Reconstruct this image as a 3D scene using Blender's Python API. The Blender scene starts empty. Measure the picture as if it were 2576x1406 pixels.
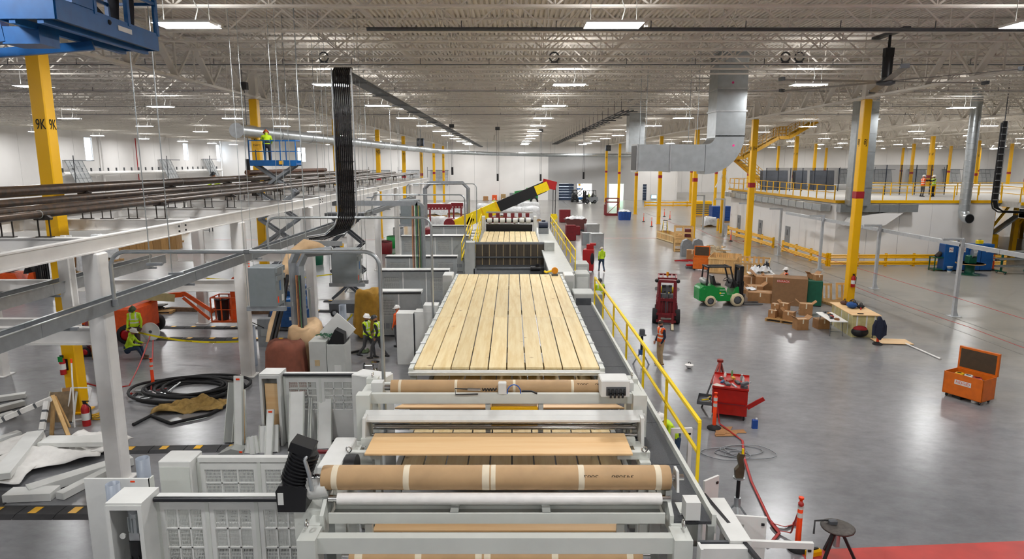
import bpy, bmesh, math, random
from mathutils import Vector as V, Matrix
R = math.radians
rnd = random.Random(7)
scene = bpy.context.scene
COL = scene.collection
# ---------------- camera, world, exposure ----------------
FPX, CXP, CYP, CAMZ, PITCH = 1655.0, 1288.0, 703.0, 7.62, math.atan(293 / 1655.0)
cam = bpy.data.objects.new('camera', bpy.data.cameras.new('camera'))
COL.objects.link(cam)
cam.location = (0, 0, CAMZ)
cam.rotation_euler = (math.pi / 2 - PITCH, 0, 0)
cam.data.sensor_width = 36.0
cam.data.lens = 36.0 * FPX / 2576.0
cam.data.clip_start, cam.data.clip_end = 0.1, 600
scene.camera = cam
wd = bpy.data.worlds.new('daylight'); scene.world = wd; wd.use_nodes = True
wd.node_tree.nodes['Background'].inputs[0].default_value = (0.80, 0.90, 1.0, 1)
wd.node_tree.nodes['Background'].inputs[1].default_value = 3.0
vs = scene.view_settings
vs.view_transform = 'Standard'; vs.look = 'None'; vs.gamma = 1.0; vs.use_curve_mapping = False
vs.exposure = 1.36
LAMP = 50.0
cy = scene.cycles
cy.use_denoising = True
cy.max_bounces = 6; cy.diffuse_bounces = 4; cy.glossy_bounces = 3; cy.transmission_bounces = 3; cy.transparent_max_bounces = 10
cy.sample_clamp_indirect = 8.0
cy.use_light_tree = True; cy.use_adaptive_sampling = True; cy.adaptive_threshold = 0.07; cy.adaptive_min_samples = 12
cy.caustics_reflective = False; cy.caustics_refractive = False

# ---------------- pixel helpers: where a sight line meets a real plane ----------------
_s, _c = math.sin(PITCH), math.cos(PITCH)
def ray(px, py):
    u, v = (px - CXP) / FPX, (CYP - py) / FPX
    return V((u, _c + v * _s, -_s + v * _c))
def Fz(px, py, z=0.0):
    r = ray(px, py); t = (z - CAMZ) / r.z
    return V((r.x * t, r.y * t, z))
def Fy(px, py, Y):
    r = ray(px, py); t = Y / r.y
    return V((r.x * t, Y, CAMZ + r.z * t))
def Fx(px, py, X):
    r = ray(px, py); t = X / r.x
    return V((X, r.y * t, CAMZ + r.z * t))

# ---------------- materials ----------------
def lin(c):
    if isinstance(c, str):
        c = [int(c[i:i + 2], 16) / 255 for i in (0, 2, 4)]
    return tuple(((x / 12.92) if x <= 0.04045 else ((x + 0.055) / 1.055) ** 2.4) for x in c[:3]) + (1,)
MATS = {}
def mat(name, col, rough=0.5, metal=0.0, var=0.12, scale=6.0, bump=0.0, emit=0.0, spec=0.5, alpha=1.0, col2=None, bscale=None):
    """procedural paint / metal / cloth: colour broken up by noise, optional relief"""
    if name in MATS: return MATS[name]
    m = bpy.data.materials.new(name); m.use_nodes = True
    nt = m.node_tree; b = nt.nodes['Principled BSDF']
    c = lin(col)
    b.inputs['Roughness'].default_value = rough
    b.inputs['Metallic'].default_value = metal
    b.inputs['Specular IOR Level'].default_value = spec
    tc = nt.nodes.new('ShaderNodeTexCoord')
    if emit:
        b.inputs['Base Color'].default_value = c
        b.inputs['Emission Color'].default_value = c
        b.inputs['Emission Strength'].default_value = emit
    else:
        n = nt.nodes.new('ShaderNodeTexNoise'); n.inputs['Scale'].default_value = scale; n.inputs['Detail'].default_value = 4
        nt.links.new(tc.outputs['Object'], n.inputs['Vector'])
        r = nt.nodes.new('ShaderNodeValToRGB')
        c2 = lin(col2) if col2 else tuple(x * (1 - 2 * var) for x in c[:3]) + (1,)
        r.color_ramp.elements[0].position = 0.3; r.color_ramp.elements[0].color = c2
        r.color_ramp.elements[1].position = 0.65; r.color_ramp.elements[1].color = c
        nt.links.new(n.outputs['Fac'], r.inputs['Fac'])
        nt.links.new(r.outputs['Color'], b.inputs['Base Color'])
        if bump:
            n2 = nt.nodes.new('ShaderNodeTexNoise'); n2.inputs['Scale'].default_value = bscale or scale * 4; n2.inputs['Detail'].default_value = 3
            nt.links.new(tc.outputs['Object'], n2.inputs['Vector'])
            bp = nt.nodes.new('ShaderNodeBump'); bp.inputs['Strength'].default_value = bump; bp.inputs['Distance'].default_value = 0.02
            nt.links.new(n2.outputs['Fac'], bp.inputs['Height']); nt.links.new(bp.outputs['Normal'], b.inputs['Normal'])
    if alpha < 1: b.inputs['Alpha'].default_value = alpha
    MATS[name] = m
    return m
def node(nt, t, **kw):
    n = nt.nodes.new('ShaderNode' + t)
    for k, v in kw.items():
        if k in n.inputs: n.inputs[k].default_value = v
        else: setattr(n, k, v)
    return n
def wood(name, col, col2, scale=1.0, axis='Y', rough=0.6, knots=True, rnd_obj=0.25):
    """plank wood: grain stretched along one axis, knots, every board a little different"""
    if name in MATS: return MATS[name]
    m = bpy.data.materials.new(name); m.use_nodes = True; nt = m.node_tree; L = nt.links.new
    b = nt.nodes['Principled BSDF']; b.inputs['Roughness'].default_value = rough
    tc = node(nt, 'TexCoord'); oi = node(nt, 'ObjectInfo')
    mp = node(nt, 'Mapping'); s = [9 * scale] * 3; s['XYZ'.index(axis)] = 0.7 * scale; mp.inputs['Scale'].default_value = s
    add = node(nt, 'VectorMath', operation='ADD'); cmb = node(nt, 'CombineXYZ')
    mul = node(nt, 'Math', operation='MULTIPLY'); mul.inputs[1].default_value = 37.0
    L(oi.outputs['Random'], mul.inputs[0]); [L(mul.outputs[0], cmb.inputs[i]) for i in range(3)]
    L(tc.outputs['Object'], mp.inputs['Vector']); L(mp.outputs[0], add.inputs[0]); L(cmb.outputs[0], add.inputs[1])
    n = node(nt, 'TexNoise', Scale=1.0, Detail=6.0, Roughness=0.6); L(add.outputs[0], n.inputs['Vector'])
    r = node(nt, 'ValToRGB'); r.color_ramp.elements[0].position = 0.3; r.color_ramp.elements[0].color = lin(col2)
    r.color_ramp.elements[1].position = 0.62; r.color_ramp.elements[1].color = lin(col)
    L(n.outputs['Fac'], r.inputs['Fac'])
    out = r.outputs['Color']
    if knots:
        vo = node(nt, 'TexVoronoi', Scale=1.1 * scale); a2 = node(nt, 'VectorMath', operation='ADD')
        L(tc.outputs['Object'], a2.inputs[0]); L(cmb.outputs[0], a2.inputs[1]); L(a2.outputs[0], vo.inputs['Vector'])
        kr = node(nt, 'ValToRGB'); kr.color_ramp.elements[0].position = 0.02; kr.color_ramp.elements[0].color = (0.35, 0.2, 0.1, 1)
        kr.color_ramp.elements[1].position = 0.09; kr.color_ramp.elements[1].color = (1, 1, 1, 1)
        L(vo.outputs['Distance'], kr.inputs['Fac'])
        mx = node(nt, 'MixRGB', blend_type='MULTIPLY', Fac=0.8); L(out, mx.inputs[1]); L(kr.outputs[0], mx.inputs[2]); out = mx.outputs[0]
    hs = node(nt, 'HueSaturation'); mr = node(nt, 'MapRange'); mr.inputs['To Min'].default_value = 1 - rnd_obj; mr.inputs['To Max'].default_value = 1 + rnd_obj * 0.4
    L(oi.outputs['Random'], mr.inputs['Value']); L(mr.outputs[0], hs.inputs['Value']); L(out, hs.inputs['Color'])
    L(hs.outputs[0], b.inputs['Base Color'])
    MATS[name] = m
    return m

# ---------------- mesh builder ----------------
def frame(d, up=V((0, 0, 1))):
    d = d.normalized()
    if abs(d.dot(up)) > 0.995: up = V((0, 1, 0)) if abs(d.y) < 0.9 else V((1, 0, 0))
    s = d.cross(up).normalized()
    return s, s.cross(d).normalized()
class G:
    def __init__(s, M=None): s.v, s.f, s.m, s.sm, s.M, s.k = [], [], [], [], M, 0
    def mi(s, k): s.k = k; return s
    def add(s, vs_, fs, smooth=False):
        o = len(s.v)
        s.v += [tuple(s.M @ V(p)) for p in vs_] if s.M else [tuple(p) for p in vs_]
        for f in fs:
            s.f.append(tuple(i + o for i in f)); s.m.append(s.k); s.sm.append(smooth)
        return s
    def box(s, x0, x1, y0, y1, z0, z1):
        return s.add([(x0, y0, z0), (x1, y0, z0), (x1, y1, z0), (x0, y1, z0), (x0, y0, z1), (x1, y0, z1), (x1, y1, z1), (x0, y1, z1)],
                     [(0, 3, 2, 1), (4, 5, 6, 7), (0, 1, 5, 4), (1, 2, 6, 5), (2, 3, 7, 6), (3, 0, 4, 7)])
    def cb(s, c, sz, rz=0.0, rx=0.0, ry=0.0):
        T = Matrix.Translation(c) @ Matrix.Rotation(rz, 4, 'Z') @ Matrix.Rotation(ry, 4, 'Y') @ Matrix.Rotation(rx, 4, 'X')
        a, b, c_ = sz[0] / 2, sz[1] / 2, sz[2] / 2
        P = [(-a, -b, -c_), (a, -b, -c_), (a, b, -c_), (-a, b, -c_), (-a, -b, c_), (a, -b, c_), (a, b, c_), (-a, b, c_)]
        return s.add([T @ V(p) for p in P], [(0, 3, 2, 1), (4, 5, 6, 7), (0, 1, 5, 4), (1, 2, 6, 5), (2, 3, 7, 6), (3, 0, 4, 7)])
    def bev(s, c, sz, b=0.02, rz=0.0):
        """box with chamfered vertical and top edges"""
        x, y, z = sz[0] / 2, sz[1] / 2, sz[2]
        T = Matrix.Translation(c) @ Matrix.Rotation(rz, 4, 'Z')
        ring = lambda x, y, b, z: [(-x + b, -y, z), (x - b, -y, z), (x, -y + b, z), (x, y - b, z), (x - b, y, z), (-x + b, y, z), (-x, y - b, z), (-x, -y + b, z)]
        P = ring(x, y, b, 0) + ring(x, y, b, z - b) + ring(x - b, y - b, b, z)
        fs = [tuple(range(7, -1, -1)), tuple(range(16, 24))]
        for k in (0, 8):
            for i in range(8): fs.append((k + i, k + (i + 1) % 8, k + 8 + (i + 1) % 8, k + 8 + i))
        return s.add([T @ V(p) for p in P], fs)
    def beam(s, p, q, w, h=None, up=V((0, 0, 1))):
        p, q = V(p), V(q); h = h or w; a, b = frame(q - p, V(up)); a = a * (w / 2); b = b * (h / 2)
        P = [p - a - b, p + a - b, p + a + b, p - a + b, q - a - b, q + a - b, q + a + b, q - a + b]
        return s.add(P, [(0, 1, 2, 3), (7, 6, 5, 4), (0, 4, 5, 1), (1, 5, 6, 2), (2, 6, 7, 3), (3, 7, 4, 0)])
    def ib(s, p, q, w, h, t=0.03, up=V((0, 0, 1))):
        p, q = V(p), V(q); a, b = frame(q - p, V(up))
        o = b * (h / 2 - t / 2)
        return s.beam(p + o, q + o, w, t, up).beam(p - o, q - o, w, t, up).beam(p, q, t, h - 2 * t, up)
    def cyl(s, p, q, r, n=12, r2=None, caps=True, smooth=True):
        return s.tube([p, q], [r, r if r2 is None else r2], n, caps=caps, smooth=smooth)
    def tube(s, pts, r, n=8, closed=False, caps=True, smooth=True, flat=1.0):
        pts = [V(p) for p in pts]; N = len(pts)
        rr = r if isinstance(r, (list, tuple)) else [r] * N
        P, fs = [], []
        a = None
        for i, p in enumerate(pts):
            if closed: d = pts[(i + 1) % N] - pts[i - 1]
            else: d = pts[min(i + 1, N - 1)] - pts[max(i - 1, 0)]
            if d.length < 1e-9: d = V((0, 0, 1))
            d.normalize()
            if a is None: a, b = frame(d)
            else:
                a = a - d * a.dot(d)
                if a.length < 1e-6: a, b = frame(d)
                a.normalize(); b = a.cross(d)
            for k in range(n):
                t = 2 * math.pi * k / n
                P.append(p + a * (math.cos(t) * rr[i]) + b * (math.sin(t) * rr[i] * flat))
        M_ = N if closed else N - 1
        for i in range(M_):
            j = (i + 1) % N
            for k in range(n):
                fs.append((i * n + k, i * n + (k + 1) % n, j * n + (k + 1) % n, j * n + k))
        s.add(P, fs, smooth)
        if caps and not closed:
            o = len(P); s.add(P[:n], [tuple(range(n - 1, -1, -1))]); s.add(P[-n:], [tuple(range(n))])
        return s
    def lathe(s, prof, n=16, c=(0, 0, 0), axis='Z', smooth=True, caps=True):
        P, fs = [], []
        for (r, h) in prof:
            for k in range(n):
                t = 2 * math.pi * k / n; x, y = r * math.cos(t), r * math.sin(t)
                P.append(V(c) + (V((x, y, h)) if axis == 'Z' else V((h, x, y)) if axis == 'X' else V((y, h, x))))
        for i in range(len(prof) - 1):
            for k in range(n): fs.append((i * n + k, i * n + (k + 1) % n, (i + 1) * n + (k + 1) % n, (i + 1) * n + k))
        s.add(P, fs, smooth)
        if not caps: return s
        if prof[0][0] > 1e-4: s.add(P[:n], [tuple(range(n - 1, -1, -1))])
        if prof[-1][0] > 1e-4: s.add(P[-n:], [tuple(range(n))])
        return s
    def prism(s, poly, a0, a1, axis='X', smooth=False):
        """closed outline (two coordinates) pushed along an axis"""
        f = {'X': lambda u, v, a: (a, u, v), 'Y': lambda u, v, a: (u, a, v), 'Z': lambda u, v, a: (u, v, a)}[axis]
        n = len(poly)
        P = [f(u, v, a0) for u, v in poly] + [f(u, v, a1) for u, v in poly]
        fs = [(i, (i + 1) % n, n + (i + 1) % n, n + i) for i in range(n)]
        s.add(P, [tuple(range(n - 1, -1, -1)), tuple(range(n, 2 * n))])
        return s.add(P, fs, smooth)
    def sph(s, c, r, nu=12, nv=8, v0=0.0, v1=math.pi):
        r = r if isinstance(r, (tuple, list)) else (r, r, r)
        P, fs = [], []
        for j in range(nv + 1):
            t = v0 + (v1 - v0) * j / nv
            for i in range(nu):
                p = 2 * math.pi * i / nu
                P.append((c[0] + r[0] * math.sin(t) * math.cos(p), c[1] + r[1] * math.sin(t) * math.sin(p), c[2] + r[2] * math.cos(t)))
        for j in range(nv):
            for i in range(nu): fs.append((j * nu + i, (j + 1) * nu + i, (j + 1) * nu + (i + 1) % nu, j * nu + (i + 1) % nu))
        return s.add(P, fs, True)
    def grid(s, fn, nu, nv, smooth=True, thick=0.0):
        P = [V(fn(i / nu, j / nv)) for j in range(nv + 1) for i in range(nu + 1)]
        fs = [(j * (nu + 1) + i, j * (nu + 1) + i + 1, (j + 1) * (nu + 1) + i + 1, (j + 1) * (nu + 1) + i) for j in range(nv) for i in range(nu)]
        return s.add(P, fs, smooth)
    def torus(s, c, Rr, r, n=24, m=6, axis='Z', a0=0, a1=2 * math.pi):
        full = abs(a1 - a0 - 2 * math.pi) < 1e-6; k = n if full else n + 1
        pts = []
        for i in range(k):
            t = a0 + (a1 - a0) * i / n; x, y = Rr * math.cos(t), Rr * math.sin(t)
            pts.append(V(c) + (V((x, y, 0)) if axis == 'Z' else V((0, x, y)) if axis == 'X' else V((x, 0, y))))
        return s.tube(pts, r, m, closed=full)
    def mesh(s, name, mats):
        me = bpy.data.meshes.new(name); me.from_pydata(s.v, [], s.f)
        for m_ in (mats if isinstance(mats, (list, tuple)) else [mats]): me.materials.append(m_)
        me.polygons.foreach_set('material_index', s.m); me.polygons.foreach_set('use_smooth', s.sm); me.update()
        return me
    def obj(s, name, mats, parent=None, loc=None, rz=0.0):
        o = bpy.data.objects.new(name, s.mesh(name, mats)); COL.objects.link(o)
        if parent: o.parent = parent
        if loc is not None: o.location = loc
        o.rotation_euler[2] = rz
        return o
def tag(o, label, cat, group=None):
    o['label'] = label; o['category'] = cat
    if group: o['group'] = group
    return o
def struct(o, label=None):
    o['kind'] = 'structure'
    if label: o['label'] = label
    return o
def thing(name, label, cat, loc=(0, 0, 0), rz=0.0, group=None):
    o = bpy.data.objects.new(name, None); COL.objects.link(o); o.empty_display_size = 0.3
    o.location = loc; o.rotation_euler[2] = rz
    return tag(o, label, cat, group)
def link(o, parent, loc=None, rot=None):
    """a shared-mesh copy of a part"""
    c = o.copy(); COL.objects.link(c); c.parent = parent
    if loc is not None: c.location = loc
    if rot is not None: c.rotation_euler = rot
    return c
def dup(root, loc=None, rz=None, label=None, parent=None):
    c = root.copy(); COL.objects.link(c); c.parent = parent
    if loc is not None: c.location = loc
    if rz is not None: c.rotation_euler[2] = rz
    if label: c['label'] = label
    for ch in root.children: dup(ch, parent=c)
    return c
def arc(c, r, a0, a1, n=6, plane='XZ'):
    out = []
    for i in range(n + 1):
        t = a0 + (a1 - a0) * i / n; u, w = r * math.cos(t), r * math.sin(t)
        out.append(V(c) + (V((u, 0, w)) if plane == 'XZ' else V((0, u, w)) if plane == 'YZ' else V((u, w, 0))))
    return out
def text(name, body, size, m, parent, loc, rot, ext=0.002, align='CENTER', sx=1.0):
    cu = bpy.data.curves.new(name, 'FONT'); cu.body = body; cu.size = size; cu.align_x = align; cu.align_y = 'CENTER'; cu.extrude = ext
    t = bpy.data.objects.new(name, cu); COL.objects.link(t)
    me = bpy.data.meshes.new_from_object(t.evaluated_get(bpy.context.evaluated_depsgraph_get()))
    bpy.data.objects.remove(t); bpy.data.curves.remove(cu)
    me.materials.clear(); me.materials.append(m)
    o = bpy.data.objects.new(name, me); COL.objects.link(o); o.parent = parent; o.location = loc; o.rotation_euler = rot; o.scale = (sx, 1, 1)
    return o
CEIL = 13.1
WHITE = mat('white_steel', 'F2F0ED', 0.45, var=0.05, scale=2)
YEL = mat('safety_yellow', 'F0B600', 0.35, var=0.03, scale=1)
YEL2 = mat('rail_yellow', 'F8D600', 0.4, var=0.05)
GREY = mat('machine_grey', 'C4C6C2', 0.42, var=0.05, scale=3)
LGREY = mat('panel_light_grey', 'DCDDDA', 0.45, var=0.04, scale=3)
DGREY = mat('dark_grey_steel', '55585C', 0.5, var=0.1)
MGREY = mat('mid_grey_steel', '8A8E92', 0.45, var=0.08)
GALV = mat('galvanised', 'BCC2C5', 0.3, 0.7, var=0.07, scale=3)
ALU = mat('bright_aluminium', 'C9CCCE', 0.3, 0.8, var=0.08)
CHROME = mat('chrome', 'DADADA', 0.12, 1.0, var=0.02)
BLACK = mat('black_plastic', '17171A', 0.4, var=0.1)
RUBBER = mat('black_rubber', '1E1E20', 0.75, var=0.15)
RED = mat('red_paint', 'B3191C', 0.35, var=0.1)
DRED = mat('dark_red_paint', '7E1620', 0.42, var=0.15)
ORANGE = mat('orange_paint', 'E4561A', 0.4, var=0.1)
HIORANGE = mat('signal_orange', 'FF4A12', 0.45, var=0.04)
BLUE = mat('lift_blue', '0B5C9E', 0.38, var=0.1)
DBLUE = mat('welder_blue', '1B4C86', 0.4, var=0.12)
GREEN = mat('forklift_green', '0C8A3A', 0.35, var=0.06)
DGREEN = mat('cabinet_green', '0B5A42', 0.45, var=0.1)
KRAFT = mat('kraft_paper', 'BC9A70', 0.62, var=0.07, scale=3, bump=0.15, bscale=9)
CARD = mat('cardboard', 'A97C50', 0.75, var=0.1, scale=4)
PINE = wood('pine_board', 'EAD7A8', 'DBBF86', 1.0, 'Y', rnd_obj=0.12)
PINEX = wood('pine_board_x', 'E2BC80', 'C99A5E', 1.0, 'X')
PINEZ = wood('pine_board_z', 'E2BC80', 'C99A5E', 1.0, 'Z')
PLY = wood('plywood', 'F2CE9C', 'E9BC84', 0.5, 'X', 0.45, False, 0.06)
TAPE = mat('masking_tape', 'E3D6BC', 0.6, var=0.05)
PLASTIC = mat('clear_film', 'E4E6E8', 0.25, var=0.12, scale=4, bump=0.5, bscale=7)
TARP = mat('tan_canvas', 'D7B58C', 0.8, var=0.12, scale=3, bump=0.5, bscale=5)
BRTARP = mat('brown_canvas', '8A4F3C', 0.8, var=0.15, scale=3, bump=0.5, bscale=5)
OCHRE = mat('ochre_canvas', 'B0842C', 0.85, var=0.18, scale=3, bump=0.5, bscale=5)
SKIN = mat('skin', 'B97F62', 0.55, var=0.05)
LIME = mat('hi_vis_lime', 'C6E81E', 0.6, var=0.05)
REFL = mat('reflective_band', 'D8D8D2', 0.3, var=0.03)
JEANS = mat('blue_denim', '31455F', 0.8, var=0.15, scale=12)
DARKCL = mat('dark_cloth', '26262C', 0.85, var=0.15)
HATW = mat('white_hard_hat', 'F0EEEA', 0.3, var=0.02)
CONC = mat('dust_grey', '8C8A86', 0.8, var=0.1)
# ================= SETTING =================
XL, XR, YF, YB, YB2, XJ = -60.0, 130.0, -16.0, 138.0, 175.0, 34.0
# ---- floor: polished concrete
def floor_mat():
    m = bpy.data.materials.new('polished_concrete'); m.use_nodes = True; nt = m.node_tree; L = nt.links.new
    b = nt.nodes['Principled BSDF']; tc = node(nt, 'TexCoord')
    n1 = node(nt, 'TexNoise', Scale=0.12, Detail=2.0, Roughness=0.5); L(tc.outputs['Object'], n1.inputs['Vector'])
    mp = node(nt, 'Mapping'); mp.inputs['Rotation'].default_value = (0, 0, 0.5); mp.inputs['Scale'].default_value = (0.8, 1.3, 1)
    L(tc.outputs['Object'], mp.inputs['Vector'])
    n2 = node(nt, 'TexNoise', Scale=0.45, Detail=2.0, Roughness=0.5); L(mp.outputs[0], n2.inputs['Vector'])
    n3 = node(nt, 'TexNoise', Scale=14.0, Detail=3.0); L(tc.outputs['Object'], n3.inputs['Vector'])
    r1 = node(nt, 'ValToRGB'); e = r1.color_ramp.elements; e[0].position = 0.25; e[0].color = lin('707275'); e[1].position = 0.75; e[1].color = lin('8E8E91')
    L(n1.outputs['Fac'], r1.inputs['Fac'])
    r2 = node(nt, 'ValToRGB'); e = r2.color_ramp.elements; e[0].position = 0.1; e[0].color = (0.88, 0.88, 0.89, 1); e[1].position = 0.9; e[1].color = (1.1, 1.1, 1.09, 1)
    L(n2.outputs['Fac'], r2.inputs['Fac'])
    mx = node(nt, 'MixRGB', blend_type='MULTIPLY', Fac=0.85); L(r1.outputs[0], mx.inputs[1]); L(r2.outputs[0], mx.inputs[2])
    n4 = node(nt, 'TexNoise', Scale=2.4, Detail=6.0, Roughness=0.7); L(mp.outputs[0], n4.inputs['Vector'])
    r4 = node(nt, 'MapRange'); r4.inputs['From Min'].default_value = .25; r4.inputs['From Max'].default_value = .75; r4.inputs['To Min'].default_value = .8; r4.inputs['To Max'].default_value = 1.16; L(n4.outputs['Fac'], r4.inputs['Value'])
    mg = node(nt, 'MixRGB', blend_type='MULTIPLY', Fac=1.0); L(mx.outputs[0], mg.inputs[1]); L(r4.outputs[0], mg.inputs[2]); mx = mg
    # dusty, unpolished aisle on the right and towards the far end
    sx = node(nt, 'SeparateXYZ'); L(tc.outputs['Object'], sx.inputs[0])
    w = node(nt, 'Math', operation='MULTIPLY_ADD'); w.inputs[1].default_value = 9.0; L(n2.outputs['Fac'], w.inputs[0]); L(sx.outputs[0], w.inputs[2])
    mr = node(nt, 'MapRange'); mr.inputs['From Min'].default_value = 18.0; mr.inputs['From Max'].default_value = 28.0; L(w.outputs[0], mr.inputs['Value'])
    mr2 = node(nt, 'MapRange'); mr2.inputs['From Min'].default_value = 38.0; mr2.inputs['From Max'].default_value = 75.0; mr2.inputs['To Max'].default_value = 0.65; L(sx.outputs[1], mr2.inputs['Value'])
    mm = node(nt, 'Math', operation='MAXIMUM'); L(mr.outputs[0], mm.inputs[0]); L(mr2.outputs[0], mm.inputs[1])
    fm = node(nt, 'Math', operation='MULTIPLY'); fm.inputs[1].default_value = 0.75; L(mm.outputs[0], fm.inputs[0])
    mx2 = node(nt, 'MixRGB', blend_type='MIX'); L(fm.outputs[0], mx2.inputs[0]); L(mx.outputs[0], mx2.inputs[1]); mx2.inputs[2].default_value = lin('A8A398')
    # saw-cut joints every 5.3 m
    def joint(o, off):
        a = node(nt, 'Math', operation='ADD'); a.inputs[1].default_value = off; L(o, a.inputs[0])
        f = node(nt, 'Math', operation='PINGPONG'); f.inputs[1].default_value = 2.65; L(a.outputs[0], f.inputs[0])
        l = node(nt, 'Math', operation='LESS_THAN'); l.inputs[1].default_value = 0.008; L(f.outputs[0], l.inputs[0]); return l.outputs[0]
    j = node(nt, 'Math', operation='MAXIMUM'); L(joint(sx.outputs[0], 0.4), j.inputs[0]); L(joint(sx.outputs[1], 1.1), j.inputs[1])
    jf = node(nt, 'Math', operation='MULTIPLY'); jf.inputs[1].default_value = 0.35; L(j.outputs[0], jf.inputs[0])
    mx3 = node(nt, 'MixRGB', blend_type='MIX'); L(jf.outputs[0], mx3.inputs[0]); L(mx2.outputs[0], mx3.inputs[1]); mx3.inputs[2].default_value = (0.2, 0.19, 0.18, 1)
    L(mx3.outputs[0], b.inputs['Base Color'])
    ra = node(nt, 'Math', operation='MULTIPLY_ADD'); ra.inputs[1].default_value = 0.28; ra.inputs[1].default_value = -0.3; ra.inputs[2].default_value = 0.5; L(mm.outputs[0], ra.inputs[0]); L(ra.outputs[0], b.inputs['Specular IOR Level']); b.inputs['Roughness'].default_value = 0.235
    bp = node(nt, 'Bump', Strength=0.04, Distance=0.01); L(n3.outputs['Fac'], bp.inputs['Height']); L(bp.outputs[0], b.inputs['Normal'])
    return m
fl = G(); fl.box(XL, XR, YF, YB2, -0.3, 0.0)
struct(fl.obj('floor', floor_mat()), 'polished grey concrete floor with saw-cut joints')
REDFL = mat('red_floor_paint', 'C2413A', 0.35, var=0.12, scale=2)
g = G(); g.add([tuple(Fz(2010, 1384, 0.004)), tuple(Fz(2576, 1360, 0.004)), (18, 10.9, 0.004), (18, 4, 0.004), (5.6, 4, 0.004)], [(4, 3, 2, 1, 0)]); struct(g.obj('floor_marking', REDFL), 'red painted band across the concrete floor')
REDLN = mat('faded_red_line', 'C98A80', 0.5, var=0.1)
for i, (x0, x1, Y) in enumerate([(7.2, 18, 67.5), (-30, -10, 66.0), (-40, -16, 30.2)]):
    struct(G().box(x0, x1, Y - .12, Y + .12, 0.0, 0.004).obj('floor_marking', REDLN), 'faded red line painted across the concrete floor')
RAILST = mat('groove_steel', '77746C', 0.5, 0.3, var=0.1)
for dx in (0, 1.45):
    struct(G().box(20.6 + dx, 20.66 + dx, 2, 120, 0.0, 0.003).obj('floor_groove', RAILST), 'thin steel guide groove set in the concrete floor')

# ---- walls
WALL = mat('wall_panel_white', 'EEECEA', 0.6, var=0.03, scale=0.3)
WALLG = mat('wall_panel_grey', 'B4B4B4', 0.6, var=0.03, scale=0.3)
JOINT = mat('panel_joint', 'A9A8A6', 0.8, var=0.05)
def wall(name, label, u0, u1, holes, plane, at, th=0.3, m=WALL, h=CEIL + .3):
    """wall of upright precast panels (one part each) with holes (u0,u1,z0,z1); plane 'X' runs along Y, 'Y' runs along X"""
    w = bpy.data.objects.new(name, None); COL.objects.link(w); struct(w, label)
    f = (lambda g, a, b, z0, z1: g.box(at, at + th, a, b, z0, z1)) if plane == 'X' else (lambda g, a, b, z0, z1: g.box(a, b, at, at + th, z0, z1))
    n = max(1, round((u1 - u0) / 5.2)); st = (u1 - u0) / n
    for i in range(n):
        a, b = u0 + i * st + 0.02, u0 + (i + 1) * st - 0.02
        g = G(); cuts = [q for q in holes if q[0] < b and q[1] > a]
        xs = sorted({a, b} | {min(max(v, a), b) for q in cuts for v in q[:2]})
        for p, q in zip(xs, xs[1:]):
            mid = (p + q) / 2; hs = sorted((c[2], c[3]) for c in cuts if c[0] < mid < c[1]); z = 0.0
            for z0, z1 in hs:
                if z0 > z: f(g, p, q, z, z0)
                z = z1
            f(g, p, q, z, h)
        g.obj('wall_panel', m, w)
    for i in range(1, n):
        x = u0 + i * st; g = G(); z = 0.0
        for c in sorted((c[2], c[3]) for c in holes if c[0] < x < c[1]):
            if c[0] > z: (g.box(at + .06, at + th - .06, x - .03, x + .03, z, c[0]) if plane == 'X' else g.box(x - .03, x + .03, at + .06, at + th - .06, z, c[0]))
            z = c[1]
        (g.box(at + .06, at + th - .06, x - .03, x + .03, z, h) if plane == 'X' else g.box(x - .03, x + .03, at + .06, at + th - .06, z, h)); g.obj('panel_joint', JOINT, w)
    return w
winL = [(94.2, 95.9, 7.9, 11.2), (122.4, 124.2, 8.1, 11.2), (136.0, 137.6, 7.9, 11.3), (64, 65.6, 7.9, 11.2), (34, 35.6, 7.9, 11.2)]
wall('wall_left', 'white precast panel wall with narrow tall windows', YF, YB, winL, 'X', XL - .3)
GLASS = mat('window_glass', 'E8F2FA', 0.05, var=0.01, emit=2.2)
for i, (a, b, z0, z1) in enumerate(winL):
    w = bpy.data.objects.new('window_%d' % (i + 1), None); COL.objects.link(w); struct(w, 'narrow tall daylight window in the left wall')
    G().box(XL - .2, XL - .18, a, b, z0, z1).obj('pane', mat('pane', 'DCE8F2', 0.05, var=0.01, alpha=0.25), w)
    g = G()
    for y in (a, b - .06): g.box(XL - .24, XL - .12, y, y + .06, z0, z1)
    for z in (z0, z1 - .06): g.box(XL - .24, XL - .12, a, b, z, z + .06)
    g.obj('window_frame', ALU, w)
doors = [(9.75, 12.85, 0, 3.4), (13.5, 16.6, 0, 3.4), (20.2, 23.2, 0, 3.3)]
wall('wall_back', 'white far end wall with dock doors', XL, XJ, doors + [(-44.2, -42.6, 7.9, 10.7), (27.2, 28.0, 0, 3.3)], 'Y', YB)
wall('wall_back_right', 'white wall far behind the mezzanine', XJ, XR, [], 'Y', YB2)
wall('wall_jog', 'short white wall returning behind the mezzanine', YB, YB2, [], 'X', XJ)
wall('wall_right', 'white wall at the far right', YF, YB2, [], 'X', XR)
wall('wall_front', 'white wall behind the viewer', XL, XR, [], 'Y', YF - .3)
d = bpy.data.objects.new('door_1', None); COL.objects.link(d); struct(d, 'closed dark blue dock door in the far wall')
for k in range(6): G().box(9.75, 12.85, YB + .1, YB + .16, k * .567, k * .567 + .55).obj('door_slat', mat('dock_door', '2B3A52', 0.5, var=0.08), d)
d = bpy.data.objects.new('door_2', None); COL.objects.link(d); struct(d, 'narrow dark blue door in the far wall')
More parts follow.
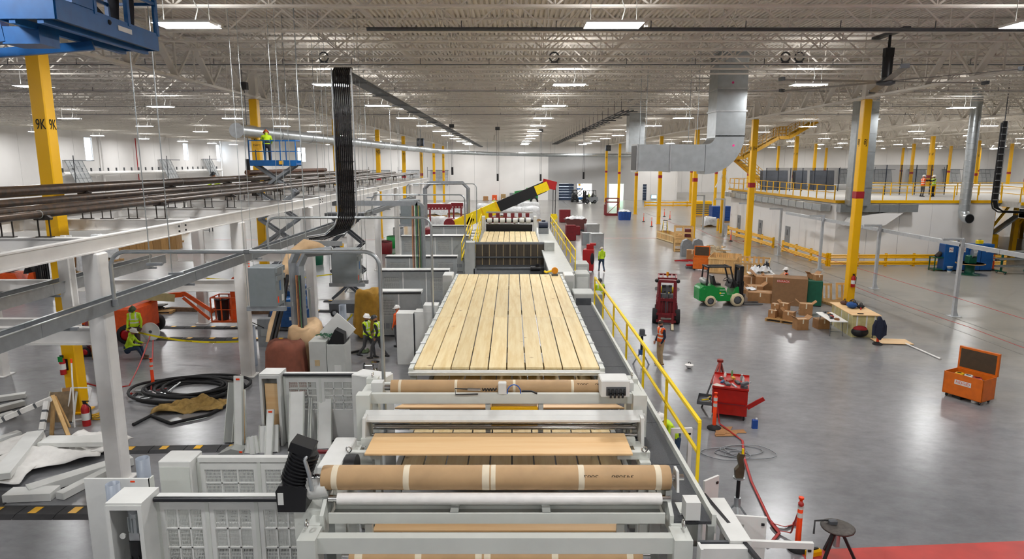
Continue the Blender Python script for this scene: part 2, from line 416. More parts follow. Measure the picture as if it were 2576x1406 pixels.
for k in range(6): G().box(27.2, 28.0, YB + .1, YB + .16, k * .55, k * .55 + .535).obj('door_slat', MATS['dock_door'], d)
# rooms behind the two open doors, lit by their own lamp
for i, (a, b, c) in enumerate(((13.5, 16.6, 'F2F2EC'), (20.2, 23.2, 'D6EEE2'))):
    rm = mat('room_%d' % i, c, 0.6, var=0.02)
    g = G(); g.box(a - 1, b + 1, YB + 7, YB + 7.1, 0, 4).box(a - 1.1, a - 1, YB + .3, YB + 7, 0, 4).box(b + 1, b + 1.1, YB + .3, YB + 7, 0, 4).box(a - 1, b + 1, YB + .3, YB + 7, 4, 4.1)
    struct(g.obj('wall_room_%d' % (i + 1), rm), 'bright room seen through an open dock doorway')
    lt = thing('ceiling_light', ('white ceiling light in the bright room behind the open dock door', 'white ceiling light in the pale green room behind the far wall')[i], 'light', ((a + b) / 2, YB + 3.5, 3.9))
    G().box(-.8, .8, -.8, .8, -.03, .08).obj('diffuser', mat('room_lamp', 'FFFFFF', emit=25), lt)
# grey painted bay of the far wall around the doors
struct(G().box(7.5, 26, YB - .03, YB, 3.42, 9.5).box(7.5, 9.75, YB - .03, YB, 0, 3.42).box(16.6, 20.2, YB - .03, YB, 0, 3.42).box(23.2, 26, YB - .03, YB, 0, 3.42).box(12.85, 13.5, YB - .03, YB, 0, 3.42).obj('trim_1', WALLG), 'grey painted bay of the far wall around the dock doors')

# ---- ceiling: fluted deck, bar joists, joist girders
DECK = mat('roof_deck', 'F0E9E0', 0.9, var=0.03, scale=0.4, spec=0.1)
STEELW = mat('joist_paint', 'F0EBE3', 0.85, var=0.04, scale=1.0, spec=0.15)
ce = G(); P = []; x = XL
while x < XR:
    P += [(x, 0), (x + .10, 0), (x + .12, .09), (x + .175, .09)]; x += .195
vs_ = [(px_, YF, CEIL + h) for px_, h in P] + [(px_, YB2, CEIL + h) for px_, h in P]; n = len(P)
ce.add(vs_, [(i, i + n, i + 1 + n, i + 1) for i in range(n - 1)])
ceiling = struct(ce.obj('ceiling', DECK), 'off-white fluted steel roof deck on bar joists')
def joist_mesh(Ln):
    g = G(); z0, z1 = -1.15, -0.04
    for s in (-.055, .055):
        g.box(0, Ln, s - .04, s + .04, z1 - .02, z1 + .035); g.box(0.6, Ln - .6, s - .04, s + .04, z0 - .03, z0 + .03)
    n = max(4, 2 * round(Ln / 2.7)); st = Ln / n
    for i in range(n):
        a, b = i * st, (i + 1) * st
        if i % 2 == 0: g.beam((a, 0, z1), (b, 0, z0), .05)
        else: g.beam((a, 0, z0), (b, 0, z1), .05)
        if i % 2 == 1: g.beam((a, 0, z0), (a, 0, z1), .035)
    return g.mesh('joist', STEELW)
GX = [-13.5, 18.6, 35.4, 52.3, 69.2, 86.1, 103.0, 120.0]
bays = list(zip([XL] + GX, GX + [XR]))
jm = {}
k = -20; JY = []
while True:
    Y = 19.5 + 1.78 * k; k += 1
    if Y > YB2 - 1: break
    if Y < YF + 1 or abs(Y - 21.28) < .1: continue
    JY.append(Y)
for a, b in bays:
    me = joist_mesh(b - a)
    for Y in JY:
        if Y > YB and a < XJ - 20: continue
        if a > 40 and (Y < 30 or a > 1.1 * Y): continue
        if Y < 4 and rnd.random() < .0: continue
        o = bpy.data.objects.new('joist', me); COL.objects.link(o); o.parent = ceiling; o.location = (a, Y, CEIL)
gg = G(); zt, zb = -.5, -2.1
for s in (-.1, .1):
    gg.box(s - .07, s + .07, 0, 16, zt - .06, zt + .06); gg.box(s - .07, s + .07, 0, 16, zb - .05, zb + .05)
for i in range(10):
    a, b = i * 1.6, (i + 1) * 1.6
    if i % 2 == 0: gg.beam((0, a, zt), (0, b, zb), .24, .13)
    else: gg.beam((0, a, zb), (0, b, zt), .09, .09)
    gg.beam((0, b, zb), (0, b, zt), .06, .06)
gme = gg.mesh('girder', STEELW)
for X in GX:
    for j in range(-2, 10):
        Y = 19.5 + 16 * j
        if (X < XJ and Y > YB - 8) or Y + 16 > YB2 + 8: continue
        o = bpy.data.objects.new('girder', gme); COL.objects.link(o); o.parent = ceiling; o.location = (X, Y, CEIL)
# diagonal bridging angles between joists
br = G()
for X in (-2.4, 7.6, -24, -40, 27, 44):
    for a, b in zip(JY, JY[1:]):
        if a < 12 or a > 70: continue
        br.beam((X, a, CEIL - 1.13), (X, b, CEIL - .07), .035); br.beam((X, a, CEIL - .07), (X, b, CEIL - 1.13), .035)
o = br.obj('bridging', STEELW, ceiling); o['kind'] = 'stuff'

# ---- yellow columns
REDB = mat('red_band', 'A3202A', 0.45, var=0.05)
INK = mat('black_ink', '141414', 0.6, var=0.02)
cg = G(); cg.bev((0, 0, 0), (.42, .42, 10.9), .03)
COLM = cg.mesh('shaft', YEL)
CAPM = G().box(-.19, .19, -.19, .19, 10.9, 12.7).mesh('column_head', STEELW)
BASM = G().box(-.3, .3, -.3, .3, 0, .04).mesh('base_plate', YEL)
BANDM = G().box(-.216, .216, -.216, .216, 5.75, 6.12).mesh('red_band', REDB)
ORD = ['first', 'second', 'third', 'fourth', 'fifth', 'sixth', 'seventh', 'eighth', 'ninth', 'tenth', 'eleventh', 'twelfth', 'thirteenth', 'fourteenth', 'fifteenth', 'sixteenth', 'seventeenth']
def colm(X, Y, label, mark=None, band=True):
    t = thing('steel_column', label, 'column', (X, Y, 0), 0, 'yellow building columns'); t['kind'] = 'structure'
    for nm, me in (('shaft', COLM), ('column_head', CAPM), ('base_plate', BASM)) + ((('red_band', BANDM),) if band else ()):
        o = bpy.data.objects.new(nm, me); COL.objects.link(o); o.parent = t
    if mark:
        text('mark', mark, .42, INK, t, (.03, -.216, 8.7), (R(90), 0, 0), sx=.6)
        text('mark', mark, .42, INK, t, ((.216 if X < 0 else -.216), .02, 8.7), (R(90), 0, R(90 if X < 0 else -90)), sx=.6)
    return t
lets = 'KJHGFEDC'
for i in range(8):
    colm(-13.5, 19.5 + 16 * i, 'yellow steel column marked 9%s in the left row, %s from the front' % (lets[i], ORD[i]), '9' + lets[i], i > 2)
for i in range(7):
    colm(18.6, 35.6 + 16 * i, 'yellow steel column marked 8%s with a red band, %s in the row along the aisle' % (lets[i + 1], ORD[i]), '8' + lets[i + 1])
rows = {35.4: 'just behind the mezzanine front', 52.3: 'in the second row on the mezzanine', 69.2: 'in the third row on the mezzanine', 86.1: 'in the fourth row beyond the mezzanine', 103.0: 'in the far right row'}
for r_, X in enumerate((35.4, 52.3, 69.2, 86.1, 103.0)):
    for i in range(8):
        Y = 51.5 + 16 * i
        if X > 1.0 * Y * .78 or Y > 170: continue
        colm(X, Y, 'yellow steel column %s, %s from the front' % (rows[X], ORD[i]), '%d%s' % (7 - r_, 'HGFEDCBA'[i]) if i < 4 else None)

# ---- LED high bay lights
LEDM = mat('led_diffuser', 'FFFFFF', emit=LAMP); LEDFILL = mat('ceiling_fill_glow', 'FFFFFF', emit=LAMP * .15)  # second material: upward glow added only to brighten the roof deck
LEDM.cycles.emission_sampling = 'FRONT'; LEDFILL.cycles.emission_sampling = 'FRONT'
hm = G().box(-.75, .75, -.41, .41, -.02, .045).mesh('housing', mat('lamp_housing', 'E8E8E6', 0.5, var=.02))
dm = G().add([(-.73, -.39, -.025), (.73, -.39, -.025), (.73, .39, -.025), (-.73, .39, -.025)], [(3, 2, 1, 0)]).mesh('diffuser', LEDM)
LW = mat('lamp_wire', '8E8E8A', 0.7, var=.02, spec=.2)
wm = G().beam((-.6, 0, .045), (-.6, 0, .8), .014).mesh('hanger', LW); wm2 = G().beam((.6, 0, .045), (.6, 0, .8), .014).mesh('hanger', LW)
cm_ = G().tube([(.2, 0, .045), (.3, .03, .4), (.22, 0, .6), (.25, 0, .85)], .014, 5).mesh('power_cord', LW)
um = G().add([(-.6, -.3, .05), (.6, -.3, .05), (.6, .3, .05), (-.6, .3, .05)], [(0, 1, 2, 3)]).mesh('ceiling_fill_panel', LEDFILL); sm_ = G().cb((.86, 0, -.02), (.09, .09, .07)).mesh('sensor', MATS['lamp_housing'])  # upward quad is an added ceiling fill, not a lens of the fixture
LY = [-5, 6.5, 18.2, 31.6, 43.0, 54.4, 65.8, 77.2, 88.6, 100, 111.4, 122.8, 132]
lrows = [(-55, 'nearest the left wall'), (-36, 'second from the left wall'), (-22.7, 'left of the pipe rack'), (-8.4, 'above the white pipe rack'), (2.55, 'above the wooden table'), (13.8, 'above the right aisle'),
         (29.4, 'above the mezzanine front'), (46.5, 'second row above the mezzanine'), (60.5, 'third row above the mezzanine'), (76, 'fourth row above the mezzanine'), (92, 'fifth row above the mezzanine'), (106, 'second from the right wall'), (120, 'nearest the right wall')]
for X, w_ in lrows:
    n_ = 0
    for Y in LY + ([145, 156, 167] if X > XJ else []):
        if abs(X) > 1.1 * max(Y, 12) + 10: continue
        yy = Y + (1.5 if abs(X - 29.4) < 1 and Y > 40 else 0) + (0.6 if X < -20 else 0)
        n_ += 1
        t = thing('high_bay_light', '%s LED ceiling panel in the row %s' % (ORD[n_ - 1], w_), 'light', (X + (rnd.random() - .5) * .3, yy, 11.2), 0, 'LED high bay lights')
        for nm, me in (('housing', hm), ('diffuser', dm), ('hanger', wm), ('hanger', wm2), ('power_cord', cm_), ('ceiling_fill_panel', um), ('sensor', sm_)):
            o = bpy.data.objects.new(nm, me); COL.objects.link(o); o.parent = t
# ================= MACHINE LINE =================
MW = mat('machine_white_grey', 'D3D6D0', 0.42, var=0.04, scale=2)
MG = mat('machine_plate_grey', '9DA09C', 0.45, var=0.06, scale=2)
STRIP = mat('black_strip', '202126', 0.35, var=0.1)
GRATE = mat('walkway_grating', '4A4C50', 0.7, var=0.18, scale=40, bump=0.5, bscale=60)
# ---- plank table
def planks(t, xs, y0, y1, z, th, cutY=None):
    n = len(xs) - 1
    for i in range(n):
        a, b = xs[i] + .017, xs[i + 1] - .017
        segs = [(y0, y1)] if cutY is None else [(y0, cutY), (cutY + .01, y1)]
        for (p, q) in segs:
            dz = rnd.uniform(-.004, .004)
            G().box(-(b - a) / 2, (b - a) / 2, 0, q - p, -th + dz, dz).obj('plank', PINE, t, ((a + b) / 2, p, z))
tb = thing('plank_table', 'long conveyor table topped with ten rows of yellow pine planks', 'conveyor table', (0, 0, 0))
xs = [-2.6 + i * .492 for i in range(11)]
planks(tb, xs, 16.72, 31.5, 2.3, .06, 22.5)
for s, x in ((-1, -2.66), (1, 2.38)):
    G().box(x - .06, x + .06, 16.6, 31.6, 2.16, 2.31).obj('side_rail', MW, tb)
    o = G()
    for k in range(15): o.box(x - .075, x + .075, 17.0 + k, 17.14 + k, 2.312, 2.33)
    q = o.obj('clamp_strip', ALU, tb); q['kind'] = 'stuff'
G().box(-2.72, 2.44, 16.58, 16.7, 2.12, 2.235).obj('front_angle', LGREY, tb)
G().box(-2.72, 2.44, 16.52, 16.72, 2.2, 2.22).obj('front_lip', LGREY, tb)
for x in (-2.62, 2.34):
    for y in (16.8, 21.5, 26.5, 31.2): G().box(x - .08, x + .08, y - .08, y + .08, 0, 2.16).obj('leg', MG, tb)
for y in (19, 24, 29): G().box(-2.6, 2.32, y - .07, y + .07, 2.05, 2.2).obj('cross_beam', MG, tb)
lo = thing('plank_deck', 'lower deck of dusty planks under the front end of the plank table', 'conveyor table', (0, 0, 0))
planks(lo, [-2.2 + i * .44 for i in range(11)], 11.7, 19.0, 1.72, .06, 15.2)
for x in (-2.25, 2.25): G().box(x - .05, x + .05, 11.6, 19.1, 1.5, 1.74).obj('side_rail', MG, lo)
for x in (-2.2, 2.2):
    for y in (11.9, 15.2, 18.8): G().box(x - .05, x + .05, y - .05, y + .05, 0, 1.5).obj('leg', MG, lo)
for s, x, lb in ((-1, -3.0, 'white end housing on the left of the plank table far end'), (1, 2.66, 'white end housing on the right of the plank table far end')):
    t = thing('end_housing', lb, 'machine housing', (x, 30.6, 0))
    G().bev((0, 0, 0), (.46, 1.0, 2.5), .03).obj('housing', LGREY, t)
    G().box(-.2, .2, -.515, -.5, .3, 2.2).obj('door', MW, t)

# ---- raised far section: frame, tilted dark deck seen from below, far plank table
fs = thing('press_frame', 'grey machine frame holding a tilted dark slatted deck behind the plank table', 'machine frame', (0, 0, 0))
for x in (-2.75, 2.42): G().box(x - .32, x + .32, 42.3, 43.4, 0, 2.55).obj('side_column', GREY, fs)
G().box(-2.5, 2.2, 42.9, 43.1, 2.36, 2.5).obj('top_beam', MGREY, fs)
G().box(-2.5, 2.2, 42.3, 43.2, .1, .85).obj('lower_beam', MGREY, fs)
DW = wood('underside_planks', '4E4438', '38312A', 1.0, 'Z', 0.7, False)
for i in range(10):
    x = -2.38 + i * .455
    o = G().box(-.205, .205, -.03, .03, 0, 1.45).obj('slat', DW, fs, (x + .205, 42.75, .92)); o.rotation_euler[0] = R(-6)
GAPLIGHT = mat('gap_light', 'D9C08A', 0.7, var=.1)  # pale colour put in for the light gaps between the dark slats
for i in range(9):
    o = G().box(-.016, .016, 0, .02, 0, 1.45).obj('gap_light_strip', GAPLIGHT, fs, (-2.38 + (i + 1) * .455 - .022, 42.73, .92)); o.rotation_euler[0] = R(-6)
for z in (1.55, .98): G().box(-2.38, 2.12, 42.62, 42.7, z - .05, z + .05).obj('rib', DGREY, fs)
G().cyl((-2.3, 42.4, .82), (2.1, 42.4, .82), .13, 14).obj('roller', DGREY, fs)
mt = thing('drive_motor', 'black drive motor at the lower right of the tilted deck', 'motor', (1.55, 42.1, .75))
g = G(); g.cyl((-.35, 0, .15), (.25, 0, .15), .17, 12).cb((.1, 0, .38), (.25, .2, .12)); g.obj('body', BLACK, mt); G().box(-.35, .3, -.15, .15, -.75, -.02).obj('bracket', DGREY, mt)
om = thing('lifting_hook_block', 'orange and yellow hook block lying at the far right table corner', 'hook', (2.05, 31.1, 2.41))
G().cyl((0, -.06, .14), (0, .06, .14), .16, 14).obj('sheave', mat('hook_orange', 'EE9A12', .4), om); G().tube([(-.15, 0, .12), (-.4, 0, .06), (-.5, .05, .1)], .05, 8).obj('shank', YEL2, om)
G().cb((0, 0, -.06), (.3, .3, .1)).obj('foot', DGREY, om)
ft = thing('far_plank_table', 'smaller plank topped table farther along the line, ten planks wide', 'conveyor table', (0, 0, 0))
planks(ft, [-2.2 + i * .404 for i in range(11)], 44.0, 51.8, 2.3, .06)
for x in (-2.25, 1.9): G().box(x - .05, x + .05, 43.9, 52, 2.1, 2.28).obj('side_rail', MG, ft)
for x in (-2.2, 1.85):
    for y in (44.2, 51.7): G().box(x - .06, x + .06, y - .06, y + .06, 0, 2.1).obj('leg', MG, ft)
G().box(-2.25, 1.9, 43.95, 44.0, 2.14, 2.3).obj('front_board', mat('dark_red_edge', '5B2A26', .6), ft)
# roller head at the far end of it
rh = thing('roller_head', 'black roller head with white banded rollers at the end of the far plank table', 'machine', (0, 0, 0))
G().box(-2.1, 1.65, 53.0, 53.5, 2.05, 2.75).obj('body', BLACK, rh)
for i in range(7): G().cyl((-2.0 + i * .52, 53.0, 3.05), (-2.0 + i * .52 + .38, 53.0, 3.05), .22, 12).obj('roller', LGREY, rh)
G().cyl((-2.1, 53, 3.05), (1.7, 53, 3.05), .13, 10).obj('shaft', BLACK, rh)
for x in (-2.3, 1.85): G().box(x - .12, x + .12, 52.7, 53.6, 0, 3.4).obj('side_frame', LGREY, rh)
G().box(-2.3, 1.85, 53.6, 54.2, 0, 2.0).obj('base', MG, rh)
for i in range(6): G().box(-1.9 + i * .6, -1.6 + i * .6, 53.35, 53.75, 3.3, 3.62).obj('pad', DRED, rh)
G().box(-2.1, 1.7, 53.7, 54.0, 3.6, 3.72).obj('cross_bar', ALU, rh)
mt = thing('motor', 'dark blue motor at the right of the roller head', 'motor', (2.35, 53.2, 2.5))
G().cyl((-.2, 0, .2), (.55, 0, .2), .28, 12).cb((.2, 0, .5), (.3, .25, .15)).obj('body', mat('navy_motor', '26304A', .4), mt); G().box(-.2, .6, -.3, .3, -.5, -.05).obj('mount', MGREY, mt)

# ---- far grey platform and rails
def rail(t, pts, zt=1.15, mid=True, step=2.2, r=.03, m=YEL2, post=.05):
    """guard rail along a polyline: top rail, mid rail, posts"""
    pts = [V(p) for p in pts]; done = set()
    for p, q in zip(pts, pts[1:]):
        d = q - p; n = max(1, round(d.length / step)); up = V((0, 0, zt))
        G().beam(p + up, q + up, r * 2).obj('top_rail', m, t)
        if mid: G().beam(p + up * .52, q + up * .52, r * 1.7).obj('mid_rail', m, t)
        for i in range(n + 1):
            a = p + d * (i / n); k_ = (round(a.x, 2), round(a.y, 2), round(a.z, 2))
            if k_ in done: continue
            done.add(k_); G().beam(a, a + up * .995, post * 1.02).obj('post', m, t)
def catwalk(name, label, x0, x1, y0, y1, z, rails):
    t = thing(name, label, 'walkway', (0, 0, 0))
    n = max(1, round((y1 - y0) / 2.0)); st = (y1 - y0) / n
    for i in range(n): G().box(x0, x1, y0 + i * st + .01, y0 + (i + 1) * st - .01, z - .05, z).obj('grating', GRATE, t)
    G().box(x1, x1 + .07, y0, y1, z - .2, z + .12).obj('kerb', MW, t)
    for i in range(n + 1):
        for x in (x0 + .06, x1 - .02): G().box(x - .05, x + .05, y0 + i * st * .98 - .05, y0 + i * st * .98 + .05, 0, z - .05).obj('leg', MG, t)
    for p in rails: rail(t, p, 1.17, step=2.43)
    return t
catwalk('catwalk', 'raised walkway of dark grating with a yellow handrail beside the machine', 2.5, 3.15, 9.55, 25.6, 2.05, [[(3.24, 10.75, 2.05), (3.24, 25.3, 2.05)]])
pf = thing('side_platform', 'grey raised platform with yellow handrails beside the far plank table', 'platform', (0, 0, 0))
G().box(1.95, 3.25, 34, 58, 1.85, 2.0).obj('deck', GREY, pf); G().box(3.15, 3.3, 34, 58, .4, 1.86).obj('side_skirt', MW, pf)
for y in (35, 40, 46, 52, 57): G().box(2.0, 2.1, y, y + .1, 0, 1.86).obj('leg', MG, pf); 
rail(pf, [(3.34, 34.4, 2.0), (3.34, 57, 2.0)], 1.1, step=2.8)
rail(pf, [(3.34, 57, 2.0), (3.9, 57, 2.0)], 1.1)
st_ = thing('access_stair_rail', 'yellow stair with handrails left of the far plank table', 'stair', (0, 0, 0))
for x in (-3.35, -2.6):
    a, b = V((x, 43.4, 1.3)), V((x + .1, 54, 2.4))
    G().beam(a, b, .07, .18).obj('stringer', YEL2, st_); up = V((0, 0, 1.1))
    G().beam(a + up, b + up, .06).obj('top_rail', YEL2, st_); G().beam(a + up * .5, b + up * .5, .05).obj('mid_rail', YEL2, st_)
    for i in range(5): p = a.lerp(b, i / 4); G().beam(p, p + up, .05).obj('post', YEL2, st_)
for i in range(9): p = V((-2.95, 43.6 + i * 1.15, 1.3 + i * .12)); G().box(p.x - .35, p.x + .35, p.y, p.y + .5, p.z, p.z + .04).obj('tread', MG, st_)
for y in (43.6, 53.6): G().box(-3.3, -3.2, y, y + .1, 0, 1.4).obj('leg', MG, st_)

# ---- kraft paper rolls
def roll(label, x0, x1, y, z, r, m=KRAFT, bands=(), cat='paper roll', hand=None):
    t = thing('paper_roll', label, cat, (x0, y, z)); Ln = x1 - x0
    n = 24; g = G()
    prof = [(r * .97, 0)] + [(r * (1 + .006 * math.sin(i * 2.1)), .04 + (Ln - .08) * i / 12) for i in range(13)] + [(r * .97, Ln)]
    g.lathe(prof, n, (0, 0, 0), 'X'); g.obj('wrap', m, t)
    for e, s in ((0, -1), (Ln, 1)): G().cyl((e, 0, 0), (e + s * .14, 0, 0), .06, 12).obj('core', CHROME, t)
    for b, w in bands:
        x = b * Ln
        G().lathe([(r * 1.003, x), (r * 1.012, x + .005), (r * 1.012, x + w), (r * 1.003, x + w + .005)], n, (0, 0, 0), 'X', True, False).obj('tape_band', TAPE, t)
    if hand:
        for s_, u, a in hand: text('handwriting', s_, .12, INK, t, (u * Ln, -math.sin(R(a)) * r * 1.006, math.cos(R(a)) * r * 1.006), (R(a), 0, R(180)), .0005)
    return t
roll('large brown kraft paper roll with tape bands at the very front of the machine', -3.06, 2.55, 9.95, 2.60, .195, bands=((.03, .09), (.235, .09), (.46, .11), (.485, .07), (.735, .09), (.955, .09)), hand=(('343090', .86, 62), ('2007', .77, 62)))
roll('white plastic wrapped roll directly under the front brown roll', -2.8, 2.4, 9.8, 2.31, .095, mat('white_film_roll', 'EDEBE8', .4, var=.04))
roll('brown kraft paper roll in front of the plank table, control box at its right end', -2.55, 2.25, 13.3, 2.95, .16, bands=((.035, .05), (.28, .05), (.535, .05), (.79, .05)), hand=(('343090', .93, 50), ('2007', .84, 50)))
roll('lowest brown paper roll at the bottom edge, below the front beam', -2.62, 2.1, 9.75, 1.33, .17, bands=((.02, .12), (.225, .1), (.43, .1), (.46, .1), (.69, .1), (.945, .1)))

# ---- front unwind stand
u1 = thing('unwind_stand', 'light grey steel unwind stand carrying the front paper rolls', 'machine frame', (0, 0, 0))
G().box(-3.2, 2.55, 9.2, 9.36, 1.72, 1.98).obj('front_beam', MW, u1)
for x in (-3.12, 2.6):
    G().box(x - .14, x + .14, 9.1, 9.5, 0, 2.0).obj('post', MW, u1)
    G().box(x - .1, x + .1, 9.5, 11.2, 1.8, 2.02).obj('side_beam', MW, u1)
    G().box(x - .1, x + .1, 11.0, 11.2, 0, 1.8).obj('post', MW, u1)
G().box(-2.9, 2.42, 9.58, 9.62, 2.0, 2.17).obj('tray_front', MW, u1)
G().box(-2.9, 2.42, 9.62, 10.0, 2.0, 2.03).obj('tray_floor', MG, u1)
G().box(-2.9, 2.42, 9.98, 10.02, 2.0, 2.16).obj('tray_back', MW, u1)
for x in (-.98, .48): G().prism([(9.6, 2.19), (10.05, 2.16), (10.05, 2.12), (9.6, 2.15)], x, x + .13).obj('tray_bracket', MG, u1)
for x in (-3.0, 2.52):
    G().prism([(9.55, 1.9), (10.5, 1.9), (10.5, 2.15), (10.2, 2.36), (9.9, 2.36), (9.55, 2.15)], x - .03, x + .03).obj('end_plate', MW, u1)
    G().box(x - .05, x + .05, 9.8, 10.1, 2.02, 2.44).obj('roll_saddle', MG, u1)
for x in (-3.28, 2.66):
    G().prism([(9.78, 2.42), (10.12, 2.42), (10.05, 2.75), (9.85, 2.75)], x - .02, x + .02).obj('chuck_plate', LGREY, u1)
    G().cyl((x - .1, 9.95, 2.6), (x + .12, 9.95, 2.6), .05, 10).obj('chuck', CHROME, u1)
for x, y in ((2.7, 9.35), (-3.12, 9.35)): G().torus((x - .05, y, 2.13), .06, .018, 14, 6, 'X').obj('eye_bolt', CHROME, u1)
for x in (-2.35, 1.78, 2.15): G().box(x - .06, x + .06, 9.9, 10.0, 0, 2.0).obj('upright', MW, u1)
G().box(-2.9, 2.42, 10.78, 10.9, 1.28, 1.44).obj('rear_beam', MW, u1)
G().box(2.72, 2.95, 9.5, 9.75, 2.1, 2.4).obj('switch_box', LGREY, u1); G().box(2.7, 3.0, 9.75, 10.1, 1.5, 2.08).obj('gear_case', MW, u1)
o = G().cyl((2.77, 9.5, 1.7), (2.83, 9.5, 1.7), .05, 10).obj('stop_button', HIORANGE, u1)
G().box(-2.66, 2.2, 9.9, 10.4, .85, 1.05).obj('dark_tray', BLACK, u1)
b1 = thing('plywood_sheet', 'narrow plywood sheet visible between the two front beams', 'plywood', (-2.35, 10.2, 1.48))
G().box(0, 4.25, 0, .42, 0, .03).obj('sheet', PLY, b1); G().box(.02, 4.2, .1, .4, -.06, -.001).obj('bearer', MG, b1)
# gear motor at the left end of the front roll
gm = thing('gear_motor', 'black gear motor standing at the left end of the front paper roll', 'motor', (-3.42, 9.95, 2.45))
g = G(); g.prism([(-.34, -.35), (.1, -.35), (.14, .02), (.06, .1), (-.3, .1), (-.36, 0)], -.2, .18, 'Y'); g.obj('gearbox', BLACK, gm)
g = G(); g.cyl((-.12, 0, .05), (.1, 0, .62), .2, 18)
for i in range(9):
    a = V((-.12, 0, .05)).lerp(V((.1, 0, .62)), .1 + i * .1); d_ = (V((.22, 0, .57))).normalized(); g.cyl(a, a + d_ * .022, .235, 18)
g.obj('finned_body', BLACK, gm)
G().cb((.07, -.02, .7), (.36, .34, .16), 0, 0, R(21)).obj('terminal_box', BLACK, gm)
G().tube([(.22, -.18, .02), (.2, -.2, .3), (.14, -.2, .55), (.2, -.12, .64)], .035, 8).obj('conduit', GALV, gm)
G().cyl((.12, 0, -.05), (.44, 0, .02), .17, 16, .2).obj('flange', LGREY, gm)
G().cb((-.28, -.205, -.12), (.09, .01, .2)).obj('rating_plate', LGREY, gm)
G().box(-.1, .35, -.15, .2, -.9, -.35).obj('bracket', MW, gm)

# ---- second unwind stand
u2 = thing('unwind_stand', 'light grey unwind stand with chrome rollers behind the wide plywood sheet', 'machine frame', (0, 0, 0))
G().box(-3.0, 2.7, 12.62, 12.74, 2.48, 2.6).obj('roller_cover', LGREY, u2)
G().prism([(12.5, 2.5), (12.75, 2.62), (12.75, 2.66), (12.5, 2.54)], -2.98, 2.66).obj('cover_lip', LGREY, u2)
for z, y, r in ((2.42, 12.75, .06), (2.26, 12.82, .05), (2.14, 12.7, .05)): G().cyl((-2.86, y, z), (2.56, y, z), r, 16).obj('guide_roller', CHROME, u2)
G().box(-2.85, 2.55, 12.9, 12.95, 2.2, 2.36).obj('back_plate', MG, u2)
G().box(-3.15, 2.62, 12.95, 13.05, 2.72, 2.93).obj('upper_beam', MW, u2)
G().box(-2.95, 2.5, 13.75, 13.85, 2.72, 2.88).obj('rear_beam', MW, u2)
G().box(-2.95, 2.5, 13.05, 13.2, 2.72, 2.74).obj('tray_lip', MG, u2)
for x in (-3.05, 2.62):
    G().box(x - .14, x + .14, 12.8, 13.05, 0, 2.95).obj('post', MW, u2)
    G().box(x - .1, x + .1, 13.05, 13.8, 2.72, 2.9).obj('side_beam', MW, u2)
    G().box(x - .12, x + .12, 13.7, 13.95, 0, 3.0).obj('post', MW, u2)
    G().box(x * .93 - .12, x * .93 + .12, 13.2, 13.42, 2.72, 3.08).obj('roll_bearing', LGREY, u2)
    G().torus((x, 13.8, 3.06), .055, .018, 14, 6, 'X').obj('eye_bolt', CHROME, u2)
for x in (-2.95, 2.6): G().prism([(12.3, 2.05), (12.8, 2.05), (12.85, 2.62), (12.4, 2.62)], x - .03, x + .03).obj('side_plate', LGREY, u2)
G().beam((-3.1, 12.9, 1.5), (-3.75, 12.9, .02), .1).obj('brace', MW, u2)
cb_ = thing('control_box', 'white metal control box with black cable glands at the right end of the roll', 'control box', (2.1, 13.0, 2.94))
G().bev((0, 0, 0), (.58, .5, .34), .02).obj('case', LGREY, cb_); G().box(-.19, .21, -.262, -.25, .03, .21).obj('gland_plate', DGREY, cb_)
for i in range(5): G().tube([(-.14 + i * .08, -.26, .16), (-.14 + i * .08, -.31, .13), (-.14 + i * .08, -.3, .06)], .022, 8).obj('cable_gland', BLACK, cb_)
for i in range(4): G().tube([(-.1 + i * .08, -.26, .07), (-.1 + i * .08, -.31, .05), (-.1 + i * .08, -.3, 0)], .022, 8).obj('cable_gland', BLACK, cb_)
sb = thing('valve_block', 'small white valve box with blue air hose on the upper beam', 'valve', (-.2, 13.0, 2.93))
G().bev((0, 0, 0), (.17, .14, .24), .015).obj('box', LGREY, sb)
G().tube([(.24 + .14 * math.cos(t), -.02, .02 + .17 * math.sin(t)) for t in [i * math.pi / 8 for i in range(-1, 10)]], .012, 6).obj('air_hose', mat('blue_hose', '1E5FC0', .4), sb)
g = G(); g.tube([(-.12 - i * .012, .02 + .03 * math.cos(i * 1.3), .07 + .03 * math.sin(i * 1.3)) for i in range(26)], .012, 5); g.obj('coil_spring', BLACK, sb)
G().cyl((-.45, .02, .07), (-.72, .02, .08), .03, 10).obj('cylinder', CHROME, sb); G().tube([(-.72, .02, .08), (-.98, 0, .1), (-.96, -.08, 0), (-.5, -.08, .01)], .014, 6).obj('cable', BLACK, sb)
G().tube([(.4, -.02, .05), (.6, -.02, .05), (.72, -.05, .01)], .02, 6).obj('fitting', BLACK, sb)
yb = thing('yellow_guide', 'yellow steel guide block between the beams of the second stand', 'machine part', (.05, 13.0, 2.3))
G().box(-.48, .48, -.12, .25, 0, .34).obj('block', YEL, yb)
for x in (-.55, .55): G().box(x - .05, x + .05, -.05, .2, -.3, .4).obj('clamp', GREY, yb)
b2 = thing('plywood_sheet', 'plywood sheet lying behind the upper beam of the second stand', 'plywood', (-2.5, 13.35, 2.45))
g = G(); g.add([(0, 0, 0), (4.9, 0, 0), (4.5, .62, 0), (.35, .62, 0), (0, 0, .03), (4.9, 0, .03), (4.5, .62, .03), (.35, .62, .03)], [(3, 2, 1, 0), (4, 5, 6, 7), (0, 1, 5, 4), (1, 2, 6, 5), (2, 3, 7, 6), (3, 0, 4, 7)]); g.obj('sheet', PLY, b2)
G().box(.3, 4.6, .1, .2, -.12, -.001).obj('bearer', MG, b2)
b3 = thing('plywood_sheet', 'widest plywood sheet lying across the machine behind the front roll', 'plywood', (-2.76, 11.55, 2.23))
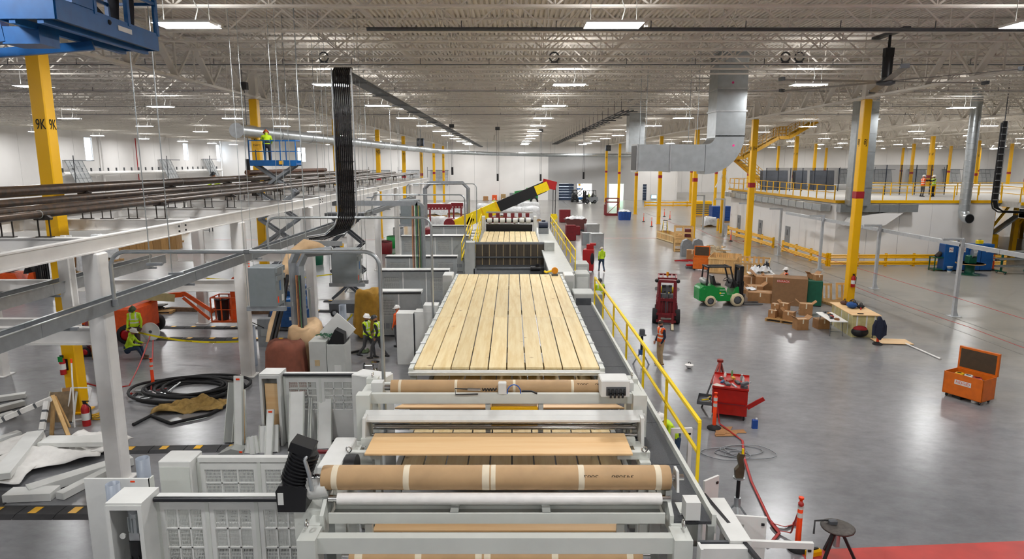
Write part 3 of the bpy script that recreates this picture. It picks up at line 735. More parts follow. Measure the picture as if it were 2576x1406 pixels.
G().box(0, 5.02, 0, .95, 0, .035).obj('sheet', PLY, b3)
sf = thing('sheet_support', 'light grey cross beams carrying the widest plywood sheet', 'machine frame', (0, 0, 0))
G().box(-3.2, -2.5, 11.7, 11.82, 2.08, 2.22).obj('beam_stub', MW, sf); G().box(2.0, 2.62, 11.7, 11.82, 2.08, 2.22).obj('beam_stub', MW, sf); G().box(-3.0, 2.45, 12.3, 12.42, 2.08, 2.23).obj('rear_beam', MW, sf)
for x in (-3.08, 2.5):
    G().box(x - .1, x + .1, 11.5, 12.5, 1.95, 2.1).obj('side_beam', MW, sf); G().box(x - .1, x + .1, 11.6, 11.8, 0, 1.95).obj('leg', MW, sf)
    G().torus((x, 11.66, 2.3), .05, .016, 14, 6, 'Y').obj('eye_bolt', CHROME, sf)
hb = thing('gear_housing', 'long light grey gear housing at the left of the plywood sheet', 'machine housing', (-3.3, 11.7, 0))
G().bev((0, 0, 1.4), (.42, 1.3, .85), .02).obj('cover', LGREY, hb); G().box(-.16, .16, -.5, .5, 0, 1.4).obj('pedestal', MG, hb); G().cyl((.22, -.3, 2.0), (.42, -.3, 2.0), .3, 20).obj('wheel', BLACK, hb)
vt = thing('louvred_cabinet', 'light grey louvred cabinet beside the front left corner of the plank table', 'cabinet', (-3.45, 15.6, 0), R(-22))
G().bev((0, 0, 0), (.9, .5, 2.5), .02).obj('case', LGREY, vt)
for i in range(12): G().cb((.1, -.262, 1.75 + i * .035), (.42, .02, .014)).obj('louvre', MG, vt)
G().box(-.452, -.45, -.2, .2, .1, 2.4).obj('edge', MGREY, vt)
# ================= LEFT OF THE MACHINE =================
def slot_mat():
    """steel sheet punched with rows of small upright slots (see-through)"""
    m = bpy.data.materials.new('slotted_sheet'); m.use_nodes = True; nt = m.node_tree; L = nt.links.new
    b = nt.nodes['Principled BSDF']; b.inputs['Base Color'].default_value = lin('C4C6C2'); b.inputs['Roughness'].default_value = .45
    tc = node(nt, 'TexCoord'); s = node(nt, 'SeparateXYZ'); L(tc.outputs['Object'], s.inputs[0])
    def band(o, per, lo):
        f = node(nt, 'Math', operation='MODULO'); f.inputs[1].default_value = per; a = node(nt, 'Math', operation='ADD'); a.inputs[1].default_value = 50 * per; L(o, a.inputs[0]); L(a.outputs[0], f.inputs[0])
        g = node(nt, 'Math', operation='GREATER_THAN'); g.inputs[1].default_value = lo; L(f.outputs[0], g.inputs[0]); return g.outputs[0]
    m1 = node(nt, 'Math', operation='MULTIPLY'); L(band(s.outputs[0], .026, .012), m1.inputs[0]); L(band(s.outputs[2], .07, .018), m1.inputs[1])
    iv = node(nt, 'Math', operation='SUBTRACT'); iv.inputs[0].default_value = 1.0; L(m1.outputs[0], iv.inputs[1]); L(iv.outputs[0], b.inputs['Alpha'])
    return m
SLOT = slot_mat()
def guard(name, label, x0, x1, Y, zt, doors, cab=None, base=.75, tube=True, solid=False, nb=(3, 4)):
    t = thing(name, label, 'guard panel', (0, 0, 0))
    n = doors; w = (x1 - x0) / n
    G().box(x0, x1, Y - .05, Y + .07, zt - .1, zt).obj('top_rail', LGREY, t)
    if tube: G().cyl((x0, Y - .1, zt - .03), (x1, Y - .1, zt - .03), .045, 12).obj('black_tube', STRIP, t)
    for i in range(n):
        a, b = x0 + i * w, x0 + (i + 1) * w
        d = G(); zb, ztt = (base, zt - .12)
        d.box(a + .03, a + .11, Y - .03, Y + .03, .06, ztt).box(b - .11, b - .03, Y - .03, Y + .03, .06, ztt).box(a + .11, b - .11, Y - .03, Y + .03, ztt - .14, ztt).box(a + .11, b - .11, Y - .02, Y + .02, .06, zb)
        W, H = (b - a - .22), (ztt - .14 - zb)
        nx, nz = nb
        for k in range(1, nx): x = a + .11 + W * k / nx; d.box(x - .014, x + .014, Y - .02, Y + .02, zb, ztt - .14)
        for k in range(1, nz): z = zb + H * k / nz; d.box(a + .11, b - .11, Y - .02, Y + .02, z - .012, z + .012)
        dr = d.obj('door', LGREY, t)
        for kx in range(nx):
            for kz in range(nz):
                o = G().box(-W / nx / 2 + .02, W / nx / 2 - .02, -.004, .004, -H / nz / 2 + .018, H / nz / 2 - .018).obj('slotted_sheet', SLOT, dr, (a + .11 + W * (kx + .5) / nx, Y, zb + H * (kz + .5) / nz))
        G().box(a - .035, a + .03, Y - .04, Y + .05, 0, zt - .1).obj('post', MW, t)
    G().box(x1 - .03, x1 + .035, Y - .04, Y + .05, 0, zt - .1).obj('post', MW, t)
    G().box(x0, x1, Y - .03, Y + .03, 0, .06).obj('kick_rail', STRIP, t)
    return t
guard('machine_guard', 'front light grey slotted guard fence left of the big motor', -6.1, -3.55, 10.5, 2.0, 3, base=.3)
guard('machine_guard', 'second light grey guard fence just behind the front one', -6.1, -3.75, 12.0, 2.0, 2, base=.6, tube=False)
guard('machine_guard', 'third grey guard fence with loose panels leaning in front', -6.2, -3.3, 17.2, 2.0, 3, base=.95)
def opencab(label, x0, x1, y0, y1, zt):
    t = thing('open_cabinet', label, 'cabinet', (0, 0, 0))
    G().box(x0, x0 + .03, y0, y1 - .031, 0, zt - .001).obj('side', LGREY, t); G().box(x1 - .03, x1, y0, y1 - .031, 0, zt - .001).obj('side', LGREY, t)
    G().box(x0, x1, y1 - .03, y1, 0, zt - .001).obj('back', LGREY, t); G().box(x0, x1, y0, y1, zt, zt + .04).obj('top', LGREY, t)
    for x in (x0, x1 - .07): G().box(x, x + .07, y0 - .02, y0 - .001, 0, zt - .001).obj('stile', LGREY, t)
    G().box(x0 + .07, x1 - .07, y0 - .02, y0, zt - .08, zt - .001).obj('header', LGREY, t)
    return t
oc = opencab('open fronted light grey cabinet holding a hydraulic pump', -6.72, -6.12, 10.05, 10.6, 2.05)
pu = thing('hydraulic_pump', 'small silver and black pump standing in the open cabinet', 'pump', (-6.4, 10.3, 0))
g = G(); g.cyl((0, 0, 1.45), (0, 0, 1.8), .1, 16)
for k in range(12): a = k * math.pi / 6; g.cb((.105 * math.cos(a), .105 * math.sin(a), 1.6), (.03, .012, .26), a)
g.obj('motor', GALV, pu); G().lathe([(.11, 1.8), (.11, 1.84), (.08, 1.88), (0, 1.88)], 16).obj('motor_cap', MGREY, pu)
G().cb((0, 0, 1.38), (.17, .17, .14)).obj('valve_block', ALU, pu); G().cyl((0, 0, .98), (0, 0, 1.3), .13, 16).obj('tank', BLACK, pu); G().box(-.1, .1, -.1, .1, 0, .98).obj('stand', MGREY, pu)
G().cyl((-.17, -.1, 1.42), (-.17, -.13, 1.42), .05, 12).obj('gauge', LGREY, pu)
for s in (-.05, .06): G().tube([(s, -.12, 1.05), (s * 2, -.18, .8), (s * 2.4, -.14, .6), (s, -.12, .4)], .015, 6).obj('hose', BLACK, pu)
bx = thing('guard_end_box', 'light grey box cabinet at the left end of the second guard fence', 'cabinet', (-6.45, 12.0, 0))
G().bev((0, 0, 0), (.62, .5, 2.02), .02).obj('case', LGREY, bx); G().box(-.28, .28, -.262, -.25, .2, 1.9).obj('door', MW, bx)
oc = opencab('open grey cabinet with a plywood insert at the end of the third guard', -6.8, -6.25, 16.95, 17.5, 2.0)
tag(G().box(-6.72, -6.33, 17.1, 17.14, .35, 1.72).obj('plywood_insert', PLY), 'upright brown plywood board standing inside the open grey cabinet', 'board')
# white sheet panel and grey tubes standing at the lower left
wp = thing('steel_sheet', 'tall plain white steel sheet standing at the bottom left', 'sheet', (-7.05, 11.0, 0))
G().box(-.62, .55, -.02, .02, 0, 2.05).obj('face', LGREY, wp); G().box(.53, .56, -.02, .12, 0, 2.05).obj('return_edge', MW, wp); G().cb((.25, -.023, 2.0), (.08, .004, .03)).obj('sticker', HIORANGE, wp)
TUBE = mat('grey_blue_tube', '9AA3B0', 0.4, var=.05)
def tubeobj(label, x, y, r, h, cat='tube'):
    t = thing('steel_tube', label, cat, (x, y, 0)); g = G(); g.lathe([(r, 0), (r, h), (r * .88, h), (r * .88, h - .5)], 20, caps=False); g.obj('wall', TUBE, t); G().lathe([(0.001, h - .5), (r * .88, h - .5)], 20).obj('inside', BLACK, t)
p = Fz(283, 1216, 2.1); tubeobj('open grey steel tube standing before the white sheet', p.x, p.y, .115, 2.1)
p = Fz(358, 1152, 1.9); tubeobj('open grey steel tube standing behind the white sheet', p.x, p.y, .125, 1.9)
p = Fz(866, 868); tubeobj('tall grey post tube left of the ochre tarp', p.x, p.y, .15, 1.75)
p = Fz(847, 897); tubeobj('shorter grey post tube beside the open electrical cabinet', p.x, p.y, .12, 1.2)
p = Fz(630, 925); tubeobj('grey post tube beside the brown tarp', p.x, p.y + .3, .16, 1.55)
p = Fz(712, 648); tubeobj('grey post tube below the far scissor lift', p.x + 2, p.y + 6, .16, 1.6)
# loose panels leaning on the third guard
def lean(label, b, t_, w, th=.06, m=LGREY, dY=.55, sticker=False, name='loose_panel'):
    B = Fz(*b); T = Fy(t_[0], t_[1], B.y + dY)
    th_ = thing(name, label, 'panel', B); d = T - B
    G().beam(V((0, 0, .0)), d, w, th, (0, -1, 0)).obj('sheet', m, th_)
    G().beam(V((-w / 2, .0, 0)), d + V((-w / 2, 0, 0)), .02, th + .03, (0, -1, 0)).obj('folded_edge', MW, th_); G().beam(V((w / 2, .0, 0)), d + V((w / 2, 0, 0)), .02, th + .03, (0, -1, 0)).obj('folded_edge', MW, th_)
    if sticker: G().cb(d * .96 + V((0, -th / 2 - .012, 0)), (.1, .01, .05)).obj('sticker', HIORANGE, th_)
    return th_
lean('tall light grey cover panel leaning on the third guard, left of its twin', (745, 1140), (748, 985), .36, .1)
lean('tall light grey cover panel leaning on the third guard, right of its twin', (817, 1128), (818, 985), .36, .1)
lean('narrow white trim strip leaning on the third guard with a red sticker', (675, 1146), (681, 1030), .17, .04, sticker=True)
lean('short square grey panel leaning below the open cabinet', (677, 1138), (677, 1070), .5, .06, dY=.3)
lean('dark edged tall grey panel leaning beside the white column', (578, 1112), (590, 962), .22, .25, MG)
lean('tall white panel strip leaning left of the third guard with a red sticker', (602, 1130), (600, 945), .2, .1, sticker=True)
lean('thin brown board leaning between the tall panels', (616, 1115), (613, 980), .07, .04, PINEZ)
lean('grey angle strip leaning between the two tall cover panels', (777, 1135), (782, 1000), .06, .06, MG)
for i, (a, b, c, d_) in enumerate(((622, 1140, 628, 1100), (636, 1142, 632, 1098), (648, 1140, 640, 1096))): lean(('small grey offcut at the foot of the panels, %s of three' % ('left', 'middle', 'right')[i]), (a, b), (c, d_), .12, .03, dY=.15)
p = Fz(585, 1140); fp = thing('folded_sheet', 'folded grey sheet lying on the floor before the panels', 'sheet', p); G().prism([(-.35, 0), (.32, 0), (.3, .1), (0, .16), (-.33, .03)], -.1, .25, 'Y').obj('sheet', MG, fp); G().cb((.27, -.11, .08), (.08, .01, .05)).obj('sticker', HIORANGE, fp)
rt = thing('red_steel_rest', 'dark red steel strip on the floor behind the grey panels', 'steel strip', (-4.7, 16.5, 0)); G().box(-.5, .4, -.06, .06, 0, .06).obj('strip', DRED, rt); G().box(-.2, -.1, -.08, .08, .06, .09).obj('clip', MG, rt)

# ---- white pipe rack
PR = thing('pipe_rack', 'long white steel pipe rack of beams and columns on the left', 'steel frame', (0, 0, 0))
XA, XB, XC, ZT = -9.6, -14.9, -18.6, 5.95
RY = [9.9, 14.95, 20.0, 25.05, 30.1, 35.15, 40.2, 45.25, 50.3, 55.35, 60.4, 65.4, 70.5, 75.5]
def seg(p, q, nm='beam', w=.2, h=.35): G().ib(p, q, w, h).obj(nm, WHITE, PR)
yy = [4.0, 19.0, 33.0, 47.0, 61.0, 76.0]
for a, b in zip(yy, yy[1:]):
    for X in (XA, XB): seg((X, a, ZT - .175), (X, b - .02, ZT - .175))
    if a < 40: seg((XC, a, ZT - .175), (XC, b - .02, ZT - .175))
for Y in RY:
    seg((XA - .1, Y, ZT - .175), (XB + .1, Y, ZT - .175), 'cross_beam')
    if Y < 48: seg((XB - .1, Y, ZT - .175), (XC + .1, Y, ZT - .175), 'cross_beam')
for i in range(8):
    Y = 15 + 8 * i
    for X in (XA, XC) if i % 2 else (XA, XB):
        G().bev((X, Y, 0), (.4, .4, ZT - .36), .03).obj('column', WHITE, PR); G().box(X - .3, X + .3, Y - .3, Y + .3, 0, .03).obj('base_plate', WHITE, PR)
# hung post and lower beams
G().ib((-12.75, 18.6, 2.75), (-12.75, 18.6, ZT - .36), .3, .3, .04, (0, 1, 0)).obj('hung_post', WHITE, PR)
for Y, x0, x1, z in ((18.7, -20, -13.4, 2.95), (23.2, -18.5, -9.8, 3.3), (31.2, -16, -9.8, 3.2), (39.2, -15, -9.8, 3.1), (15.1, -15.0, -9.8, 3.6)):
    G().ib((x0, Y, z), (x1, Y, z), .2, .42).obj('lower_beam', WHITE, PR)
for X, Y in ((XA + .12, 18.9), (XA + .12, 32.9), (XA + .12, 46.9)):
    g = G()
    for dy in (-.18, .2):
        for dz in (-.07, .07): g.cyl((X - .02, Y + dy, ZT - .175 + dz), (X + .01, Y + dy, ZT - .175 + dz), .028, 8)
    o = g.obj('bolts', BLACK, PR); o['kind'] = 'stuff'
# pipes on stands
PIPE = mat('black_steel_pipe', '3A3430', 0.32, 0.5, var=.25, scale=8, col2='5A4636')
RUST = mat('rusty_pipe', '6A4632', .6, .2, var=.25, scale=6)
SOOT = mat('stand_soot', '3C3632', .6, .3, var=.2)
pipes = [('thickest black process pipe, farthest back on the white rack', -12.9, 6.89, .15, 3, 60), ('second black pipe on the white rack counted from the back', -12.3, 6.64, .105, 3, 70), ('third black pipe on the white rack counted from the back', -11.5, 6.52, .105, 3, 72), ('thinnest black pipe nearest the rack edge', -10.65, 6.48, .085, 3, 74)]
standm = {}
for lb, X, z, r, a, b in pipes:
    t = thing('process_pipe', lb, 'pipe', (X, a, z), 0, 'black pipes on the white rack')
    n = round((b - a) / 12); st = (b - a) / n
    for i in range(n): G().cyl((0, i * st, 0), (0, (i + 1) * st - .01, 0), r, 16).obj('pipe_length', PIPE, t); G().torus((0, (i + 1) * st, 0), r, .012, 16, 5, 'Y').obj('weld_seam', MG, t)
    h = z - r - ZT
    sm = G().cyl((-.13, 0, 0), (-.13, 0, h - .02), .018, 6).mesh('stand_leg', SOOT); sm2 = G().cyl((.13, 0, 0), (.13, 0, h - .02), .018, 6).mesh('stand_leg', SOOT)
    sd = G().prism([(-.2, h), (-.18, h - .05), (.18, h - .05), (.2, h), (.12, h + .06), (-.12, h + .06)], -.05, .05, 'Y').mesh('saddle', SOOT); ff = G().box(-.18, .18, -.06, .06, 0, .02).mesh('stand_foot', SOOT)
    for Y in RY:
        if Y > b: continue
        for me in (sm, sm2, sd, ff):
            o = bpy.data.objects.new(me.name, me); COL.objects.link(o); o.parent = t; o.location = (0, Y - a, ZT - z)
p0 = Fx(622, 434, -13.2); t = thing('spare_pipe', 'rust brown pipe lying on top of the rack below the blue lift', 'pipe', p0); G().cyl((0, 0, 0), (0, 14, .0), .12, 14).obj('pipe', RUST, t); G().lathe([(.12, -.02), (.14, -.01), (.14, .02), (.12, .03)], 14, (0, 0, 0), 'Y').obj('end_ring', RUST, t)
for y in (1, 13): G().box(-.2, .2, y - .1, y + .1, ZT - p0.z, -.11).obj('block', SOOT, t)
# ---- grey cable trays
def tray(label, X, z, a, b, w, h, m, rods=(), bolts=False):
    t = thing('cable_tray', label, 'cable tray', (X, a, z)); n = max(1, round((b - a) / 6)); st = (b - a) / n
    for i in range(n):
        G().box(w / 2 - .01, w / 2, i * st, (i + 1) * st - .01, 0, h).obj('side', m, t); G().box(-w / 2, -w / 2 + .01, i * st, (i + 1) * st - .01, 0, h).obj('side', m, t); G().box(-w / 2, w / 2, i * st, (i + 1) * st - .01, -.01, 0).obj('bottom', m, t)
    for s in (-1, 1): G().box(s * w / 2 - .03, s * w / 2 + .03, 0, b - a, h, h + .012).obj('flange', GALV, t)
    for y in range(2, int(b - a), 5): G().box(-w / 2 - .15, w / 2 + .15, y, y + .06, -.07, -.01).obj('bracket', MGREY, t)
    return t
tray('long grey cable tray sloping past the white columns in the foreground', -9.15, 4.33, 6.0, 62.0, .32, .27, MGREY)
tray('aluminium cable tray behind the white column with rows of bolts', -13.0, 4.0, 6.0, 24.0, .5, .3, ALU)
tray('high grey tray running into the distance from the black conduits', -6.0, 10.7, 24.3, 132, .55, .1, DGREY)
# right-hand high pipe trapeze
hp = thing('pipe_trapeze', 'dark pipe run on trapeze hangers under the roof right of centre', 'pipe run', (8.4, 48, 11.3))
for x in (-.5, -.15, .2): G().cyl((x, 0, 0), (x, 84, 0), .05, 6).obj('pipe', DGREY, hp)
for k in range(26):
    G().beam((-.7, k * 3.3, -.1), (.5, k * 3.3, -.1), .07).obj('trapeze_bar', DGREY, hp); G().beam((-.65, k * 3.3, -.1), (-.65, k * 3.3, 1.2), .03).obj('rod', DGREY, hp)
# ---- conduit loops along X
def loop(label, Y, xl, xr, z, zl, zr, r=.045):
    t = thing('conduit_loop', label, 'conduit', (0, Y, 0)); c = .35
    G().tube([(xl, 0, zl), (xl, 0, z - c)] + arc((xl + c, 0, z - c), c, math.pi, math.pi / 2, 6)[1:] + arc((xr - c, 0, z - c), c, math.pi / 2, 0, 6) + [(xr, 0, zr)], r, 10).obj('pipe', GALV, t)
    G().cyl((xl, 0, zl - .05), (xl, 0, zl + .1), r * 1.5, 10).obj('coupling', MGREY, t); G().box(xl - .12, xl + .55 * (-1), -.05, .05, zl - .12, zl - .05).obj('bracket', MGREY, t)
    G().cyl(((xl + xr) / 2, 0, z), ((xl + xr) / 2 + .12, 0, z), r * 1.3, 10).obj('coupling', MGREY, t)
    return t
loop('nearest galvanised conduit hoop running from the tray over to the machine', 14.5, -8.95, -2.95, 5.68, 4.5, 1.0)
loop('second galvanised conduit hoop, behind the transformer box', 24.0, -8.95, -2.95, 5.66, 4.5, 1.0)
loop('third galvanised conduit hoop, far along the rack', 42.0, -8.9, -3.0, 5.64, 4.5, 2.2)
loop('fourth galvanised conduit hoop, near the rack end', 56.0, -8.9, -3.0, 5.9, 4.5, 2.5)
# ---- black conduit bundle
CB = thing('conduit_bundle', 'tall bundle of shiny black conduits hanging on a ladder tray', 'conduits', (0, 0, 0))
GLOSS = mat('glossy_black', '0C0B0E', 0.15, var=.1)
for i in range(9):
    x = -6.28 + i * .068
    G().tube([(x, 24.6, 10.95)] + arc((x, 24.35, 10.6), .35, math.pi / 2, math.pi, 4, 'YZ') + [(x, 24.0, 8), (x, 24.0, 5.9)] + [(x - .03, 23.96, 5.6), (x - .18, 23.9, 5.25), (x - .5 - .04 * i, 23.85, 5.0), (x - 1.1, 23.8, 4.9)], .033, 8).obj('conduit', GLOSS, CB)
for x in (-6.36, -5.66): G().tube([(x, 24.08, 10.9), (x, 24.08, 5.8), (x - .1, 24.0, 5.4), (x - .45, 23.92, 5.08), (x - 1.1, 23.86, 4.98)], .03, 8).obj('tray_side', ALU, CB)
for k in range(9): G().box(-6.36, -5.66, 24.06, 24.1, 6.0 + k * .55, 6.04 + k * .55).obj('tray_rung', ALU, CB)
G().cb((-6.9, 23.7, 4.75), (1.5, .06, .18)).obj('kick_plate', ALU, CB)
# grey horizontal duct with chamfer and hanging coloured cables
gd = thing('cable_duct', 'grey horizontal cable duct with hanging coloured cables beside the far machine', 'cable duct', (0, 0, 0))
a, b = Fy(835, 512, 36), Fy(1050, 512, 36)
G().box(a.x, b.x, 36, 36.3, a.z - .12, a.z + .14).obj('duct', MGREY, gd)
G().prism([(b.x, a.z + .14), (b.x + .35, a.z - .1), (b.x + .35, .0), (b.x + .05, .0), (b.x + .05, a.z - .25), (b.x - .15, a.z - .12)], 36, 36.3, 'Y').obj('drop_duct', MGREY, gd)
for i, c in enumerate(('C88A5A', '7A4A38', 'D8D4C8', '2F7A4A', '28303A', 'B8A060', '50785A')):
    x = b.x - .28 + i * .065; G().tube([(x, 35.95, a.z - .1), (x + .01 * (i - 3), 35.9, 3), (x, 35.95, .4)], .028, 6).obj('cable', mat('cable_' + c, c, .5), gd)
for Y, x0, x1, lb in ((60, 1068, 1185, 'far grey square conduit hoop standing over the guard boxes'),):
    t = thing('cable_hoop', lb, 'cable duct', (0, 0, 0)); A_, B_ = Fy(x0, 460, Y), Fy(x1 - 8, 460, Y)
    for dx, w in ((0, .3), (.4, .3)): G().tube([(A_.x, Y + dx, 2.0), (A_.x, Y + dx, A_.z - .5), (A_.x + .5, Y + dx, A_.z), (B_.x - .5, Y + dx, A_.z), (B_.x, Y + dx, A_.z - .5), (B_.x, Y + dx, 0)], .16, 4, smooth=False).obj('duct', MGREY, t)
# vertical grey ducts
vd = thing('vertical_ducts', 'pair of grey upright cable ducts beside the brown tarp', 'cable duct', (0, 22, 0))
for k, (px_) in enumerate((735, 754)):
    q = Fy(px_, 660, 22)
    G().tube([(q.x, .0, 0), (q.x, 0, 4.2), (q.x + .22, 0, 4.62), (q.x + 1.1, 0, 4.72)] if k else [(q.x, 0, 0), (q.x, 0, 4.3), (q.x + .18, 0, 4.68)], .14, 4, smooth=False).obj('duct', MGREY, vd)
for i, c in enumerate(('C88A5A', '7A4A38', '50785A', '28303A')): q = Fy(741, 660, 21.8); G().tube([(q.x + i * .05, -.18, .3), (q.x + i * .05 + .01, -.18, 3.9)], .022, 6).obj('cable', MATS['cable_' + c], vd)
# ---- transformer boxes
def transformer(label, x0, x1, y0, z0, z1, dep=.75, rods=True):
    t = thing('transformer_box', label, 'transformer', ((x0 + x1) / 2, y0 + dep / 2, z0)); w = x1 - x0; h = z1 - z0
    TG = mat('transformer_grey', '7C8386', .45, var=.04)
    G().bev((0, 0, 0), (w, dep, h), .02).obj('case', TG, t)
    for k in range(2): G().prism([(-dep / 2 + .02, h - .03 - k * .25), (dep / 2 - .02, h - .03 - k * .25), (dep / 2 - .02, h - .18 - k * .25), (-dep / 2 + .02, h - .18 - k * .25)], w / 2, w / 2 + .05).obj('hood', TG, t)
    G().cb((w / 2 + .006, -.02, h * .5), (.01, .1, .3)).obj('label_plate', mat('plate_blue', '3A6FA8', .4), t); G().cb((w / 2 + .006, .15, .2), (.01, .18, .2)).obj('label_sheet', LGREY, t); G().cb((w / 2 + .006, -.25, .2), (.01, .08, .2)).obj('warning_sticker', HIORANGE, t)
    for dy in (-.3, .3): G().box(-w / 2 - .12, w / 2 + .25, dy - .06, dy + .06, -.14, 0).obj('support_channel', MGREY, t)
    if rods:
        for dx in (-w / 2 - .08, w / 2 + .2):
            for dy in (-.3, .3): G().cyl((dx, dy, -.14), (dx, dy, CEIL - z0), .008, 5).obj('hanger_rod', GALV, t)
transformer('grey transformer box hung on rods beside the second white column', -8.15, -7.3, 20.0, 3.22, 4.45)
transformer('grey transformer box hung in front of the black scissor lift', -6.95, -5.95, 25.0, 3.05, 4.35)
q = Fy(1032, 545, 48); transformer('small grey electrical box hung near the far cable duct', q.x - .7, q.x + .6, 48, 3.2, 5.0, .7)
# ---- hanging threaded rods
for i, (px_, Y, zb) in enumerate(((372, 16.0, 5.2), (425, 17.0, 4.8), (740, 26, 4.0), (770, 24.5, 4.3), (808, 30, 4.0), (990, 45, 5), (930, 36, 5.8))):
    q = Fy(px_, 600, Y); t = thing('hanger_rod', ('long thin steel hanger rod dropping from the roof, %s from the left' % ORD[i]), 'rod', (q.x, Y, zb)); G().cyl((0, 0, 0), (0, 0, CEIL - zb), .013, 5).obj('rod', GALV, t); G().box(-.08, .3, -.04, .04, -.06, 0).obj('clip', MGREY, t)
for i, (px_, yb, Y) in enumerate(((1138, 440, 70), (1252, 455, 75), (1360, 455, 80), (1468, 450, 78), (625, 440, 34))):
    q = Fy(px_, yb, Y); t = thing('drop_cord', 'dark power drop hanging from the roof on a cord, %s from the left' % ORD[i], 'power drop', q)
    for s in (-.08, .08): G().cyl((s, 0, .5), (s, 0, 11.6 - q.z), .02, 5).obj('cord', DGREY, t)
    G().cyl((0, 0, 0), (0, 0, .8), .12, 8).obj('plug_body', BLACK, t); G().cb((0, 0, 11.4 - q.z), (.5, .3, .35)).obj('reel', DGREY, t); G().cyl((0, 0, 11.6 - q.z), (0, 0, CEIL - q.z), .015, 5).obj('hanger', DGREY, t)
# sprinkler mains
for i, (Y, z, r) in enumerate(((21.9, 11.8, .06), (29.9, 11.85, .05), (40.6, 11.85, .045), (51.7, 11.85, .045), (60.2, 11.85, .045))):
    t = thing('sprinkler_pipe', 'dark sprinkler pipe running across under the joists, %s from the front' % ORD[i], 'pipe', (-4.6 if i == 0 else -40, Y, z))
    Ln = 48 if i == 0 else 90; G().cyl((0, 0, 0), (Ln, 0 if i else .3, 0), r if i == 0 else .024, 8).obj('pipe', DGREY if i == 0 else MGREY, t)
    for k in range(1, int(Ln / 3)): G().cyl((k * 3, 0, 0), (k * 3, 0, .25), .015, 5).obj('hanger', DGREY, t)
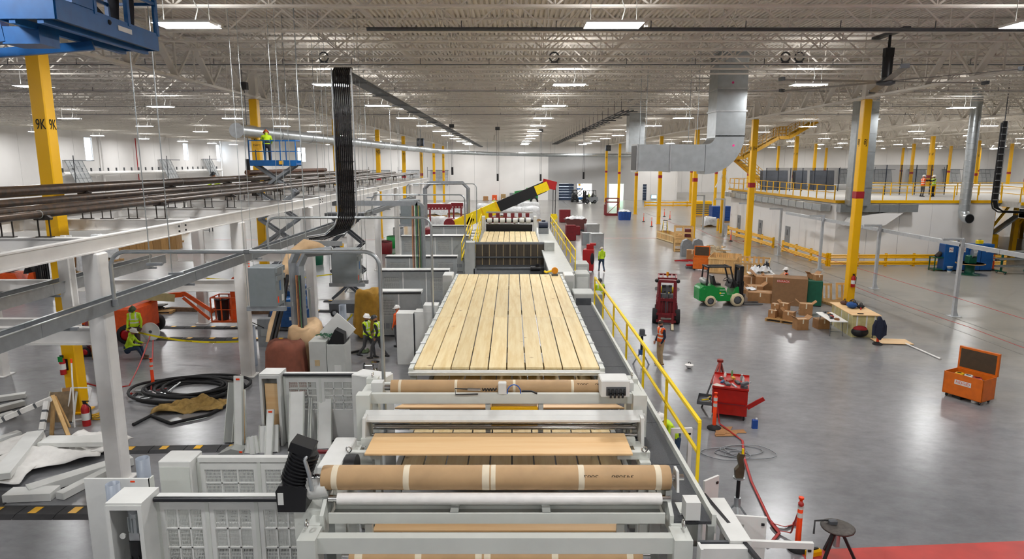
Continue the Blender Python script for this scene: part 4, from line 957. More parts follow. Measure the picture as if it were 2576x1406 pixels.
# ================= PEOPLE =================
DEF = dict(pel=(0, 0, .96), spn=(0, .0, 1.14), chs=(0, .0, 1.36), nek=(0, 0, 1.49), hd=(0, .02, 1.64),
           shl=(-.185, 0, 1.42), ell=(-.25, -.02, 1.14), wrl=(-.25, .07, .89), shr=(.185, 0, 1.42), elr=(.25, -.02, 1.14), wrr=(.25, .07, .89),
           hpl=(-.1, 0, .93), knl=(-.11, .03, .5), anl=(-.11, -.02, .09), hpr=(.1, 0, .93), knr=(.11, .03, .5), anr=(.11, -.02, .09))
def person(label, loc, rz, pose=None, top=DARKCL, pants=JEANS, shoe=RUBBER, vest=None, hat=HATW, skin=SKIN, sleeve=None, hair=None, s=1.0, gloves=None, hood=False, bands=(.28, .42), shoulderband=True, kneel=False):
    J = {k: V(v) for k, v in DEF.items()}
    for k, v in (pose or {}).items(): J[k] = V(v)
    sleeve = sleeve or top; gl = gloves or skin
    prim = []      # (points, radii, flat, material slot)
    A = lambda pts, r, flat, k: prim.append(([V(p) for p in pts], r, flat, k))
    j = J
    A([j['pel'] - V((0, 0, .06)), j['pel'], j['spn'], j['chs'], (j['chs'] + j['nek']) / 2, j['nek'] + V((0, 0, -.03))], [.14, .165, .155, .18, .165, .07], .68, 0)
    A([j['shl'], j['chs'] + V((0, 0, .05)), j['shr']], [.07, .11, .07], .9, 0)
    A([j['pel'] + V((0, 0, .06)), j['pel'] - V((0, 0, .1))], [.168, .15], .78, 1)
    for sd in 'lr':
        e, w = j['el' + sd], j['wr' + sd]
        A([j['sh' + sd], e], [.062, .05], 1, 2); A([e, w], [.05, .036], 1, 2)
        A([j['hp' + sd], j['kn' + sd]], [.095, .066], 1, 1); A([j['kn' + sd], j['an' + sd]], [.064, .05], 1, 1)
        an = j['an' + sd]; f = (j['kn' + sd] - an); fw = V((0, 1, 0)) if not kneel else V((0, .9, -.2))
        A([an - fw * .06 - V((0, 0, .035)), an + fw * .08 - V((0, 0, .04)), an + fw * .17 - V((0, 0, .05))], [.05, .052, .04], .8, 3)
        d = (w - e).normalized(); A([w, w + d * .05, w + d * .1], [.034, .042, .03], .6, 4)
    hd = j['hd']; up = (hd - j['nek']).normalized()
    A([j['nek'] - up * .04, hd - up * .05], [.058, .055], 1, 5)
    A([hd - up * .115, hd - up * .06, hd, hd + up * .06, hd + up * .105], [.045, .074, .086, .082, .05], 1.12, 5)
    fwd = V((0, 1, 0)); fwd = (fwd - up * fwd.dot(up)).normalized()
    A([hd + fwd * .09 - up * .0, hd + fwd * .115 - up * .035], [.012, .019], 1, 5)
    side = up.cross(fwd)
    for q in (-1, 1): A([hd + side * q * .088 + up * .015, hd + side * q * .088 - up * .03], [.02, .016], .6, 5)
    if hood: A([j['nek'] - fwd * .07, j['nek'] - fwd * .1 + up * .06], [.1, .07], .8, 0)
    g = G()
    for pts, r, flat, k in prim:
        g.tube(pts, r, 12, flat=flat)
        for p, q in ((pts[0], r[0]), (pts[-1], r[-1])): g.sph(p, (q, q * flat, q * .8), 10, 6)
    root = thing('person', label, 'person', loc, rz); root.scale = (s, s, s)
    o = g.obj('body', [top, pants, sleeve, shoe, gl, skin])
    md = o.modifiers.new('remesh', 'REMESH'); md.mode = 'VOXEL'; md.voxel_size = .019; md.use_smooth_shade = True
    m2 = o.modifiers.new('smooth', 'SMOOTH'); m2.iterations = 3; m2.factor = .5
    dg = bpy.context.evaluated_depsgraph_get(); me = bpy.data.meshes.new_from_object(o.evaluated_get(dg))
    old = o.data; o.modifiers.clear(); o.data = me; bpy.data.meshes.remove(old)
    me.materials.clear()
    for m in (top, pants, sleeve, shoe, gl, skin): me.materials.append(m)
    segs = [(p, q, (r[i] + r[i + 1]) / 2, k) for pts, r, fl_, k in prim for i, (p, q) in enumerate(zip(pts, pts[1:]))]
    mi, tors = [], []
    for f in me.polygons:
        c = f.center; best = None
        for p, q, r, k in segs:
            d = q - p; t = max(0, min(1, (c - p).dot(d) / max(d.length_squared, 1e-9))); e = (c - p - d * t).length - r
            if best is None or e < best[0]: best = (e, k)
        k = best[1]; mi.append(k)
    me.polygons.foreach_set('material_index', mi); me.update()
    # five fingers on each hand, joined into the body mesh
    bm = bmesh.new(); bm.from_mesh(me)
    fg = G()
    for sd in 'lr':
        w, e = j['wr' + sd], j['el' + sd]; d = (w - e).normalized(); a, b = frame(d, fwd); h = w + d * .085
        sx_ = 1 if sd == 'l' else -1
        for i, Lf in enumerate((.06, .075, .08, .07)):
            p = h + b * ((i - 1.5) * .019); fg.tube([p, p + d * Lf * .5 + a * .008 * sx_, p + d * Lf * .85 + a * .03 * sx_], [.0095, .009, .007], 6)
        p = w + d * .03 + b * .03; fg.tube([p, p + d * .035 + b * .025, p + d * .06 + b * .028 + a * .01 * sx_], [.011, .01, .008], 6)
    tmp = fg.mesh('fingers', gl); tmp.polygons.foreach_set('material_index', [4] * len(tmp.polygons)); bm.from_mesh(tmp); bm.to_mesh(me); bm.free(); bpy.data.meshes.remove(tmp)
    o.name = 'body'; o.parent = root
    for q in (-1, 1): G().sph(hd + fwd * .092 + side * q * .032 + up * .008, .011, 8, 5).obj('eye', BLACK, root)
    G().beam(hd + fwd * .098 - up * .055 - side * .025, hd + fwd * .098 - up * .055 + side * .025, .008, .012).obj('mouth', mat('lips', '8A4A40', .6), root)
    Mh = Matrix((( *side, 0), (*fwd, 0), (*up, 0), (0, 0, 0, 1))).transposed(); Mh.translation = hd
    if hat:
        hg = G(Mh); hg.sph((0, 0, .035), (.122, .14, .125), 16, 6, 0, math.pi * .52); hg.lathe([(.12, .03), (.15, .022), (.15, .03), (.12, .045)], 18, (0, .012, 0)); hg.cb((0, .15, .024), (.17, .07, .012)); hg.cb((0, 0, .16), (.03, .2, .012))
        hg.obj('hard_hat', hat, root)
    if hair:
        hg = G(Mh); hg.sph((0, -.012, .022), (.096, .108, .105), 14, 8, 0, math.pi * .55); hg.obj('hair', hair, root)
    if vest:
        bm = bmesh.new(); bm.from_mesh(me); bm.faces.ensure_lookup_table(); ax = (j['nek'] - j['pel']); L_ = ax.length; ax = ax / L_
        keep = set()
        for f in bm.faces:
            if f.material_index not in (0, 2): continue
            c = f.calc_center_median(); h = (c - j['pel']).dot(ax); off = c - j['pel'] - ax * h
            if -.02 < h < L_ - .0 and off.length < .235 and (h > .1 or f.material_index == 0) and (f.material_index == 0 or (abs(off.dot(side)) < .2)): keep.add(f.index)
        bmesh.ops.delete(bm, geom=[f for f in bm.faces if f.index not in keep], context='FACES'); bm.normal_update()
        for v in bm.verts: v.co += v.normal * .014
        for f in bm.faces:
            c = f.calc_center_median(); h = (c - j['pel']).dot(ax); f.material_index = 0
            for b_ in bands:
                if abs(h - b_ + .14) < .025: f.material_index = 1
            if shoulderband and h > .3 and abs(abs((c - j['pel']).dot(side)) - .1) < .022: f.material_index = 1
        mv = bpy.data.meshes.new('vest'); bm.to_mesh(mv); bm.free(); mv.materials.append(vest); mv.materials.append(REFL)
        vo = bpy.data.objects.new('vest', mv); COL.objects.link(vo); vo.parent = root
        so = vo.modifiers.new('thickness', 'SOLIDIFY'); so.thickness = .008
    return root
WALK = dict(knl=(-.11, .2, .52), anl=(-.11, .26, .1), knr=(.11, -.06, .5), anr=(.11, -.34, .16), ell=(-.25, -.12, 1.16), wrl=(-.24, -.02, .93), elr=(.25, .08, 1.15), wrr=(.23, .26, .98))
VORANGE = mat('vest_orange', 'F0601E', .6, var=.05); HATBK = mat('dark_hard_hat', '2E3236', .35, var=.05); HATOR = mat('orange_hard_hat', 'D8622A', .35, var=.05); TANP = mat('tan_trousers', 'B39872', .8, var=.08); GREYP = mat('grey_trousers', '4A4A4C', .8, var=.12)
NAVY = mat('navy_cloth', '1D2338', .85, var=.12); HAIRB = mat('brown_hair', '3C2C22', .7, var=.2); BROWNP = mat('brown_trousers', '5A4C44', .85, var=.1); BOOT = mat('brown_boot', '6A4730', .7, var=.1)
SKIND = mat('skin_dark', '6A4838', .55, var=.05)
ps = lambda px_, py_: Fz(px_, py_)
person('man in an orange vest and tan trousers standing by the yellow handrail', ps(1660, 918), R(105), dict(elr=(.25, -.03, 1.16), wrr=(.23, .1, .92), ell=(-.25, -.03, 1.16), wrl=(-.23, .1, .92), hd=(0, .04, 1.64)), NAVY, TANP, BOOT, VORANGE, None, hair=HAIRB)
person('worker in a lime hooded top walking away on the right aisle', ps(1513, 684), R(8), WALK, LIME, JEANS, BOOT, None, mat('tan_hat', 'D8CFC0', .5), hood=True, gloves=DARKCL)
person('worker with a white hard hat walking right past the ochre tarp', ps(925, 900), R(-110), WALK, DARKCL, GREYP, RUBBER, LIME, HATW, gloves=LIME)
person('worker with a dark hard hat walking just right of the other one', ps(952, 903), R(75), dict(WALK, nek=(0, .06, 1.49), hd=(0, .11, 1.62)), DARKCL, GREYP, RUBBER, LIME, HATBK)
person('worker with a white hard hat and orange top half hidden by white cabinets', ps(1003, 872), R(60), None, VORANGE, GREYP, RUBBER, None, HATW)
person('worker in a striped lime vest standing behind the caution tape', ps(345, 878), R(190), dict(hd=(0, .06, 1.62)), LIME, BROWNP, BOOT, LIME, mat('green_hard_hat', '3A4A2A', .4), skin=SKIND, sleeve=LIME, s=1.04)
SIT = dict(pel=(0, -.1, .42), spn=(0, -.04, .6), chs=(0, .06, .8), nek=(0, .12, .93), hd=(0, .17, 1.08), shl=(-.19, .07, .86), shr=(.19, .07, .86), ell=(-.25, .2, .62), wrl=(-.17, .42, .58), elr=(.25, .2, .62), wrr=(.17, .42, .58),
           hpl=(-.1, -.08, .4), hpr=(.1, -.08, .4), knl=(-.15, .34, .5), knr=(.15, .34, .46), anl=(-.14, .42, .09), anr=(.15, .5, .09))
person('worker in a lime jacket and jeans crouching beside the white column', ps(330, 902), R(-80), SIT, LIME, JEANS, BOOT, None, HATW, hood=True, bands=())
BEND = dict(spn=(0, .1, 1.12), chs=(0, .26, 1.27), nek=(0, .36, 1.36), hd=(0, .44, 1.46), shl=(-.19, .26, 1.32), shr=(.19, .26, 1.32), ell=(-.26, .36, 1.08), wrl=(-.2, .52, .98), elr=(.26, .36, 1.08), wrr=(.2, .52, .98))
person('worker with a white hard hat bending beside the catwalk', V((4.05, 15.4, 0)), R(110), BEND, LIME, JEANS, BOOT, None, HATW)
person('worker in a lime vest standing at the far end of the catwalk rail', ps(1507, 785), R(180), None, DARKCL, NAVY, RUBBER, LIME, HATBK, bands=(.28,))
person('worker with a white hard hat behind the tall brown carton', V((15.6, 36.9, 0)), R(70), None, DARKCL, JEANS, RUBBER, VORANGE, HATW, skin=SKIND)
q = Fy(545, 448, 33.0)
person('welder in a lime shirt and dark hard hat kneeling on the rack behind the pipes', V((q.x, 33.0, 5.95)), R(150), SIT, LIME, DARKCL, RUBBER, None, HATBK)
q = Fy(2345, 500, 55)
person('worker with a white hard hat and lime vest on the mezzanine', V((q.x, 55, 4.86)), R(80), dict(ell=(-.2, .2, 1.3), wrl=(-.12, .42, 1.36), elr=(.2, .2, 1.3), wrr=(.12, .42, 1.36)), NAVY, NAVY, RUBBER, LIME, HATW)
q = Fy(2318, 500, 55)
person('worker in an orange vest reaching right on the mezzanine', V((q.x, 55, 4.86)), R(-80), dict(ell=(-.2, .2, 1.3), wrl=(-.12, .42, 1.36), elr=(.2, .2, 1.3), wrr=(.12, .42, 1.36)), VORANGE, GREYP, RUBBER, VORANGE, HATW, sleeve=NAVY)
q = Fz(1262, 492)
person('tiny worker in a lime vest standing by the far crane, left one', V((q.x - .5, 110, 0)), R(20), None, LIME, DARKCL, RUBBER, LIME, HATW)
person('tiny worker in a lime vest standing by the far crane, right one', V((q.x + .9, 110.6, 0)), R(-30), None, LIME, DARKCL, RUBBER, LIME, HATW)
person('tiny worker in a lime vest riding by the far bright doorway', V((15.2, 130.5, 0)), R(30), None, LIME, DARKCL, RUBBER, LIME, HATW)
# ================= LIFTS, LEFT FLOOR =================
def wheel(t, c, r, w, m=RUBBER, hub=GALV, axis='X', name='wheel'):
    pr = [(r * .6, -w / 2), (r * .95, -w / 2), (r, -w * .3), (r, w * .3), (r * .95, w / 2), (r * .6, w / 2)]
    o = G().lathe(pr, 20, c, axis, caps=False).obj(name, m, t); G().lathe([(0.001, -w * .42), (r * .3, -w * .45), (r * .62, -w * .4), (r * .62, w * .4), (r * .3, w * .45), (0.001, w * .42)], 16, c, axis).obj('hub', hub, o)
    return o
def scissor(label, x, y, rz, zp, n, body, arm, L_=2.3, W_=.85, rails=True, z0=.75, plat=True):
    t = thing('scissor_lift', label, 'lift', (x, y, 0), rz)
    G().bev((0, 0, .2), (L_, W_, .5), .03).obj('chassis', body, t)
    for sx_ in (-1, 1):
        for sy_ in (-1, 1): wheel(t, (sx_ * L_ * .36, sy_ * (W_ / 2 + .0), .2), .2, .16, axis='Y')
    h = (zp - .12 - z0) / n; a = L_ * .42
    for i in range(n):
        za, zb = z0 + i * h, z0 + (i + 1) * h
        for sy_ in (-1, 1):
            yy_ = sy_ * (W_ * .36)
            G().beam((-a, yy_, za), (a, yy_, zb), .07, .13).obj('scissor_arm', arm, t); G().beam((a, yy_ - sy_ * .08, za), (-a, yy_ - sy_ * .08, zb), .07, .13).obj('scissor_arm', arm, t)
        for xx in (-a, a): G().cyl((xx, -W_ * .4, zb), (xx, W_ * .4, zb), .035, 8).obj('pin', DGREY, t)
        G().cyl((-a * .3, 0, za + h * .2), (a * .5, 0, zb - h * .15), .05, 8).obj('ram', GALV, t)
    if plat:
        G().box(-L_ / 2, L_ / 2, -W_ / 2, W_ / 2, zp - .1, zp).obj('platform', body, t)
        for sy_ in (-1, 1): G().box(-L_ / 2, L_ / 2, sy_ * W_ / 2 - .02, sy_ * W_ / 2 + .02, zp - .14, zp + .14).obj('toe_board', body, t)
        c = [(-L_ / 2, -W_ / 2, zp), (L_ / 2, -W_ / 2, zp), (L_ / 2, W_ / 2, zp), (-L_ / 2, W_ / 2, zp), (-L_ / 2, -W_ / 2, zp)]
        rail(t, c, 1.1, m=body, step=.7, r=.022, post=.04)
        G().cb((-L_ / 2 + .45, -W_ / 2 - .06, zp + .85), (.42, .1, .42)).obj('control_box', mat('sign_amber', 'E8B030', .5), t)
        G().cb((L_ * .18, -W_ / 2 - .03, zp + .02), (.22, .02, .18)).obj('sticker', MATS['sign_amber'], t)
    return t
q = Fy(694, 400, 33.6)
sl = scissor('blue scissor lift raised beside the second left column, a worker aboard', q.x, 33.6, 0, 7.62, 5, BLUE, MGREY)
text('lettering', 'Herc', .17, INK, sl, (-.7, -.6, 8.49), (R(90), 0, 0))
person('worker in lime with an orange hard hat leaning over the blue lift rail', V((q.x - .45, 33.7, 7.62)), R(20), dict(BEND, hd=(0, .3, 1.5), nek=(0, .24, 1.4)), LIME, DARKCL, RUBBER, None, HATOR)
q = Fz(882, 792)
s2 = scissor('dark grey scissor lift with open arms behind the ochre tarp', q.x, q.y, 0, 5.2, 3, DGREY, mat('arm_charcoal', '4A4E54', .4, var=.05), 1.9, .9, plat=False, z0=.9)
G().box(-.95, .95, -.45, .45, 5.05, 5.2).obj('platform', DGREY, s2)
# blue boom lift platform above the top left corner
bl = thing('boom_lift', 'blue boom lift platform with railings at the top left corner', 'lift', (0, 0, 0))
x0, x1, y0, y1, zb = -6.55, -5.79, 8.8, 11.25, 9.45
MESH = mat('platform_mesh', '6A7076', .6, .3, var=.3, scale=60)
G().box(x0, x1, y0, y1, zb, zb + .03).obj('platform_floor', MESH, bl)
for x in (x0, x1): G().box(x - .02, x + .02, y0, y1, zb - .03, zb + .24).obj('toe_board', BLUE, bl)
for y in (y0, y1): G().box(x0, x1, y - .02, y + .02, zb - .03, zb + .24).obj('toe_board', BLUE, bl)
for x in (x0 + .2, x1 - .2): G().box(x - .04, x + .04, y0, y1, zb - .08, zb).obj('bearer', BLUE, bl)
rail(bl, [(x0, y0, zb + .2), (x1, y0, zb + .2), (x1, y1, zb + .2), (x0, y1, zb + .2), (x0, y0, zb + .2)], .95, m=BLUE, step=.8, r=.025, post=.06)
G().box(x1 - .25, x1 + .04, y0 + .3, y0 + .75, zb + .24, zb + .8).obj('control_panel', BLUE, bl)
G().cb((x1 + .025, 10.3, zb + .12), (.01, .35, .07)).obj('sticker', LGREY, bl)
pts = [(-6.8, 9.3, 9.35), (-8.4, 9.0, 9.15), (-12.5, 7.2, 5.5), (-15, 6, 1.3)]
for a, b in zip(pts, pts[1:]): G().beam(a, b, .22, .26).obj('boom', BLUE, bl)
G().cb((-6.55, 9.4, 9.3), (.5, .4, .22)).obj('rotator', BLUE, bl); G().beam((-8.0, 9.5, 9.05), (-6.2, 10.2, 9.33), .1, .12).obj('jib_link', BLUE, bl)
G().bev((-15, 5, .35), (2.2, 3.4, 1.0), .06).obj('turret', BLUE, bl)
for sx_ in (-1, 1):
    for sy_ in (-1, 1): wheel(bl, (-15 + sx_ * 1.15, 5 + sy_ * 1.2, .45), .45, .35)
G().tube([(x0 + .1, 9.5, zb + .9), (x0 - .2, 9.4, zb + .4), (-7.3, 9.3, 9.3)], .03, 6).obj('hose', BLACK, bl)
person('worker in dark trousers standing at the far end of the top left platform', V((-6.1, 10.85, zb + .03)), R(10), None, DARKCL, DARKCL, RUBBER, None, HATW)
person('worker in dark clothes standing nearer on the top left platform', V((-6.15, 9.75, zb + .03)), R(100), WALK, NAVY, DARKCL, RUBBER, None, HATW)

# ---- orange boom lift behind the rack
ob = thing('boom_lift', 'orange boom lift with a low basket behind the white columns', 'lift', (0, 0, 0))
q = Fz(250, 880); bx_, by_ = q.x - .3, q.y + 2.0
OLIVE = mat('boom_cream', 'B4A678', .5, var=.08)
G().bev((bx_, by_, .45), (2.6, 2.0, 1.1), .1).obj('turret', ORANGE, ob); G().prism([(-1.2, 1.5), (1.0, 1.5), (.6, 1.72), (-.9, 1.7)], by_ - .7, by_ + .7, 'Y').obj('engine_cover', ORANGE, ob).location.x = bx_
for sx_ in (-1, 1):
    for sy_ in (-1, 1): wheel(ob, (bx_ + sx_ * 1.0, by_ + sy_ * 1.1, .42), .42, .3, hub=RED, axis='Y')
text('lettering', 'LIFT', .3, INK, ob, (bx_ - .75, by_ - 1.02, 1.35), (R(90), 0, 0))
e = Fz(440, 770, 1.2); k = Fz(545, 770, .9); f = V((bx_ + .8, by_, 1.9))
G().beam(f, V((e.x, e.y, 1.6)), .3, .34).obj('boom', OLIVE, ob); G().beam(V((e.x - 1.6, e.y, 1.6)), V((e.x + .4, e.y, 1.75)), .2, .22).obj('boom_inner', ORANGE, ob)
G().beam(V((e.x + .4, e.y, 1.85)), V((k.x + .3, k.y - 1, .85)), .12, .16).obj('jib', ORANGE, ob); G().beam(V((e.x + .4, e.y, 1.6)), V((k.x + .1, k.y - 1, .5)), .1, .12).obj('jib', ORANGE, ob)
bq = V((k.x + .9, k.y - 1, .45)); OR2 = mat('basket_orange', 'C8501E', .45, var=.1)
G().box(bq.x - .5, bq.x + .9, bq.y - .45, bq.y + .45, bq.z, bq.z + .08).obj('basket_floor', OR2, ob)
rail(ob, [(bq.x - .5, bq.y - .45, bq.z), (bq.x + .9, bq.y - .45, bq.z), (bq.x + .9, bq.y + .45, bq.z), (bq.x - .5, bq.y + .45, bq.z), (bq.x - .5, bq.y - .45, bq.z)], 1.15, m=OR2, step=.5, r=.022, post=.05)
G().prism([(-.15, 0), (.28, 0), (.32, 1.9), (.1, 2.05), (-.05, 1.9)], bq.y - .1, bq.y + .25, 'Y').obj('mast_cover', ORANGE, ob).location = (bq.x + .35, 0, bq.z)
tb_ = thing('trash_can', 'black bin hanging in the orange lift basket', 'bin', (bq.x - .1, bq.y - .15, bq.z + .08)); G().lathe([(.24, 0), (.3, .95), (.32, .95), (.32, 1.0), (.2, 1.04), (0.001, 1.05)], 16).obj('barrel', BLACK, tb_); G().torus((0, 0, .97), .33, .025, 18, 6).obj('rim', BLACK, tb_)
# cart with red wheel and pine frame beside
q = Fz(225, 895); ct = thing('torch_cart', 'cylinder cart with a red wheel beside the yellow column', 'cart', q)
for dx, c in ((0, DRED), (.28, DGREEN)): G().lathe([(.12, .15), (.12, 1.2), (.06, 1.35), (.04, 1.45)], 12, (dx, .1, 0)).obj('gas_cylinder', c, ct)
G().box(-.2, .5, -.1, .3, .08, .14).obj('base', DGREY, ct); wheel(ct, (-.05, -.15, .2), .2, .06, RUBBER, RED, 'Y'); wheel(ct, (-.05, .35, .2), .2, .06, RUBBER, RED, 'Y')
for x in (-.15, .45): G().beam((x, .3, .1), (x, .35, 1.35), .04).obj('handle', DGREY, ct)
for k in range(4): G().torus((.14, -.06, .6 + k * .02), .22 + .02 * k, .016, 18, 5, 'Y').obj('hose', BLACK, ct)
q = Fz(236, 905); pf_ = thing('pine_stand', 'upright pine frame standing beside the torch cart', 'wooden frame', q)
for x, z0, z1 in ((0, 0, 2.0), (.75, 0, 1.8)): G().box(x - .04, x + .04, -.02, .02, z0, z1).obj('upright', PINEZ, pf_)
G().box(-.04, .8, -.02, .02, 0, .08).obj('sill', PINEX, pf_); G().box(-.04, .8, -.05, -.02, .5, .58).obj('rail', PINEX, pf_)
ds = thing('grinding_disc', 'large pale steel disc leaning behind the standing worker', 'disc', Fz(372, 862) + V((0, .3, 0))); o = G().cyl((0, -.02, .42), (0, .02, .42), .4, 28).obj('disc', LGREY, ds); G().cyl((0, -.06, .42), (0, .06, .42), .06, 12).obj('hub', DGREY, ds)
# caution tape
ctape = mat('caution_tape', 'F0D818', .4, var=.03)
def ctape_run(label, pts, h=.075, words=True):
    t = thing('caution_tape', label, 'tape', pts[0]); P = [V(p) - V(pts[0]) for p in pts]
    N = 24; path = []
    for a, b in zip(P, P[1:]):
        for i in range(N): u = i / N; path.append(a.lerp(b, u) - V((0, 0, .22 * math.sin(math.pi * u))))
    path.append(P[-1]); g = G(); n = len(path)
    g.add([p + V((0, 0, h / 2)) for p in path] + [p - V((0, 0, h / 2)) for p in path], [(i, i + 1, n + i + 1, n + i) for i in range(n - 1)], True); g.obj('ribbon', ctape, t)
    if words:
        for i in range(3, n - 4, 5):
            d = path[i + 1] - path[i]; text('lettering', 'CAUTION', h * .95, INK, t, path[i] + V((0, -.012, 0)), (R(90), -math.atan2(d.z, math.hypot(d.x, d.y)), math.atan2(d.y, d.x)), .0005)
    return t
ctape_run('yellow caution tape stretched from the pine stake to the second white column', [Fz(330, 885) + V((0, -.2, 1.0)), Fz(600, 905) + V((.2, 0, .75))])
ctape_run('far yellow caution tape behind the orange basket', [Fz(445, 770) + V((0, 3, 1.0)), Fz(790, 760) + V((0, 4, .9))], .07, False)
ctape_run('short yellow caution tape beside the grey post tubes', [Fz(838, 868) + V((0, 0, .95)), Fz(885, 860) + V((0, .3, 1.15))], .09)
# pallets, beams on floor
PALW = wood('pallet_wood', 'C49A62', '9A7444', 1.0, 'X', .8, False)
def pallet(t, c, w=1.2, d=1.0, rz=0.0, h=.14):
    M = Matrix.Translation(c) @ Matrix.Rotation(rz, 4, 'Z')
    for i in range(6): o = G().box(-w / 2, w / 2, -d / 2 + i * d * .18, -d / 2 + i * d * .18 + d * .11, h - .022, h).obj('deck_board', PALW, t); o.matrix_local = M
    for i in range(3): x = -w / 2 + .04 + i * (w - .08) / 2; o = G().box(x - .04, x + .04, -d / 2, d / 2, .02, h - .022).obj('stringer', PALW, t); o.matrix_local = M
    for i in range(3): o = G().box(-w / 2, w / 2, -d / 2 + i * d * .45, -d / 2 + i * d * .45 + .1, 0, .02).obj('bottom_board', PALW, t); o.matrix_local = M
def palletthing(label, c, rz=0, w=1.2, d=1.0):
    t = thing('pallet', label, 'pallet', c, rz); pallet(t, (0, 0, 0), w, d); return t
q = Fz(400, 785); palletthing('wooden pallet with dark scrap behind the standing worker', q, .1, 1.6, 1.1)
sc = thing('scrap_heap', 'dark flat scrap pieces lying on the wooden pallet', 'scrap', q + V((0, 0, .14)), .1)
for i in range(9): G().cb((rnd.uniform(-.55, .55), rnd.uniform(-.3, .3), .03 + .03 * i), (.5, .22, .05), rnd.uniform(0, 3)).obj('scrap_piece', SOOT, sc)
for i, (a, b) in enumerate((((430, 782), (590, 786)), ((560, 790), (780, 789)))):
    A_, B_ = Fz(*a), Fz(*b); t = thing('timber_beam', ('long brown timber lying on the floor, %s piece' % ('left', 'right')[i]), 'timber', A_); G().beam(V((0, 0, .1)), B_ - A_ + V((0, 0, .1)), .2, .2).obj('beam', mat('old_timber', '6E5540', .8, var=.2), t); G().box(-.1, .1, -.3, .3, 0, .05).obj('sleeper', MATS['old_timber'], t)
# cable protector ramps
RAMP = mat('cable_ramp', '3A3A3C', .7, var=.12)
def ramp(label, a, b, w=.5):
    A_, B_ = V(a), V(b); d = B_ - A_; n = max(1, round(d.length / .95)); t = thing('cable_ramp', label, 'cable ramp', A_, math.atan2(d.y, d.x)); st = d.length / n
    rm = G().prism([(-w / 2, 0), (-w * .28, .055), (w * .28, .055), (w / 2, 0)], 0, st - .02).mesh('ramp_section', RAMP); ym = G().prism([(-w * .2, .055), (-w * .24, .065), (w * .2, .065), (w * .24, .055)], .25 * st, .45 * st).mesh('yellow_bar', YEL)
    for i in range(n):
        o = bpy.data.objects.new('ramp_section', rm); COL.objects.link(o); o.parent = t; o.location = (i * st, 0, 0)
        o2 = bpy.data.objects.new('yellow_bar', ym); COL.objects.link(o2); o2.parent = o
ramp('black and yellow cable ramp crossing the bottom left floor', (-13.5, 13.45, 0), (-8.2, 13.45, 0), .62)
ramp('black and yellow cable ramp behind the white profile pile', (-11.5, 16.6, 0), (-7.0, 16.8, 0), .5)
A_, B_ = Fz(370, 824), Fz(600, 826); ramp('farther long cable ramp behind the caution tape', A_, B_ + V((5, 0, 0)))
A_, B_ = Fz(400, 853), Fz(600, 855); ramp('nearer long cable ramp behind the caution tape', A_, B_ + V((4.5, 0, 0)))
for i, y in enumerate((33.5, 36.0)): ramp('distant cable ramp beyond the blue welder, %s one' % ('nearer', 'farther')[i], (-10.5, y, 0), (-4.5, y, 0), .45)
t = thing('ramp_plate', 'flat dark rubber plate under the bottom left cable ramp', 'mat', (-12.4, 13.9, 0)); G().box(-.9, .9, -.65, .5, 0, .02).obj('plate', RAMP, t); G().box(-.9, .9, -.68, -.65, 0, .015).obj('lip', RAMP, t)
# ---- white profile pile at the left bottom
def beamthing(name, label, cat, p, q_, w, h, m, wrap=False):
    p, q_ = V(p), V(q_); t = thing(name, label, cat, p); G().beam(V((0, 0, 0)), q_ - p, w, h).obj('bar', m, t)
    if wrap:
        for k in range(1, 4): c = (q_ - p) * (k / 4); d_ = (q_ - p).normalized(); G().beam(c - d_ * .03, c + d_ * .03, w * 1.06, h * 1.06).obj('strap', DGREY, t)
    else: G().beam((q_ - p) * .002 - V((0, 0, 0)), (q_ - p) * .02, w * 1.02, h * 1.02).obj('end_cap', MW, t)
    return t
FOAM = mat('foam_wrap', 'E6E4E0', .7, var=.05, scale=6, bump=.4, bscale=8)
fl_ = lambda a, b, z: Fz(a, b, z)
beamthing('door_profile', 'long white profile lying flat along the bottom of the pile', 'profile', fl_(70, 1235, .12), fl_(330, 1155, .12), .35, .2, LGREY)
beamthing('door_profile', 'white profile lying parallel behind the lowest one', 'profile', fl_(150, 1248, .1), fl_(300, 1170, .1), .22, .16, LGREY)
beamthing('door_profile', 'white profile forming the short side of the pile frame', 'profile', fl_(20, 1245, .1), fl_(140, 1240, .1), .4, .18, LGREY)
beamthing('door_profile', 'white profile lying across the upper pile edge', 'profile', fl_(110, 1110, .3), fl_(275, 1108, .3), .5, .12, LGREY)
beamthing('door_profile', 'white profile at the left picture edge of the pile', 'profile', fl_(0, 1200, .3), fl_(90, 1090, .3), .4, .15, LGREY)
for i, (a, b) in enumerate((((0, 1000), (65, 993)), ((0, 1030), (60, 1012)), ((0, 1055), (35, 1040)), ((0, 1112), (50, 1090)))): beamthing('door_profile', 'short white profile end at the left picture edge, %s from the top' % ORD[i], 'profile', fl_(a[0] - 40, a[1] + 8, .1), fl_(*b, .1), .25, .15, LGREY)
shp = thing('foam_sheets', 'crumpled white foam sheets heaped on the profile pile', 'foam sheet', fl_(120, 1150, .12))
def crumple(cx, cy_, w, d, h, seed, rz=0):
    r_ = random.Random(seed); ph = [r_.uniform(0, 6) for _ in range(6)]
    def fn(u, v):
        x, y = (u - .5) * w, (v - .5) * d; z = h * (.5 + .28 * math.sin(u * 7 + ph[0]) * math.sin(v * 5 + ph[1]) + .22 * math.sin(u * 13 + v * 9 + ph[2]) + .12 * math.sin(u * 23 - v * 17 + ph[3])) * (1 - .6 * max(abs(2 * u - 1), abs(2 * v - 1)) ** 3)
        X_ = x * math.cos(rz) - y * math.sin(rz); Y_ = x * math.sin(rz) + y * math.cos(rz); return (cx + X_, cy_ + Y_, z)
    return fn
